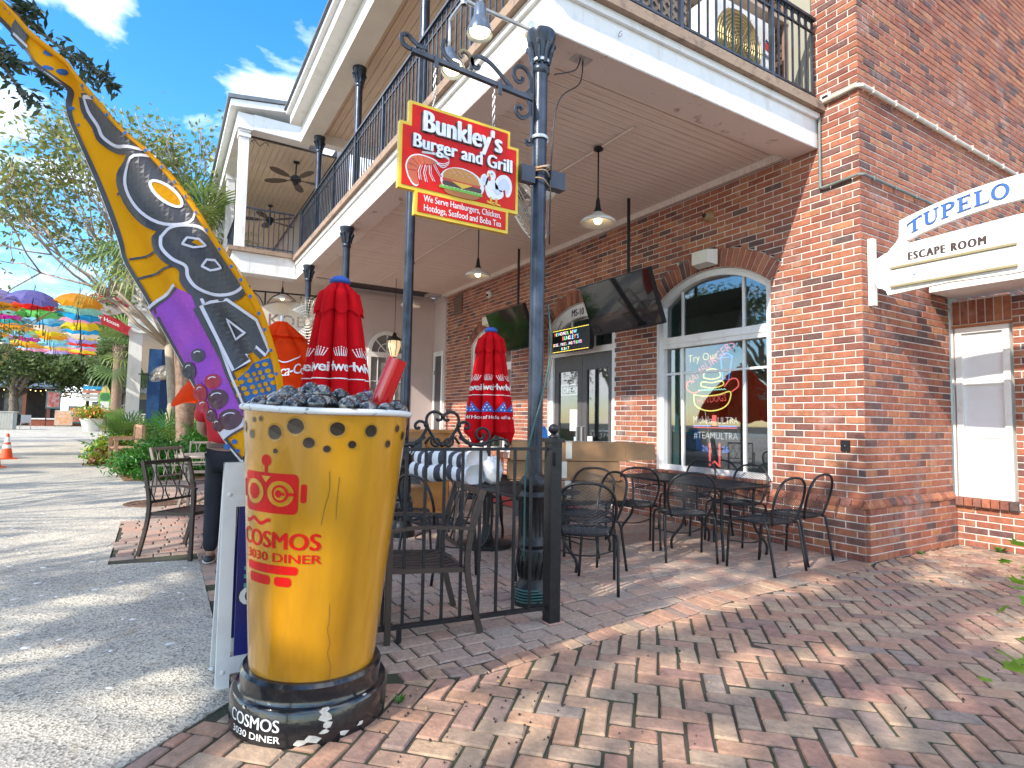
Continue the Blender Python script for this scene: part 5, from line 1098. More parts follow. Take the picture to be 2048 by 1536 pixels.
# slatted aluminium armchairs
M_bronze = mat('bronze_aluminium', (0.075, 0.058, 0.05), 0.4, 0.5, var=0.12, scale=5); M_taupe = mat('taupe_aluminium', (0.27, 0.23, 0.19), 0.5, 0.2, var=0.1, scale=5)
def arm_chair(label, loc, rz, m, S=0.92, group='slatted aluminium armchairs'):
    t = thing('armchair', label, 'chair', loc, rz, group); v = lambda *p: Vector(p)*S
    for sx in (-1, 1):
        x = sx*0.27
        MB().bar(v(x, 0.25, 0), v(x, 0.25, 0.635), 0.035*S, 0.022*S, up=(1, 0, 0)).build('leg', m, t)
        mb = MB(); P = smoothpts([v(x, -0.32, 0), v(x, -0.25, 0.25), v(x, -0.225, 0.44), v(x, -0.25, 0.62), v(x, -0.32, 0.86)], 3)
        for a, b in zip(P, P[1:]): mb.bar(a, b+(b-a).normalized()*0.004, 0.022*S, 0.036*S, up=(0, 1, 0))
        mb.build('leg', m, t)
        mb = MB(); P = smoothpts([v(x, 0.275, 0.635), v(x, 0.1, 0.655), v(x, -0.1, 0.645), v(x, -0.27, 0.63)], 3)
        for a, b in zip(P, P[1:]): mb.bar(a, b+(b-a).normalized()*0.003, 0.04*S, 0.016*S)
        mb.build('arm', m, t)
    mb = MB(); mb.bar(v(-0.255, 0.24, 0.41), v(0.255, 0.24, 0.41), 0.025*S, 0.03*S); mb.bar(v(-0.255, -0.21, 0.385), v(0.255, -0.21, 0.385), 0.025*S, 0.03*S); mb.bar(v(-0.255, -0.21, 0.385), v(-0.255, 0.24, 0.41), 0.022*S, 0.028*S); mb.bar(v(0.255, -0.21, 0.385), v(0.255, 0.24, 0.41), 0.022*S, 0.028*S); mb.build('seat_frame', m, t)
    for k in range(7):
        x = -0.21+k*0.07; P = smoothpts([v(x, 0.235, 0.418), v(x, 0.1, 0.395), v(x, -0.08, 0.385), v(x, -0.205, 0.395)], 3); mb = MB()
        for a, b in zip(P, P[1:]): mb.bar(a, b, 0.052*S, 0.006*S)
        mb.build('seat_slat', m, t)
    mb = MB(); mb.bar(v(-0.258, -0.318, 0.845), v(0.258, -0.318, 0.845), 0.022*S, 0.035*S); mb.bar(v(-0.258, -0.235, 0.49), v(0.258, -0.235, 0.49), 0.02*S, 0.022*S); mb.build('back_rail', m, t)
    for k in range(6):
        x = -0.2+k*0.08; w_ = 0.028*(1 if k % 2 else -1); P = smoothpts([v(x, -0.238, 0.50), v(x+w_, -0.252, 0.58), v(x, -0.272, 0.665), v(x-w_, -0.292, 0.75), v(x, -0.316, 0.835)], 3); MB().tube(P, 0.007*S, 5).build('back_bar', m, t, True)
    return t
arm_chair('dark slatted armchair just inside the fence by the boba cup', (-0.46, -4.02, 0.004), R(172), M_bronze)
arm_chair('dark slatted armchair beside the person on the brick strip', (-3.05, -5.08, 0.004), R(-125)+R(80), M_bronze)
arm_chair('taupe slatted armchair nearest the green shrub', (-5.35, -5.05, 0.004), R(-40), M_taupe)
arm_chair('taupe slatted armchair behind the round table under the palm', (-6.85, -4.75, 0.004), R(-100), M_taupe)
arm_chair('taupe slatted armchair right of the round table under the palm', (-6.2, -4.1, 0.004), R(170), M_taupe)
def round_table(label, loc, z, r_, m):
    t = thing('round_table', label, 'table', loc); MB().lathe([(0, z+0.012), (r_, z+0.012), (r_+0.004, z+0.004), (r_, z-0.02), (r_-0.03, z-0.022), (0, z-0.022)], 32).build('top', m, t, 40)
    MB().lathe([(0.03, 0.03), (0.03, z-0.022)], 12).build('pedestal', m, t, True)
    mb = MB()
    for k in range(4): a = k*math.pi/2+0.4; mb.tube([(0, 0, 0.10), (0.12*math.cos(a), 0.12*math.sin(a), 0.085), (0.27*math.cos(a), 0.27*math.sin(a), 0.015)], [0.03, 0.022, 0.016], 7)
    mb.build('feet', m, t, True); return t
round_table('small dark round table half hidden behind the boba cup', (-0.93, -4.42, 0.003), 0.60, 0.36, M_bronze); round_table('taupe round table between the far armchairs under the palm', (-6.0, -4.75, 0.003), 0.66, 0.42, M_taupe)

# ---------------------------------------------------------------- closed beer umbrellas
M_ub = mat('blue_cloth_print', (0.03, 0.10, 0.42), 0.7, var=0.1); M_pole = mat('dark_pole', (0.06, 0.062, 0.065), 0.35, 0.6, var=0.2)
def beer_umbrella(label, loc, rz, S=1.0):
    t = thing('patio_umbrella', label, 'umbrella', loc, rz, 'closed red beer umbrellas')
    NF, RN = 8, 96
    def rad(z, a):   # z 0..1 from hem to crown; folded lobes
        base = 0.085+0.155*(1-z)**0.75 if z < 0.93 else 0.085*max(0.15, (1-z)/0.07)**0.5+0.0
        lob = abs(math.sin(NF/2*a))**0.7; return base*(0.62+0.42*lob)
    z0, z1 = 1.08, 2.06
    fr = lambda a, z, w=0.0: Vector(((rad(z, a)+w)*math.cos(a), (rad(z, a)+w)*math.sin(a), z0+(z1-z0)*z))
    mb = MB(); NZ = 26; zs = [i/NZ for i in range(NZ+1)]
    mb.add([fr(2*math.pi*j/RN, z) for z in zs for j in range(RN)], [(i*RN+j, i*RN+(j+1) % RN, (i+1)*RN+(j+1) % RN, (i+1)*RN+j) for i in range(NZ) for j in range(RN)])
    # hanging points below the hem
    hv, hf = [], []
    for j in range(RN):
        a = 2*math.pi*j/RN; dr = 0.13*(0.5+0.5*math.cos(NF*a/1.0+math.pi))*(0.6+0.4*math.sin(3*a)); p = fr(a, 0.0); q = Vector((p.x*0.8, p.y*0.8, p.z-0.02-dr)); hv += [p, q]
    mb.add(hv, [(2*j, 2*j+1, 2*((j+1) % RN)+1, 2*((j+1) % RN)) for j in range(RN)])
    mb.build('canopy', M_red, t, 60)
    vm = MB(); vz = [0.80+0.02*i for i in range(10)]
    def vr(z, a): return rad(z, a)+0.008+0.012*(1-z)*5
    vm.add([Vector((vr(z, 2*math.pi*j/RN)*math.cos(2*math.pi*j/RN), vr(z, 2*math.pi*j/RN)*math.sin(2*math.pi*j/RN), z0+(z1-z0)*(z-(0.035*(0.5-0.5*math.cos(NF*2*math.pi*j/RN)) if k == 0 else 0)))) for k, z in enumerate(vz) for j in range(RN)], [(i*RN+j, i*RN+(j+1) % RN, (i+1)*RN+(j+1) % RN, (i+1)*RN+j) for i in range(len(vz)-1) for j in range(RN)])
    vm.build('vent_cap', M_red, t, 60)
    MB().lathe([(0.0, z1+0.035), (0.03, z1+0.03), (0.06, z1+0.012), (0.065, z1-0.01), (0.03, z1-0.02)], 20).build('finial', M_ub, t, True)
    MB().lathe([(0.02, 0.0), (0.02, 1.3)], 12).build('pole', M_pole, t, True)
    MB().lathe([(0, 0), (0.24, 0), (0.24, 0.04), (0.06, 0.07), (0.04, 0.2), (0.02, 0.2)], 24).build('base', M_black, t, 40)
    wh, bu_ = MB(), MB(); seg = 2*math.pi/NF*1.0
    for k in range(NF):
        ac = 2*math.pi*(k+0.5)/NF; rr = 0.19
        f2 = lambda u, v, w=0.0, ac=ac: (lambda a, z: fr(a, z, 0.004+w))(ac+max(-0.40, min(0.40, u/rr)), (v-z0)/(z1-z0))
        def put(m_, poly, w=0.0): surf_poly(m_, lambda u, v, w_: f2(u, v, w+w_), poly, 0.0, 0.012)
        for i in range(7):
            s_ = (i-3)/3.0; put(wh, [(s_*0.032-0.0028, 1.565), (s_*0.032+0.0028, 1.565), (s_*0.05+0.0024, 1.615-0.012*abs(s_)), (s_*0.05-0.0024, 1.615-0.012*abs(s_))]); put(wh, ell(s_*0.052, 1.622-0.012*abs(s_), 0.004, 0.004, 8))
        v_, f_ = text_geo('Budweiser', 0.085, 0.0016, 0, 0.92, 'CENTER', 2)
        keep = [q for q in f_ if all(abs(v_[i][0]) < 0.076 for i in q)]; wh.add([f2(p[0], 1.475+p[1]*1.0-0.0, 0.0005) for p in v_], keep)
        put(wh, [(-0.08, 1.425), (0.08, 1.425), (0.08, 1.431), (-0.08, 1.431)])
        put(bu_, [(-0.075, 1.27), (0.075, 1.27), (0.0, 1.37)])
        for sx, sz in ((0, 1.335), (-0.028, 1.29), (0.0, 1.285), (0.028, 1.29), (0.016, 1.315), (-0.016, 1.315)):
            put(wh, [(sx+(0.009 if i % 2 == 0 else 0.004)*math.sin(i*math.pi/5), sz+(0.009 if i % 2 == 0 else 0.004)*math.cos(i*math.pi/5)) for i in range(10)], 0.001)
        v_, f_ = text_geo('Folds of Honor', 0.045, 0.0006, 0, 0.95, 'CENTER', 2); keep = [q for q in f_ if all(abs(v_[i][0]) < 0.078 for i in q)]; wh.add([f2(p[0], 1.205+p[1], 0.0005) for p in v_], keep)
    wh.build('white_print', M_wht, t); bu_.build('blue_print', M_ub, t)
    if S != 1: t.scale = (S, S, S)
    return t
beer_umbrella('closed red umbrella right behind the boba cup, the larger one', (-0.93, -4.42, 0.004), R(15)); beer_umbrella('closed red umbrella standing at the table in front of the door', (-2.12, -2.65, 0.004), R(32))
# half-open orange-red umbrella
cu_ = thing('patio_umbrella', 'half open orange-red umbrella with white script behind the flag', 'umbrella', (-4.65, -4.15, 0.004)); NF = 8
def coke(a, t_):   # t 0 apex..1 hem
    lob = abs(math.cos(4*a))**0.6; r_ = (0.05+0.80*math.sin(1.45*t_)**1.1)*(0.76+0.24*lob); k = math.cos(a-R(238)); dirw = 1.0+0.42*max(0, k)**2*t_; return Vector((r_*dirw*math.cos(a), r_*dirw*math.sin(a), 2.30-0.22*t_**0.8-(0.86-0.10*max(0, k))*t_**1.35*(0.90+0.10*lob)+0.025*math.sin(13*a)*t_))
mb = MB(); NA, NT = 96, 16; mb.add([coke(2*math.pi*j/NA, i/NT) for i in range(NT+1) for j in range(NA)], [(i*NA+j, i*NA+(j+1) % NA, (i+1)*NA+(j+1) % NA, (i+1)*NA+j) for i in range(NT) for j in range(NA)])
M_or = mat('orange_red_cloth', (0.85, 0.065, 0.006), 0.8, var=0.15, scale=2, trans=0.5, spec=0.1); mb.build('canopy', M_or, cu_, 60)
vm = MB(); vm.add([coke(2*math.pi*j/NA, 0.02+0.05*i)+Vector((0, 0, 0.05-0.012*i))+Vector((math.cos(2*math.pi*j/NA), math.sin(2*math.pi*j/NA), 0))*0.02*i*0.5 for i in range(5) for j in range(NA)], [(i*NA+j, i*NA+(j+1) % NA, (i+1)*NA+(j+1) % NA, (i+1)*NA+j) for i in range(4) for j in range(NA)]); vm.build('vent_cap', M_or, cu_, 60)
MB().lathe([(0.0, 2.42), (0.02, 2.40), (0.012, 2.3)], 10).build('finial', M_wht, cu_, True); MB().lathe([(0.022, 0), (0.022, 2.3)], 10).build('pole', M_pole, cu_, True); MB().lathe([(0, 0), (0.25, 0), (0.25, 0.05), (0.05, 0.08), (0.022, 0.25)], 24).build('base', M_black, cu_, 40)
for k in range(8):
    a = k*math.pi/4; MB().tube([coke(a, 0.03)-Vector((0, 0, 0.02)), coke(a, 0.5)-Vector((0, 0, 0.02)), coke(a, 0.98)-Vector((0, 0, 0.02))], 0.008, 5).build('rib', M_pole, cu_, True)
wh = MB()
for ac in (R(-2), R(-92)):
    fw = lambda u, v, w=0.0: (lambda t_: coke(ac+u/(0.25+0.9*t_), t_)+Vector((math.cos(ac), math.sin(ac), 0.35)).normalized()*0.014)(0.62-v*0.9)
    text_on(wh, lambda u, v, w: fw(u, v), 'Coca-Cola', 0.17, bold=0.002, shear=0.35, spacing=0.85, align='RIGHT', u0=0.33, v0=-0.05, res=2)
    sw = [(-0.30, 0.06), (-0.2, 0.125), (-0.05, 0.10), (0.1, 0.12), (0.26, 0.19)]; P = smoothpts([(a, b, 0) for a, b in sw], 5)
    for p, q in zip(P, P[1:]): wh.poly([fw(p.x, p.y-0.007), fw(q.x, q.y-0.007), fw(q.x, q.y+0.007), fw(p.x, p.y+0.007)])
wh.build('white_script', M_wht, cu_)

# ---------------------------------------------------------------- boxes, bundle, podium
M_card = mat('cardboard', (0.34, 0.19, 0.09), 0.85, col2=(0.26, 0.14, 0.065), scale=3, bump=0.1, mix=(0.4, 0.7)); M_tape = mat('clear_tape', (0.55, 0.50, 0.42), 0.25, var=0.05)
def carton(label, c_, d, rz, z, flaps=False):
    t = thing('cardboard_box', label, 'box', (c_[0], c_[1], z), rz, 'cardboard boxes stacked on the low table'); l_, w_, h_ = d; mb = MB(); random.seed(int(z*1000))
    q = [(sx*l_/2+random.uniform(-0.008, 0.008), sy*w_/2+random.uniform(-0.008, 0.008), zz) for zz in (0.0, h_) for sx, sy in ((-1, -1), (1, -1), (1, 1), (-1, 1))]; mb.add(q, [(3, 2, 1, 0), (4, 5, 6, 7)]+[(i, (i+1) % 4, 4+(i+1) % 4, 4+i) for i in range(4)]); mb.build('carton', M_card, t)
    tp = MB(); tp.bx((-0.03, -w_/2-0.004, -0.0+0.02), (0.03, -w_/2-0.0095, h_)); tp.bx((-l_/2, -0.03, h_+0.002), (l_/2, 0.03, h_+0.0035)); tp.bx((-0.03, -w_/2-0.008, h_+0.002), (0.03, -0.031, h_+0.0035)); tp.build('tape', M_tape, t)
    sm = MB(); sm.bx((-l_/2+0.01, -0.004, h_+0.0002), (l_/2-0.01, 0.0, h_+0.0018)); sm.build('seam', MATS['brown_shelving'], t)
    if flaps:
        f = MB(); f.add([(l_/2, -w_/2, 0.01), (l_/2+0.28, -w_/2-0.03, 0.02), (l_/2+0.28, -w_/2+0.02, h_-0.01), (l_/2, -w_/2, h_)], [(0, 1, 2, 3)]); f.build('flap', M_card, t); f = MB(); f.add([(l_/2+0.02, w_/2, 0.01), (l_/2+0.30, w_/2+0.1, 0.04), (l_/2+0.30, w_/2+0.1, h_-0.02), (l_/2+0.02, w_/2, h_)], [(0, 1, 2, 3)]); f.build('flap', M_card, t); f = MB(); f.add([(l_/2, -w_/2+0.01, 0.002), (l_/2+0.22, -w_/2+0.03, -0.04), (l_/2+0.22, w_/2-0.03, -0.04), (l_/2, w_/2-0.01, 0.002)], [(0, 1, 2, 3)]); f.build('flap', M_card, t)
bz = 0.465
carton('bottom cardboard box of the stack on the low wire table', (-1.80, -1.98), (1.08, 0.40, 0.175), R(62), bz); carton('middle cardboard box of the stack, slightly turned', (-1.82, -2.0), (1.06, 0.38, 0.175), R(59), bz+0.182); carton('top cardboard box of the stack with its end flaps open', (-1.78, -1.98), (1.08, 0.36, 0.175), R(61), bz+0.364, True)
# striped cushion bundle on the table
sb = thing('striped_cushions', 'bundle of black and white striped cushions on the table behind the fence', 'cushions', (-2.02, -3.12, 0.638), R(28))
M_sw, M_sk = mat('white_canvas', (0.72, 0.72, 0.72), 0.8, var=0.08, scale=10), mat('charcoal_canvas', (0.05, 0.05, 0.065), 0.8, var=0.15, scale=10)
for k, (zz, yy, ll) in enumerate(((0.09, 0.0, 0.66), (0.20, 0.04, 0.60))):
    mb = MB(); n = 44
    def bp(i, j): 
        a = 2*math.pi*j/16; x = -ll/2+ll*i/n; return (x, yy+0.17*math.copysign(abs(math.cos(a))**0.7, math.cos(a))+0.02*math.sin(x*15+k), zz+0.085*math.copysign(abs(math.sin(a))**0.7, math.sin(a))+0.012*math.sin(x*18+k*2))
    mb.v = [bp(i, j) for i in range(n+1) for j in range(16)]
    for i in range(n):
        for j in range(16): mb.f.append((i*16+j, i*16+(j+1) % 16, (i+1)*16+(j+1) % 16, (i+1)*16+j)); mb.r.append(0.0); mb.m.append((i//4) % 2)
    mb.f += [tuple(range(16)), tuple(n*16+j for j in reversed(range(16)))]; mb.r += [0, 0]; mb.m += [0, 0]
    mb.build('cushion', [M_sw, M_sk], sb, True)
pb = thing('plastic_bag', 'crumpled white plastic bag next to the striped cushions', 'bag', (-1.66, -2.86, 0.64)); mb = MB(); random.seed(9); mb.sph((0, 0, 0.12), 0.125, 18, 12, (0.9, 0.7, 1.0)); mb.v = [(x*random.uniform(0.72, 1.12), y*random.uniform(0.72, 1.12), max(0.0, z*random.uniform(0.92, 1.08))) for x, y, z in mb.v]; mb.build('bag', mat('white_plastic_film', (0.66, 0.67, 0.70), 0.3, var=0.1, trans=0.2), pb, True)
M_owood = mat('orange_varnished_wood', (0.52, 0.22, 0.035), 0.35, col2=(0.40, 0.15, 0.025), scale=3, coat=0.4, bump=0.05)
pd = thing('podium', 'orange varnished wooden podium cabinet near the far fence', 'podium', (-4.35, -2.35, 0), R(58))
MB().bx((-0.33, -0.25, 0.06), (0.33, 0.25, 1.02)).build('cabinet', M_owood, pd); MB().bx((-0.38, -0.30, 1.022), (0.38, 0.30, 1.06)).build('top', M_owood, pd); MB().bx((-0.35, -0.27, 0), (0.35, 0.27, 0.058)).build('plinth', M_owood, pd)
MB().bx((0.331, -0.2, 0.12), (0.338, 0.2, 0.95)).build('side_panel', M_owood, pd)
cb = thing('chalkboard', 'wood framed chalkboard leaning on the podium', 'chalkboard', (-4.18, -2.66, 0.35), R(58)); fr = lambda u, v, w: Vector((u, -w-0.12+v*0.15, v))
mb = MB()
for P in ([(-0.22, 0), (0.22, 0), (0.22, 0.04), (-0.22, 0.04)], [(-0.22, 0.56), (0.22, 0.56), (0.22, 0.6), (-0.22, 0.6)], [(-0.22, 0.04), (-0.18, 0.04), (-0.18, 0.56), (-0.22, 0.56)], [(0.18, 0.04), (0.22, 0.04), (0.22, 0.56), (0.18, 0.56)]): mb.prism(P, fr, 0.0, 0.025)
mb.build('frame', mat('brown_frame', (0.28, 0.16, 0.08), 0.6), cb); MB().prism([(-0.18, 0.04), (0.18, 0.04), (0.18, 0.56), (-0.18, 0.56)], fr, 0.0, 0.012).build('slate', mat('slate', (0.06, 0.065, 0.065), 0.8, var=0.2), cb)
tx = MB(); text_on(tx, fr, 'Daily', 0.12, shear=0.3, off=0.013, u0=-0.15, v0=0.42); tx.build('chalk_lettering', M_wht, cb)
blg = thing('blue_bag', 'tall blue bag standing behind the cardboard boxes', 'bag', (-3.3, -1.25, 0.80)); mb = MB(); mb.add([(-0.11, -0.07, 0), (0.11, -0.07, 0), (0.11, 0.07, 0), (-0.11, 0.07, 0), (-0.07, -0.05, 0.28), (0.07, -0.05, 0.28), (0.07, 0.05, 0.28), (-0.07, 0.05, 0.28), (-0.075, -0.012, 0.33), (0.075, -0.012, 0.33), (0.075, 0.012, 0.33), (-0.075, 0.012, 0.33)], [(3, 2, 1, 0)]+[(i, (i+1) % 4, 4+(i+1) % 4, 4+i) for i in range(4)]+[(4+i, 4+(i+1) % 4, 8+(i+1) % 4, 8+i) for i in range(4)]+[(8, 9, 10, 11)]); mb.build('bag', mat('bright_blue_film', (0.01, 0.16, 0.55), 0.3, var=0.2, scale=6), blg)
stn = thing('storage_bin', 'grey storage bin covered by a plastic sack in front of the door', 'bin', (-3.3, -1.25, 0)); mb = MB(); mb.add([(-0.24, -0.24, 0), (0.24, -0.24, 0), (0.24, 0.24, 0), (-0.24, 0.24, 0), (-0.28, -0.28, 0.72), (0.28, -0.28, 0.72), (0.28, 0.28, 0.72), (-0.28, 0.28, 0.72)], [(3, 2, 1, 0), (4, 5, 6, 7)]+[(i, (i+1) % 4, 4+(i+1) % 4, 4+i) for i in range(4)]); mb.build('bin', mat('dark_grey_plastic', (0.09, 0.09, 0.095), 0.5), stn); mb = MB(); mb.sph((0, 0, 0.70), 0.3, 14, 8, (1, 1, 0.33)); mb.build('sack', mat('grey_sack', (0.22, 0.22, 0.22), 0.35, var=0.2), stn, True)
# ---------------------------------------------------------------- hanging restaurant sign
sg = thing('hanging_sign', 'red restaurant sign with yellow border hanging from the nearest column', 'sign', (-0.5, -3.8, 2.42))
fs = lambda u, v, w=0.0: Vector((0.016+w, u+3.8, v-2.42))
OUT = [(-4.108, 2.432), (-3.448, 2.432), (-3.448, 2.578), (-3.375, 2.578), (-3.375, 3.03), (-3.444, 3.03), (-3.444, 3.13), (-4.158, 3.13), (-4.158, 2.99), (-4.215, 2.99), (-4.215, 2.578), (-4.108, 2.578)]
M_sy = mat('yellow_sign_border', (0.78, 0.52, 0.02), 0.4, var=0.05); M_sr = mat('red_sign_face', (0.62, 0.006, 0.006), 0.45, col2=(0.70, 0.02, 0.008), scale=3, spec=0.2)
mb = MB(); mb.prism(OUT, lambda u, v, w: fs(u, v, w), -0.034, 0.0); mb.build('board', M_sy, sg)
mb = MB(); e_ = 0.02
mb.prism([(-4.195, 2.60), (-3.395, 2.60), (-3.395, 3.01), (-3.464, 3.01), (-3.464, 3.11), (-4.138, 3.11), (-4.138, 2.97), (-4.195, 2.97)], fs, 0.001, 0.004); mb.prism([(-4.088, 2.452), (-3.468, 2.452), (-3.468, 2.572), (-4.088, 2.572)], fs, 0.001, 0.004)
mb.prism([(-4.195, 2.60), (-3.395, 2.60), (-3.395, 3.01), (-3.464, 3.01), (-3.464, 3.11), (-4.138, 3.11), (-4.138, 2.97), (-4.195, 2.97)], fs, -0.038, -0.035); mb.build('red_face', M_sr, sg)
M_sv = mat('silver_letter', (0.62, 0.62, 0.64), 0.35, 0.5, var=0.15, scale=18)
def fat(mb, body, size, u0, v0, width, depth, bold):
    text_on(mb, fs, body, size, bold=bold, depth=depth, off=0.0042, u0=u0, v0=v0, width=width, spacing=1.04, res=4)
tx = MB(); fat(tx, "Bunkley's", 0.185, -4.075, 2.955, 0.56, 0.016, 0.0075); tx.build('name_lettering', M_sv, sg); tx = MB(); fat(tx, 'Burger and Grill', 0.122, -4.135, 2.842, 0.70, 0.014, 0.0048); tx.build('second_line_lettering', M_sv, sg)
tx = MB(); text_on(tx, fs, "Bunkley's", 0.185, bold=0.013, off=0.0041, u0=-4.081, v0=2.948, width=0.578, spacing=1.04, res=4); text_on(tx, fs, 'Burger and Grill', 0.122, bold=0.009, off=0.0041, u0=-4.140, v0=2.837, width=0.712, spacing=1.04, res=4); tx.build('letter_outline', mat('dark_letter_edge', (0.035, 0.012, 0.012), 0.5), sg)
tx = MB(); text_on(tx, fs, 'We Serve Hamburgers, Chicken,', 0.058, bold=0.0006, off=0.0045, u0=-4.05, v0=2.523, width=0.545, res=3); text_on(tx, fs, 'Hotdogs, Seafood and Boba Tea', 0.058, bold=0.0006, off=0.0045, u0=-4.05, v0=2.466, width=0.545, res=3); tx.build('small_lettering', M_wht, sg)
LAY = {}
def art(col, poly, lift):
    m_ = LAY.setdefault(col, MB()); m_.prism(poly, fs, 0.004, 0.0045+0.0012*lift)
def blob(pts, n=5): return [(p.x, p.y) for p in smoothpts([(a, b, 0) for a, b in pts+pts[:1]], n)][:-1]
C_w, C_or, C_dor, C_bun, C_bun2, C_pat, C_let, C_che, C_tom, C_wh2, C_rd, C_yl = (0.80, 0.80, 0.80), (0.62, 0.11, 0.035), (0.42, 0.05, 0.02), (0.55, 0.22, 0.035), (0.40, 0.13, 0.02), (0.07, 0.03, 0.015), (0.16, 0.42, 0.03), (0.75, 0.42, 0.03), (0.55, 0.04, 0.02), (0.62, 0.66, 0.76), (0.60, 0.02, 0.02), (0.75, 0.42, 0.03)
shr = [(-4.15, 2.66), (-4.165, 2.72), (-4.14, 2.775), (-4.09, 2.80), (-4.03, 2.80), (-3.985, 2.79), (-3.975, 2.775), (-4.01, 2.76), (-4.05, 2.755), (-4.085, 2.735), (-4.10, 2.70), (-4.095, 2.66), (-4.085, 2.63), (-4.10, 2.615), (-4.125, 2.625)]
ctr = lambda P, k: [(sum(p[0] for p in P)/len(P)+(a-sum(p[0] for p in P)/len(P))*k, sum(p[1] for p in P)/len(P)+(b-sum(p[1] for p in P)/len(P))*k) for a, b in P]
art(C_w, blob(ctr(shr, 1.10)), 0); art(C_or, blob(shr), 1)
for a, b, c_, d in ((-4.155, 2.70, -4.105, 2.705), (-4.155, 2.74, -4.10, 2.73), (-4.135, 2.775, -4.09, 2.745), (-4.10, 2.795, -4.075, 2.755), (-4.06, 2.80, -4.05, 2.76)): art(C_dor, [(a, b), (c_, d), (c_, d-0.006), (a, b-0.006)], 2)
for P in ([(-4.07, 2.745), (-4.085, 2.70), (-4.075, 2.65)], [(-4.04, 2.75), (-4.05, 2.70), (-4.035, 2.645)], [(-4.015, 2.755), (-4.01, 2.70), (-3.985, 2.66)], [(-3.99, 2.77), (-3.965, 2.73), (-3.94, 2.70)]):
    for (a, b), (c_, d) in zip(P, P[1:]): art(C_w, [(a-0.008, b), (a+0.008, b), (c_+0.008, d), (c_-0.008, d)], 1); art(C_dor, [(a-0.004, b), (a+0.004, b), (c_+0.004, d), (c_-0.004, d)], 2)
for dz in (0.0, 0.012, 0.024):
    P = smoothpts([(-3.985, 2.785, 0), (-3.93, 2.785-dz, 0), (-3.89, 2.81-dz*0.6, 0), (-3.90, 2.838-dz*0.5, 0), (-3.98, 2.84-dz*0.4, 0), (-4.07, 2.828-dz*0.3, 0)], 4)
    for p, q in zip(P, P[1:]): art(C_w, [(p.x, p.y-0.0025), (q.x, q.y-0.0025), (q.x, q.y+0.0025), (p.x, p.y+0.0025)], 2)
bur = ell(-3.79, 2.695, 0.155, 0.095, 28); art(C_w, bur, 1)
bun = [(-3.925, 2.70), (-3.92, 2.735), (-3.88, 2.768), (-3.81, 2.782), (-3.74, 2.775), (-3.69, 2.75), (-3.672, 2.715), (-3.68, 2.70)]; art(C_bun, blob(bun), 3); art(C_tom, rrect(-3.93, -3.665, 2.682, 2.703, 0.009), 2.4); art(C_che, [(-3.87, 2.69), (-3.72, 2.69), (-3.79, 2.655)], 4); art(C_pat, rrect(-3.93, -3.655, 2.655, 2.684, 0.012), 3)
let = [(-3.95+i*0.0125, 2.648+(0.009 if i % 2 else -0.003)) for i in range(25)]; art(C_let, let+[(-3.65, 2.632), (-3.95, 2.632)], 4.5); art(C_bun2, blob([(-3.92, 2.632), (-3.68, 2.632), (-3.70, 2.605), (-3.76, 2.598), (-3.86, 2.60), (-3.91, 2.612)]), 3.4)
for i in range(16): art(C_wh2, ell(-3.88+((i*37) % 17)*0.0115, 2.735+((i*23) % 7)*0.0055, 0.0035, 0.002, 6), 4)
tail = [(-3.545, 2.70), (-3.55, 2.755), (-3.52, 2.80), (-3.475, 2.815), (-3.44, 2.79), (-3.43, 2.74), (-3.445, 2.69), (-3.47, 2.68), (-3.48, 2.72), (-3.51, 2.70)]; bod = [(-3.625, 2.70), (-3.615, 2.76), (-3.575, 2.79), (-3.545, 2.74), (-3.50, 2.705), (-3.50, 2.67), (-3.545, 2.645), (-3.60, 2.65)]; wing = [(-3.665, 2.735), (-3.655, 2.775), (-3.63, 2.79), (-3.61, 2.76), (-3.625, 2.72)]
for P in (tail, bod, wing): art(C_w, blob(ctr(P, 1.08)), 1.5)
art(C_wh2, blob(ctr(tail, 0.72)), 2.6); art(C_wh2, blob(ctr(wing, 0.6)), 2.6); art(C_w, ell(-3.585, 2.795, 0.033, 0.036, 18), 3); art(C_rd, blob([(-3.61, 2.82), (-3.605, 2.85), (-3.59, 2.84), (-3.578, 2.856), (-3.565, 2.842), (-3.553, 2.845), (-3.552, 2.82), (-3.58, 2.828)]), 3.6); art(C_yl, [(-3.615, 2.795), (-3.595, 2.806), (-3.592, 2.785)], 4.2); art(C_rd, ell(-3.60, 2.77, 0.011, 0.017, 12), 3.8); art((0.02, 0.02, 0.02), ell(-3.582, 2.803, 0.005, 0.006, 10), 4.4)
art(C_wh2, blob([(-3.57, 2.70), (-3.535, 2.71), (-3.51, 2.69), (-3.535, 2.672)]), 3)
for x in (-3.585, -3.545):
    art(C_yl, [(x-0.007, 2.65), (x+0.007, 2.65), (x+0.009, 2.62), (x-0.005, 2.62)], 3); art(C_yl, [(x-0.03, 2.622), (x+0.035, 2.61), (x+0.03, 2.60), (x-0.025, 2.608)], 3)
for i, (c_, m_) in enumerate(LAY.items()): m_.build('picture_piece', mat('sign_art_%d' % i, c_, 0.45, var=0.06, scale=30), sg)
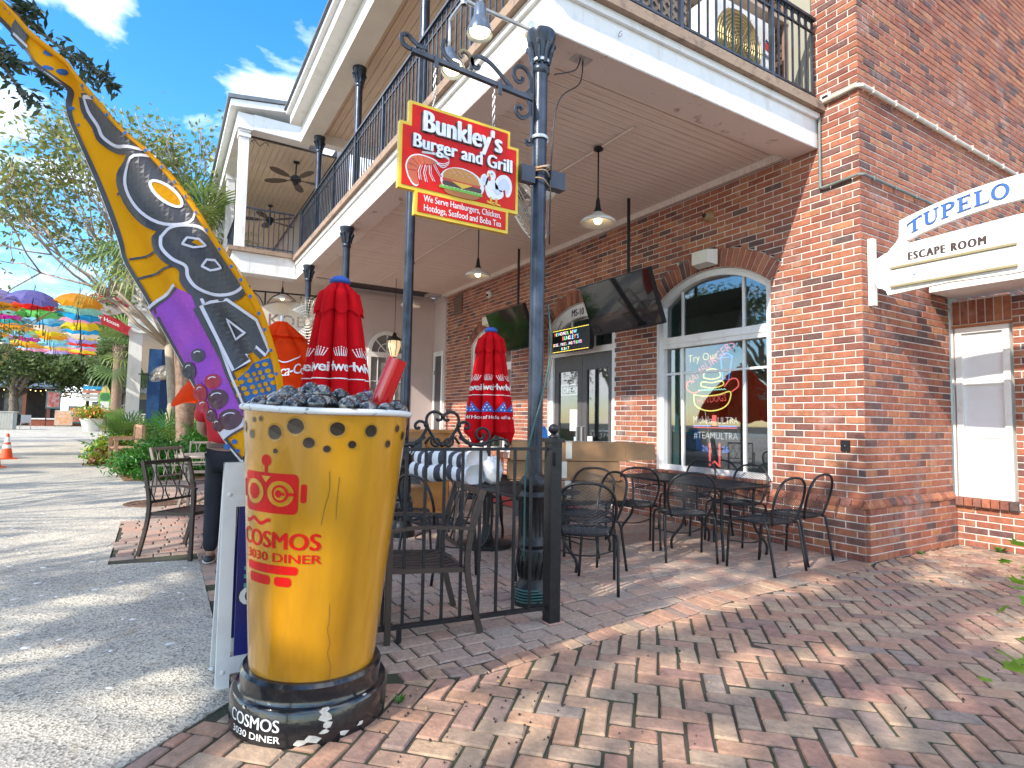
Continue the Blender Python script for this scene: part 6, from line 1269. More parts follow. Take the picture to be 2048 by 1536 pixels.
# scrolled bracket
br = thing('sign_bracket', 'black scrolled iron bracket on the nearest column carrying the red sign', 'bracket', (-0.5, -3.27, 3.4))
fb = lambda y, z: Vector((0.0, y+3.27, z-3.4))
def bscroll(pts, r_=0.011, nm='scroll', flat=True):
    m1 = MB(); P = [fb(y, z) for y, z in pts]
    if flat:
        for a, b in zip(P, P[1:]): m1.bar(a, b+(b-a).normalized()*0.002, 0.026, r_, up=Vector((0, b.z-a.z, -(b.y-a.y))).cross(Vector((1, 0, 0))) if False else (1, 0, 0))
    else: m1.tube(P, r_, 6)
    m1.build(nm, M_bluegrey, br)
m1 = MB(); m1.bar(fb(-3.262, 3.42), fb(-4.15, 3.455), 0.03, 0.03); m1.build('arm', M_bluegrey, br)
c2 = lambda pts, n=5: [(p.x, p.y) for p in smoothpts([(a, b, 0) for a, b in pts], n)]
bscroll(c2([(-4.14, 3.46), (-4.20, 3.475), (-4.215, 3.52), (-4.18, 3.545), (-4.14, 3.52), (-4.10, 3.50), (-4.05, 3.505)]))
bscroll(c2([(-3.30, 3.42), (-3.28, 3.36), (-3.29, 3.30), (-3.34, 3.265), (-3.385, 3.285), (-3.39, 3.325), (-3.36, 3.34), (-3.34, 3.32)])); bscroll(c2([(-3.33, 3.43), (-3.28, 3.48), (-3.275, 3.54), (-3.30, 3.60), (-3.35, 3.625), (-3.40, 3.60), (-3.415, 3.55), (-3.385, 3.51), (-3.35, 3.52), (-3.345, 3.55)]))
bscroll(c2([(-3.42, 3.44), (-3.50, 3.50), (-3.60, 3.565), (-3.68, 3.58), (-3.73, 3.55), (-3.725, 3.505), (-3.69, 3.495), (-3.68, 3.52)])); bscroll(c2([(-3.74, 3.47), (-3.735, 3.53), (-3.765, 3.57), (-3.80, 3.575), (-3.82, 3.55), (-3.80, 3.53)])); bscroll(c2([(-3.82, 3.47), (-3.87, 3.475), (-3.92, 3.50), (-3.945, 3.55), (-3.93, 3.59), (-3.915, 3.60)]))
m1 = MB(); m1.bar(fb(-3.262, 3.12), fb(-3.262, 3.74), 0.022, 0.012, up=(0, 1, 0)); m1.build('back_plate', M_bluegrey, br); bscroll(c2([(-3.262, 3.14), (-3.27, 3.10), (-3.30, 3.095), (-3.305, 3.12)]))
m1 = MB()
for z in (3.15, 3.70): m1.lathe([(0.063, -0.012), (0.068, 0.0), (0.063, 0.012)], 18, (0.005, 0.07, z-3.4))
m1.build('clamp_ring', M_steel, br, True)
m1 = MB(); m1.bar(fb(-3.53, 3.46)+Vector((0.018, 0, 0)), fb(-3.53, 3.36)+Vector((0.018, 0, 0)), 0.03, 0.006, up=(1, 0, 0)); m1.bar(fb(-3.99, 3.47)+Vector((0.018, 0, 0)), fb(-3.99, 3.39)+Vector((0.018, 0, 0)), 0.026, 0.006, up=(1, 0, 0)); m1.build('hanger', M_bluegrey, br)
for y, lab in ((-3.99, 'short steel chain at the street end of the red sign'), (-3.565, 'short steel chain at the column end of the red sign')):
    ch = thing('chain', lab, 'chain', (-0.5, y, 3.13), 0, 'chains of the red sign'); n = 9
    for i in range(n):
        z = 0.0+0.033*i; ax = i % 2; P = [((0.009*math.cos(a) if ax else 0), (0 if ax else 0.009*math.cos(a)), z+0.018*math.sin(a)+0.016) for a in [2*math.pi*k/8 for k in range(8)]]; MB().tube(P, 0.0028, 4, closed=True).build('link', M_steel, ch)
# twin lamps lighting the sign
M_lampg = mat('grey_blue_enamel', (0.10, 0.13, 0.18), 0.35, 0.3, var=0.15); M_glow = mat('lit_lens', (0.9, 0.85, 0.7), 0.4, var=0, emit=(1.0, 0.78, 0.42), estr=3.0)
sl_ = thing('sign_lamp', 'twin grey sign lamp on a pipe arm fixed to the white fascia', 'lamp', (-0.627, -3.19, 4.02)); mb = MB(); J = Vector((0, -0.55, 0.0))
mb.tube([(0, 0, 0), J], 0.014, 8); mb.tube([J+Vector((0.24, 0, 0)), J+Vector((-0.22, 0, 0))], 0.013, 8); mb.lathe([(0, 0.03), (0.06, 0.025), (0.065, 0.0)], 18, (0, 0, 0), Matrix.Rotation(R(90), 3, 'X')); mb.lathe([(0.02, -0.03), (0.024, 0.0), (0.02, 0.03)], 10, J); mb.build('pipe_arm', M_steel, sl_, 40)
mb = MB(); mb.tube([(0.03, -0.02, -0.07), (0.03, -0.07, -0.075)], 0.018, 8); mb.build('photocell', mat('brass_cell', (0.42, 0.27, 0.08), 0.5), sl_, 40)
for i, (xx, top, tilt, bl_) in enumerate(((0.24, -0.02, R(0), 0.48), (-0.22, -0.02, R(-22), 0.52))):
    h = MB(); p0 = J+Vector((xx, 0, 0)); h.tube([p0, p0+Vector((0, 0, -(bl_-0.27)))], 0.011, 8); h.build('drop', M_steel, sl_, True)
    h = MB(); Mx = Matrix.Rotation(tilt, 3, 'Y'); h.lathe([(0.014, 0.03), (0.038, 0.0), (0.042, -0.08), (0.05, -0.085), (0.085, -0.185), (0.083, -0.19), (0.048, -0.09), (0.038, -0.08)], 24, p0+Vector((0, 0, -(bl_-0.29))), Mx); ho = h.build('shade', M_lampg, sl_, 50)
    h = MB(); h.lathe([(0, -0.182), (0.062, -0.176), (0.066, -0.165)], 20, p0+Vector((0, 0, -(bl_-0.29))), Mx); h.build('lens', M_glow, ho, True)
# ---------------------------------------------------------------- pendants, fans, screens under the balcony
M_shade = mat('pale_enamel_shade', (0.60, 0.57, 0.52), 0.4, 0.1, var=0.1)
def pendant(label, loc, zc):
    t = thing('pendant_lamp', label, 'lamp', loc, 0, 'pendant lamps under the balcony')
    MB().tube([(0, 0, zc), (0, 0, 0.26)], 0.008, 6).build('stem', M_black, t, True); MB().lathe([(0, zc), (0.05, zc), (0.05, zc-0.02), (0.02, zc-0.035)], 16).build('ceiling_rose', M_black, t, 40)
    MB().lathe([(0.012, 0.27), (0.02, 0.24), (0.028, 0.17), (0.045, 0.12), (0.052, 0.11)], 18).build('neck', M_black, t, True); MB().lathe([(0.05, 0.115), (0.075, 0.085), (0.13, 0.06), (0.175, 0.03), (0.178, 0.0), (0.17, 0.0), (0.12, 0.045), (0.05, 0.07)], 28).build('shade', M_shade, t, True)
    mb = MB(); mb.sph((0, 0, 0.035), 0.04, 14, 8); mb.build('bulb', M_glow, t, True)
pendant('pendant lamp with wide shade nearest the street corner', (-1.72, -1.66, 3.20), 0.79); pendant('pendant lamp in front of the left television', (-4.35, -1.64, 3.20), 0.79); pendant('farthest pendant lamp before the grey wall', (-6.95, -1.62, 3.20), 0.79)
M_wire = mat('pale_fan_wire', (0.55, 0.50, 0.40), 0.4, 0.5, var=0.1); M_motor = mat('worn_fan_motor', (0.50, 0.47, 0.42), 0.5, col2=(0.55, 0.30, 0.16), scale=6, mix=(0.5, 0.65))
def big_fan(label, loc, aim, r_, arm):
    t = thing('wall_fan', label, 'fan', loc); q = Vector(aim).normalized(); Mx = q.to_track_quat('Z', 'Y').to_matrix()
    g = MB()
    for k in range(9):
        f_ = (k+1)/9.0; rr = r_*f_; z = 0.07*math.sqrt(max(0, 1-f_**3)); 
        for s in (1, -1): g.tube([Mx @ Vector((rr*math.cos(a), rr*math.sin(a), s*z+0.05)) for a in [2*math.pi*i/36 for i in range(36)]], 0.0028, 4, closed=True)
    for k in range(30):
        a = 2*math.pi*k/30
        for s in (1, -1): g.tube([Mx @ Vector((r_*f_*math.cos(a), r_*f_*math.sin(a), s*0.07*math.sqrt(max(0, 1-f_**3))+0.05)) for f_ in (0.12, 0.4, 0.7, 0.9, 1.0)], 0.0022, 4, cap=False)
    g.build('guard', M_wire, t)
    for k in range(3):
        b = MB(); a0 = k*2.094; P = []
        for i in range(7):
            f_ = i/6; w_ = 0.38+0.5*f_; rr = r_*(0.15+0.72*f_); P += [Mx @ Vector((rr*math.cos(a0-w_/2), rr*math.sin(a0-w_/2), 0.03)), Mx @ Vector((rr*math.cos(a0+w_/2), rr*math.sin(a0+w_/2), 0.075))]
        b.add(P, [(2*i, 2*i+1, 2*i+3, 2*i+2) for i in range(6)]); b.build('blade', mat('grey_fan_blade', (0.22, 0.22, 0.21), 0.5, 0.3), t)
    m1 = MB(); m1.lathe([(0, 0.09), (0.05, 0.08), (0.06, 0.0), (0.085, -0.04), (0.085, -0.19), (0.06, -0.22), (0, -0.22)], 20, (0, 0, 0), Mx); m1.build('motor', M_motor, t, 50)
    m1 = MB(); m1.tube([Mx @ Vector((0, 0, -0.12)), Vector(arm)], 0.018, 8); m1.build('mount_arm', M_black, t, True)
    return t
big_fan('round caged fan on the column behind the red sign', (-0.98, -2.98, 2.93), (-0.45, -0.75, -0.5), 0.36, (0.47, -0.22, 0.05)); big_fan('round caged fan on the far column left of the closed umbrella', (-7.55, -3.22, 2.83), (0.75, -0.55, -0.1), 0.42, (-0.35, 0.02, 0))
jb = thing('junction_box', 'dark box strapped to the nearest column with loops of cable', 'box', (-0.495, -3.2, 2.86)); MB().bx((-0.02, 0.062, -0.05), (0.05, 0.19, 0.07)).build('box', mat('navy_box', (0.02, 0.03, 0.055), 0.4), jb); MB().bx((0.0, -0.17, -0.055), (0.05, -0.062, 0.06)).build('box', MATS['navy_box'], jb)
mb = MB()
for k, z in enumerate((0.075, 0.05, 0.02, -0.03)): mb.tube([((0.072+0.012*math.sin(3*a+k))*math.cos(a), (0.075)*math.sin(a), z+0.02*math.sin(a+k)) for a in [2*math.pi*i/20 for i in range(20)]], 0.0055, 5, closed=True)
mb.build('cable_loops', mat('tan_cable', (0.42, 0.36, 0.28), 0.6, col2=(0.55, 0.24, 0.06), scale=8), jb, True)
cb_ = thing('cable', 'thin black cable from the ceiling outlet down the nearest column', 'cable', (-0.495, -3.2, 0)); mb = MB(); mb.tube(smoothpts([(-0.06, 0.42, 3.90), (-0.02, 0.36, 3.68), (0.05, 0.13, 3.45), (0.062, 0.065, 3.1), (0.064, 0.05, 2.4)], 6), 0.005, 5); mb.tube(smoothpts([(-0.05, 0.39, 3.90), (0.0, 0.30, 3.75), (0.05, 0.085, 3.62)], 5), 0.005, 5); mb.build('cable', M_black, cb_, True); MB().bx((-0.11, 0.33, 3.895), (-0.02, 0.48, 3.903)).build('outlet', M_steel, cb_)
gc = thing('cable', 'green cable draped down the nearest column and coiled round its base', 'cable', (-0.495, -3.2, 0)); M_gcab = mat('green_cable', (0.03, 0.11, 0.10), 0.4)
mb = MB(); mb.tube(smoothpts([(0.0, 0.09, 2.0), (0.05, 0.085, 1.7), (0.065, 0.02, 1.4), (0.068, -0.06, 1.15), (0.05, -0.10, 0.9), (0.07, -0.12, 0.3)], 6), 0.006, 6); mb.tube([((0.135+0.006*math.sin(5*a))*math.cos(a), (0.135+0.006*math.sin(5*a))*math.sin(a), 0.02+0.014*a/6.28*1.3) for a in [0.35*i for i in range(90)]], 0.006, 5); mb.build('cable', M_gcab, gc, True)
M_scr = mat('dark_screen', (0.012, 0.012, 0.013), 0.06, var=0, coat=1.0)
def tv(label, x0, x1, top, bot):
    t = thing('television', label, 'television', ((x0+x1)/2, top[0], top[1])); A = Vector((0, bot[0]-top[0], bot[1]-top[1])); h = A.length; A.normalize(); n_ = Vector((1, 0, 0)).cross(A); n_ = n_ if n_.y < 0 else -n_; hw = (x1-x0)/2
    fr = lambda u, v, w=0.0: Vector((u, 0, 0))+A*v+n_*w
    mb = MB(); mb.prism([(-hw, 0), (hw, 0), (hw, h), (-hw, h)], fr, -0.06, -0.002); mb.build('casing', M_black, t); MB().prism([(-hw+0.012, 0.012), (hw-0.012, 0.012), (hw-0.012, h-0.02), (-hw+0.012, h-0.02)], fr, -0.001, 0.001).build('screen', M_scr, t)
    mb = MB(); p = fr(0, h*0.4, -0.07); mb.tube([p, p+Vector((0, 0.12, 0.05)), Vector((p.x, p.y+0.12, 4.0-top[1]))], 0.02, 8); mb.bar(fr(-0.2, h*0.4, -0.068), fr(0.2, h*0.4, -0.068), 0.04, 0.02); mb.build('ceiling_mount', M_black, t, 40)
tv('large tilted television right of the entrance under the balcony', -3.19, -1.945, (-0.75, 2.95), (-0.50, 2.33)); tv('tilted television left of the entrance reflecting green', -5.75, -4.58, (-0.75, 2.97), (-0.50, 2.33))
led = thing('led_sign', 'small LED message sign with coloured words over the door', 'sign', (-4.14, -0.15, 2.24)); fr = lambda u, v, w=0.0: Vector((u, -w, v)); MB().bx((-0.46, -0.02, 0), (0.46, 0.04, 0.36)).build('casing', M_black, led)
cols = [(1, 0.12, 0.1), (0.15, 0.9, 0.2), (0.2, 0.45, 1), (1, 0.75, 0.1), (0.9, 0.2, 0.9), (0.15, 0.85, 0.95)]; EM = [mat('led_%d' % i, (0.05, 0.05, 0.05), 0.5, var=0, emit=c_, estr=0.9) for i, c_ in enumerate(cols)]
tb = [MB() for _ in cols]; k = 0
for ln, v0, sz, u0 in (('NEW OWNER, NEW', 0.265, 0.072, -0.40), ("BUNKLEY'S", 0.185, 0.085, -0.20), ('DOGS, FRIES, AND TREATS', 0.105, 0.062, -0.43), ('BOBA T', 0.035, 0.062, -0.22)):
    u = u0
    for ch_ in ln:
        if ch_ != ' ': text_on(tb[k % 6], fr, ch_, sz, off=0.023, u0=u, v0=v0, res=2); k += 1
        u += sz*(0.62 if ch_ not in " ,'I" else 0.36)*0.92
for i, m_ in enumerate(tb): m_.build('led_letters', EM[i], led)
mb = MB()
for i in range(24): mb.bx((-0.44+i*0.037, -0.0235, 0.012), (-0.42+i*0.037, -0.0205, 0.02)); mb.bx((-0.44+i*0.037, -0.0235, 0.34), (-0.42+i*0.037, -0.0205, 0.348))
mb.build('led_border', EM[3], led)
mb = MB(); mb.tube([(-0.38, 0.02, 0.36), (-0.38, 0.10, 0.52)], 0.006, 5); mb.tube([(0.38, 0.02, 0.36), (0.38, 0.10, 0.48)], 0.006, 5); mb.tube(smoothpts([(-0.44, 0.02, 0.05), (-0.5, 0.0, -0.1), (-0.62, 0.05, -0.4)], 5), 0.004, 4); mb.build('hangers', M_black, led)
# neon and vinyl signs in the window and door
def neon(name, label, loc, items):
    t = thing(name, label, 'sign', loc); f2 = lambda u, v, w=0.0: Vector((u, -w, v))
    for nm, m_, fn in items: mb = MB(); fn(mb, f2); mb.build(nm, m_, t)
    return t
nE = lambda i, c_, e=0.42: mat('neon_%d' % i, tuple(0.5*x for x in c_), 0.4, var=0, emit=c_, estr=e)
nR, nY, nG, nB, nW = nE(0, (1, 0.16, 0.14)), nE(1, (1, 0.85, 0.2)), nE(2, (0.3, 0.9, 0.7)), nE(3, (0.12, 0.3, 0.9)), nE(4, (0.9, 0.9, 0.9), 0.25)
def tubes(pts, r_=0.0075): return lambda mb, f2: mb.tube([f2(a, b) for a, b in pts], r_, 5)
def arc_text(body, size, c_, r_, a0, a1):
    def fn(mb, f2):
        n = len(body)
        for i, ch_ in enumerate(body):
            a = R(a0+(a1-a0)*i/(n-1)); fx = lambda u, v, w=0.0, a=a: f2(c_[0]+r_*math.cos(a)+u*math.sin(a)-v*-math.cos(a), c_[1]+r_*math.sin(a)-u*math.cos(a)+v*math.sin(a), w); text_on(mb, fx, ch_, size, bold=-0.002, align='CENTER', off=0.0, res=2)
    return fn
dl = lambda body, size, u0, v0, rot, wd=None: (lambda mb, f2: text_on(mb, lambda u, v, w=0.0: f2(u0+u*math.cos(rot)-v*math.sin(rot), v0+u*math.sin(rot)+v*math.cos(rot), w), body, size, bold=-0.0015, off=0.0, width=wd, res=2))
neon('neon_sign', 'burger and hotdog neon sign hanging inside the large window', (-1.86, 0.21, 1.35), [
    ('try_our', nY, dl('Try Our', 0.13, -0.36, 0.60, R(2))), ('hamburgers', nR, dl('HAMBURGERS', 0.15, -0.36, 0.29, R(33), 0.82)), ('hotdogs', nR, dl('HOTDOGS', 0.12, -0.22, 0.085, R(4), 0.42)),
    ('bowl', nY, tubes(c2([(-0.27, 0.20), (-0.25, 0.08), (-0.15, 0.02), (0.0, 0.0), (0.15, 0.03), (0.24, 0.1), (0.26, 0.22), (0.1, 0.19), (-0.1, 0.18), (-0.27, 0.20)]))), ('lettuce', nG, tubes([(-0.2+i*0.02, 0.245+0.012*(i % 2)) for i in range(21)], 0.006)),
    ('bun_top', nY, tubes(c2([(-0.12, 0.40), (-0.10, 0.47), (0.0, 0.50), (0.10, 0.47), (0.12, 0.40), (0.0, 0.375), (-0.12, 0.40)]))), ('bun_bottom', nY, tubes(c2([(-0.16, 0.30), (0.0, 0.27), (0.16, 0.30), (0.14, 0.35), (0, 0.335), (-0.14, 0.35), (-0.16, 0.30)]))),
    ('sausages', nR, lambda mb, f2: (mb.tube([f2(a, b) for a, b in c2([(-0.16, 0.25), (-0.28, 0.22), (-0.38, 0.28), (-0.36, 0.36), (-0.26, 0.36)])], 0.008, 5), mb.tube([f2(a, b) for a, b in c2([(0.18, 0.28), (0.26, 0.36), (0.35, 0.36), (0.37, 0.28), (0.28, 0.22)])], 0.008, 5))),
    ('soda', nB, lambda mb, f2: (mb.tube([f2(a, b) for a, b in [(0.13, 0.62), (0.16, 0.36), (0.24, 0.36), (0.29, 0.62), (0.13, 0.62)]], 0.007, 5), mb.tube([f2(a, b) for a, b in c2([(0.12, 0.62), (0.2, 0.67), (0.3, 0.62)])], 0.007, 5))), ('hanging_wires', M_wire, lambda mb, f2: (mb.tube([f2(-0.3, 0.3), f2(-0.36, 0.75)], 0.002, 3), mb.tube([f2(0.25, 0.3), f2(0.4, 0.78)], 0.002, 3), mb.tube([f2(-0.1, 0.0), f2(0.0, -0.5)], 0.003, 3)))])
neon('neon_sign', 'beer neon sign with white letters low in the large window', (-1.83, 0.22, 0.80), [('brand', nW, dl('Michelob', 0.13, -0.32, 0.40, 0, 0.32)), ('ultra', nW, dl('ULTRA', 0.115, 0.04, 0.40, 0, 0.28)), ('team', nW, dl('#TEAMULTRA', 0.115, -0.31, 0.22, 0, 0.63)), ('ribbon', nR, lambda mb, f2: (mb.prism([(-0.03, 0.38), (0.03, 0.38), (0.03, 0.50), (-0.03, 0.50)], f2, 0.002, 0.006), mb.tube([f2(-0.07, 0.17), f2(-0.07, -0.1), f2(0.0, -0.04), f2(0.07, -0.1), f2(0.07, 0.17)], 0.012, 6), mb.tube([f2(-0.31, 0.352), f2(0.31, 0.352)], 0.007, 5))), ('blue_line', nB, lambda mb, f2: (mb.tube([f2(-0.31, 0.372), f2(-0.06, 0.372)], 0.008, 5), mb.tube([f2(0.06, 0.372), f2(0.31, 0.372)], 0.008, 5))), ('numbers', nB, lambda mb, f2: (text_on(mb, f2, '26', 0.10, off=0, u0=-0.19, v0=0.07, res=2), text_on(mb, f2, '26', 0.10, off=0, u0=0.1, v0=0.07, res=2)))])
neon('open_sign', 'OPEN sign hanging behind the left door pane', (-4.66, 0.21, 1.62), [('lettering', nW, dl('OPEN', 0.13, -0.18, 0.03, 0, 0.36)), ('border', nW, tubes([(-0.21, 0), (0.21, 0), (0.21, 0.16), (-0.21, 0.16), (-0.21, 0)], 0.006))])
for nm, lab, x, z, w_, h_, c_ in (('notice', 'white paper notice on the left door pane', -4.42, 1.05, 0.2, 0.33, (0.75, 0.75, 0.72)), ('notice', 'small white and blue sticker low on the left door pane', -4.36, 0.80, 0.1, 0.16, (0.45, 0.6, 0.7)), ('notice', 'white sticker low on the right door pane', -4.02, 0.78, 0.12, 0.2, (0.78, 0.76, 0.7)), ('notice', 'orange and blue sticker at the left edge of the door', -4.86, 0.95, 0.07, 0.2, (0.65, 0.3, 0.08))): MB_ = MB(); MB_.bx((-w_/2, -0.002, 0), (w_/2, 0.0, h_)); tag(link(nm, MB_.mesh(nm, mat(lab[:18], c_, 0.6, var=0.05)), None, (x, 0.128, z)), lab, 'notice')
# fixtures on the brick front
def wall_speaker(label, x, z):
    t = thing('speaker', label, 'speaker', (x, 0.03, z), 0, 'white wall speakers'); mb = MB(); mb.bx((-0.14, -0.19, -0.09), (0.14, -0.05, 0.09)); mb.v = [(a*(0.8 if b < -0.15 else 1), b, c_*(0.8 if b < -0.15 else 1)) for a, b, c_ in mb.v]; mb.build('casing', M_cream, t); MB().bx((-0.03, -0.05, -0.03), (0.03, -0.002, 0.03)).build('bracket', M_black, t)
wall_speaker('white wall speaker over the large window', -1.72, 3.10); wall_speaker('white wall speaker over the left window', -6.85, 3.08)
t = thing('wall_light', 'small round tan wall light above the large window', 'light', (-1.737, 0.03, 3.62)); mb = MB(); mb.lathe([(0, 0.09), (0.03, 0.085), (0.045, 0.05), (0.065, 0.02), (0.07, 0.0)], 20, (0, 0, 0), Matrix.Rotation(R(90), 3, 'X')); mb.build('body', mat('tan_fitting', (0.33, 0.22, 0.12), 0.5), t, True); mb = MB(); mb.sph((0, -0.085, 0), 0.028, 12, 8); mb.build('eye', M_black, t, True)
t = thing('security_camera', 'white dome security camera near the far end of the brick front', 'camera', (-6.95, 0.03, 3.62)); mb = MB(); mb.sph((0, -0.05, 0), 0.07, 14, 10); mb.build('dome', M_wht, t, True); mb = MB(); mb.sph((0.02, -0.105, -0.02), 0.03, 10, 8); mb.build('lens', M_scr, t, True)
t = thing('vent', 'brown louvred vent near the far end of the brick front', 'vent', (-8.39, 0.03, 3.45)); MB().bx((-0.2, -0.012, 0), (0.2, -0.004, 0.42)).build('frame', M_inside, t)
for k in range(7): MB().box((0, -0.025, 0.04+k*0.055), (0.4, 0.045, 0.012), Matrix.Rotation(R(-35), 3, 'X')).build('louvre', M_shut, t)
t = thing('outlet_cover', 'black outlet cover on the brick corner pier', 'outlet', (-0.20, 0.03, 0.97)); MB().bx((-0.04, -0.02, 0), (0.04, -0.0045, 0.10)).build('cover', M_black, t); MB().sph((0, -0.02, 0.05), 0.005, 6, 4).build('screw', M_steel, t)
t = thing('doorbell_box', 'small white box with black centre beside the balcony end', 'box', (-0.33, 0.03, 4.37)); MB().bx((-0.05, -0.02, -0.05), (0.05, -0.0045, 0.05)).build('plate', M_cream, t); MB().bx((-0.028, -0.026, -0.028), (0.028, -0.021, 0.028)).build('centre', M_black, t)
t = thing('eye_bolt', 'small eye bolt on the white balcony end fascia', 'bolt', (-0.42, -2.55, 4.10)); MB().tube([(0.012+0.02*math.cos(a)+0.01, 0, 0.02*math.sin(a)) for a in [2*math.pi*i/12 for i in range(12)]], 0.004, 5, closed=True).build('ring', M_steel, t)
# ---------------------------------------------------------------- street name sign on the side wall
ts = thing('wall_sign', 'white wooden blade sign lettered TUPELO on the brick side wall', 'sign', (0.0, 0.16, 2.3)); ft = lambda u, v, w=0.0: Vector((u, -w, v-2.3))
MB().bx((-0.028, -0.03, 0.0), (0.02, 0.03, 0.62)).build('wall_bracket', M_white, ts)
mb = MB(); lp_ = blob([(0.03, 2.44), (0.055, 2.40), (0.10, 2.395), (0.13, 2.372)]) if False else []
bd = [(0.13, 2.372), (0.6, 2.40), (1.0, 2.385), (1.4, 2.40), (2.0, 2.372), (2.1, 2.44), (2.1, 2.72), (2.0, 2.80), (1.05, 2.83), (0.30, 2.80), (0.22, 2.765), (0.12, 2.755), (0.045, 2.72), (0.022, 2.65), (0.022, 2.52), (0.05, 2.45), (0.085, 2.44), (0.12, 2.41)]
mb.prism(bd, ft, -0.02, 0.02); mb.build('board', M_white2, ts)
mb = MB(); topc = lambda u: 3.005+0.13*(1-((u-1.05)/0.85)**2)+0.0; botc = lambda u: 2.83+0.11*(1-((u-1.05)/0.75)**2)
P = [(0.24+1.62*i/20, topc(0.24+1.62*i/20)) for i in range(21)]; Q = [(0.30+1.5*i/20, max(2.795, botc(0.30+1.5*i/20))) for i in range(21)]
mb.prism([(0.16, 2.76)]+[(0.235, 2.80)]+P[::1]+[(1.86, 2.8), (1.94, 2.76)]+list(reversed(Q)), ft, -0.018, 0.024) if False else None
for i in range(20): mb.prism([Q[i], Q[i+1], P[i+1], P[i]], ft, -0.018, 0.024)
mb.prism([(0.14, 2.76), (0.30, 2.795), (0.24, P[0][1]), (0.235, 2.87), (0.21, 2.83)], ft, -0.017, 0.0235); mb.build('arched_banner', M_white2, ts)
for z0, z1, lab in ((2.60, 2.765, 'upper'), (2.435, 2.59, 'lower')):
    MB().prism([(0.165, z0), (1.055, z0), (1.055, z1), (0.165, z1)], ft, 0.021, 0.034).build('plank', M_white2, ts); MB().prism([(0.165, z0-0.006), (1.055, z0-0.006), (1.055, z0+0.012), (0.165, z0+0.012)], ft, 0.034, 0.05).build('ledge', mat('olive_ledge', (0.30, 0.25, 0.13), 0.7), ts)
    MB().prism([(0.21, z0+0.022), (0.97, z0+0.022), (0.97, z1-0.012), (0.21, z1-0.012)], ft, 0.0345, 0.0385).build('name_plate', M_wht, ts)
tx = MB(); text_on(tx, ft, 'ESCAPE ROOM', 0.098, bold=0.006, off=0.0392, u0=0.31, v0=2.645, width=0.56, spacing=1.25); tx.build('lettering', mat('brown_black_letter', (0.05, 0.03, 0.025), 0.6), ts)
tx = MB(); text_on(tx, ft, 'BAYTOWNE WHARF', 0.05, off=0.0392, u0=0.46, v0=2.535, width=0.44); text_on(tx, ft, 'SANDESTIN', 0.05, off=0.0392, u0=0.55, v0=2.482, width=0.27); tx.build('faded_lettering', mat('faded_blue_letter', (0.26, 0.29, 0.36), 0.6, var=0.1), ts)
mb = MB(); mb.tube([ft(0.355+0.024*math.cos(a), 2.51+0.024*math.sin(a), 0.04) for a in [2*math.pi*i/16 for i in range(16)]], 0.0022, 4, closed=True); mb.tube([ft(0.34, 2.50, 0.04), ft(0.37, 2.52, 0.04)], 0.003, 4); mb.tube([ft(0.342, 2.52, 0.04), ft(0.368, 2.50, 0.04)], 0.003, 4); mb.tube([ft(0.372, 2.53, 0.04), ft(0.385, 2.545, 0.04)], 0.003, 4); mb.build('emblem', mat('blue_emblem', (0.12, 0.22, 0.42), 0.5), ts)
# serif capitals following the arch
M_bl = mat('blue_sign_letter', (0.03, 0.12, 0.42), 0.45, var=0.06); tb_ = MB(); td_ = MB()
GL = {'T': ([[(0.40, 0), (0.60, 0), (0.60, 0.92), (0.40, 0.92)], [(0.28, 0), (0.72, 0), (0.72, 0.05), (0.28, 0.05)], [(0.02, 0.92), (0.98, 0.92), (0.98, 1), (0.02, 1)], [(0.02, 0.74), (0.09, 0.92), (0.02, 0.92)], [(0.98, 0.74), (0.98, 0.92), (0.91, 0.92)]], 0.95),
      'U': ([[(0.12, 0.3), (0.32, 0.25), (0.32, 0.96), (0.12, 0.96)], [(0.78, 0.28), (0.86, 0.3), (0.86, 0.96), (0.78, 0.96)], [(0.02, 0.95), (0.42, 0.95), (0.42, 1), (0.02, 1)], [(0.66, 0.95), (0.98, 0.95), (0.98, 1), (0.66, 1)], [(0.12, 0.3), (0.2, 0.1), (0.36, 0.0), (0.55, -0.01), (0.74, 0.06), (0.86, 0.3), (0.78, 0.28), (0.7, 0.14), (0.55, 0.08), (0.42, 0.1), (0.32, 0.25)]], 0.98),
      'P': ([[(0.14, 0.04), (0.34, 0.04), (0.34, 0.96), (0.14, 0.96)], [(0.02, 0), (0.48, 0), (0.48, 0.05), (0.02, 0.05)], [(0.02, 0.95), (0.36, 0.95), (0.36, 1), (0.02, 1)], [(0.34, 0.92), (0.34, 1.0), (0.62, 0.99), (0.80, 0.9), (0.86, 0.74), (0.80, 0.57), (0.62, 0.47), (0.34, 0.45), (0.34, 0.52), (0.54, 0.54), (0.64, 0.62), (0.66, 0.74), (0.63, 0.86), (0.54, 0.92)]], 0.86),
      'E': ([[(0.14, 0.04), (0.34, 0.04), (0.34, 0.96), (0.14, 0.96)], [(0.02, 0), (0.82, 0), (0.82, 0.07), (0.02, 0.07)], [(0.02, 0.93), (0.8, 0.93), (0.8, 1), (0.02, 1)], [(0.34, 0.47), (0.62, 0.47), (0.62, 0.54), (0.34, 0.54)], [(0.82, 0.07), (0.87, 0.24), (0.80, 0.07)], [(0.8, 0.78), (0.8, 0.93), (0.74, 0.93)], [(0.58, 0.38), (0.63, 0.38), (0.63, 0.63), (0.58, 0.63)]], 0.86),
      'L': ([[(0.14, 0.04), (0.34, 0.04), (0.34, 0.96), (0.14, 0.96)], [(0.02, 0), (0.84, 0), (0.84, 0.07), (0.02, 0.07)], [(0.02, 0.95), (0.48, 0.95), (0.48, 1), (0.02, 1)], [(0.84, 0.07), (0.88, 0.28), (0.80, 0.07)]], 0.84), 'O': (None, 1.0)}
u = 0.305; hL = 0.118
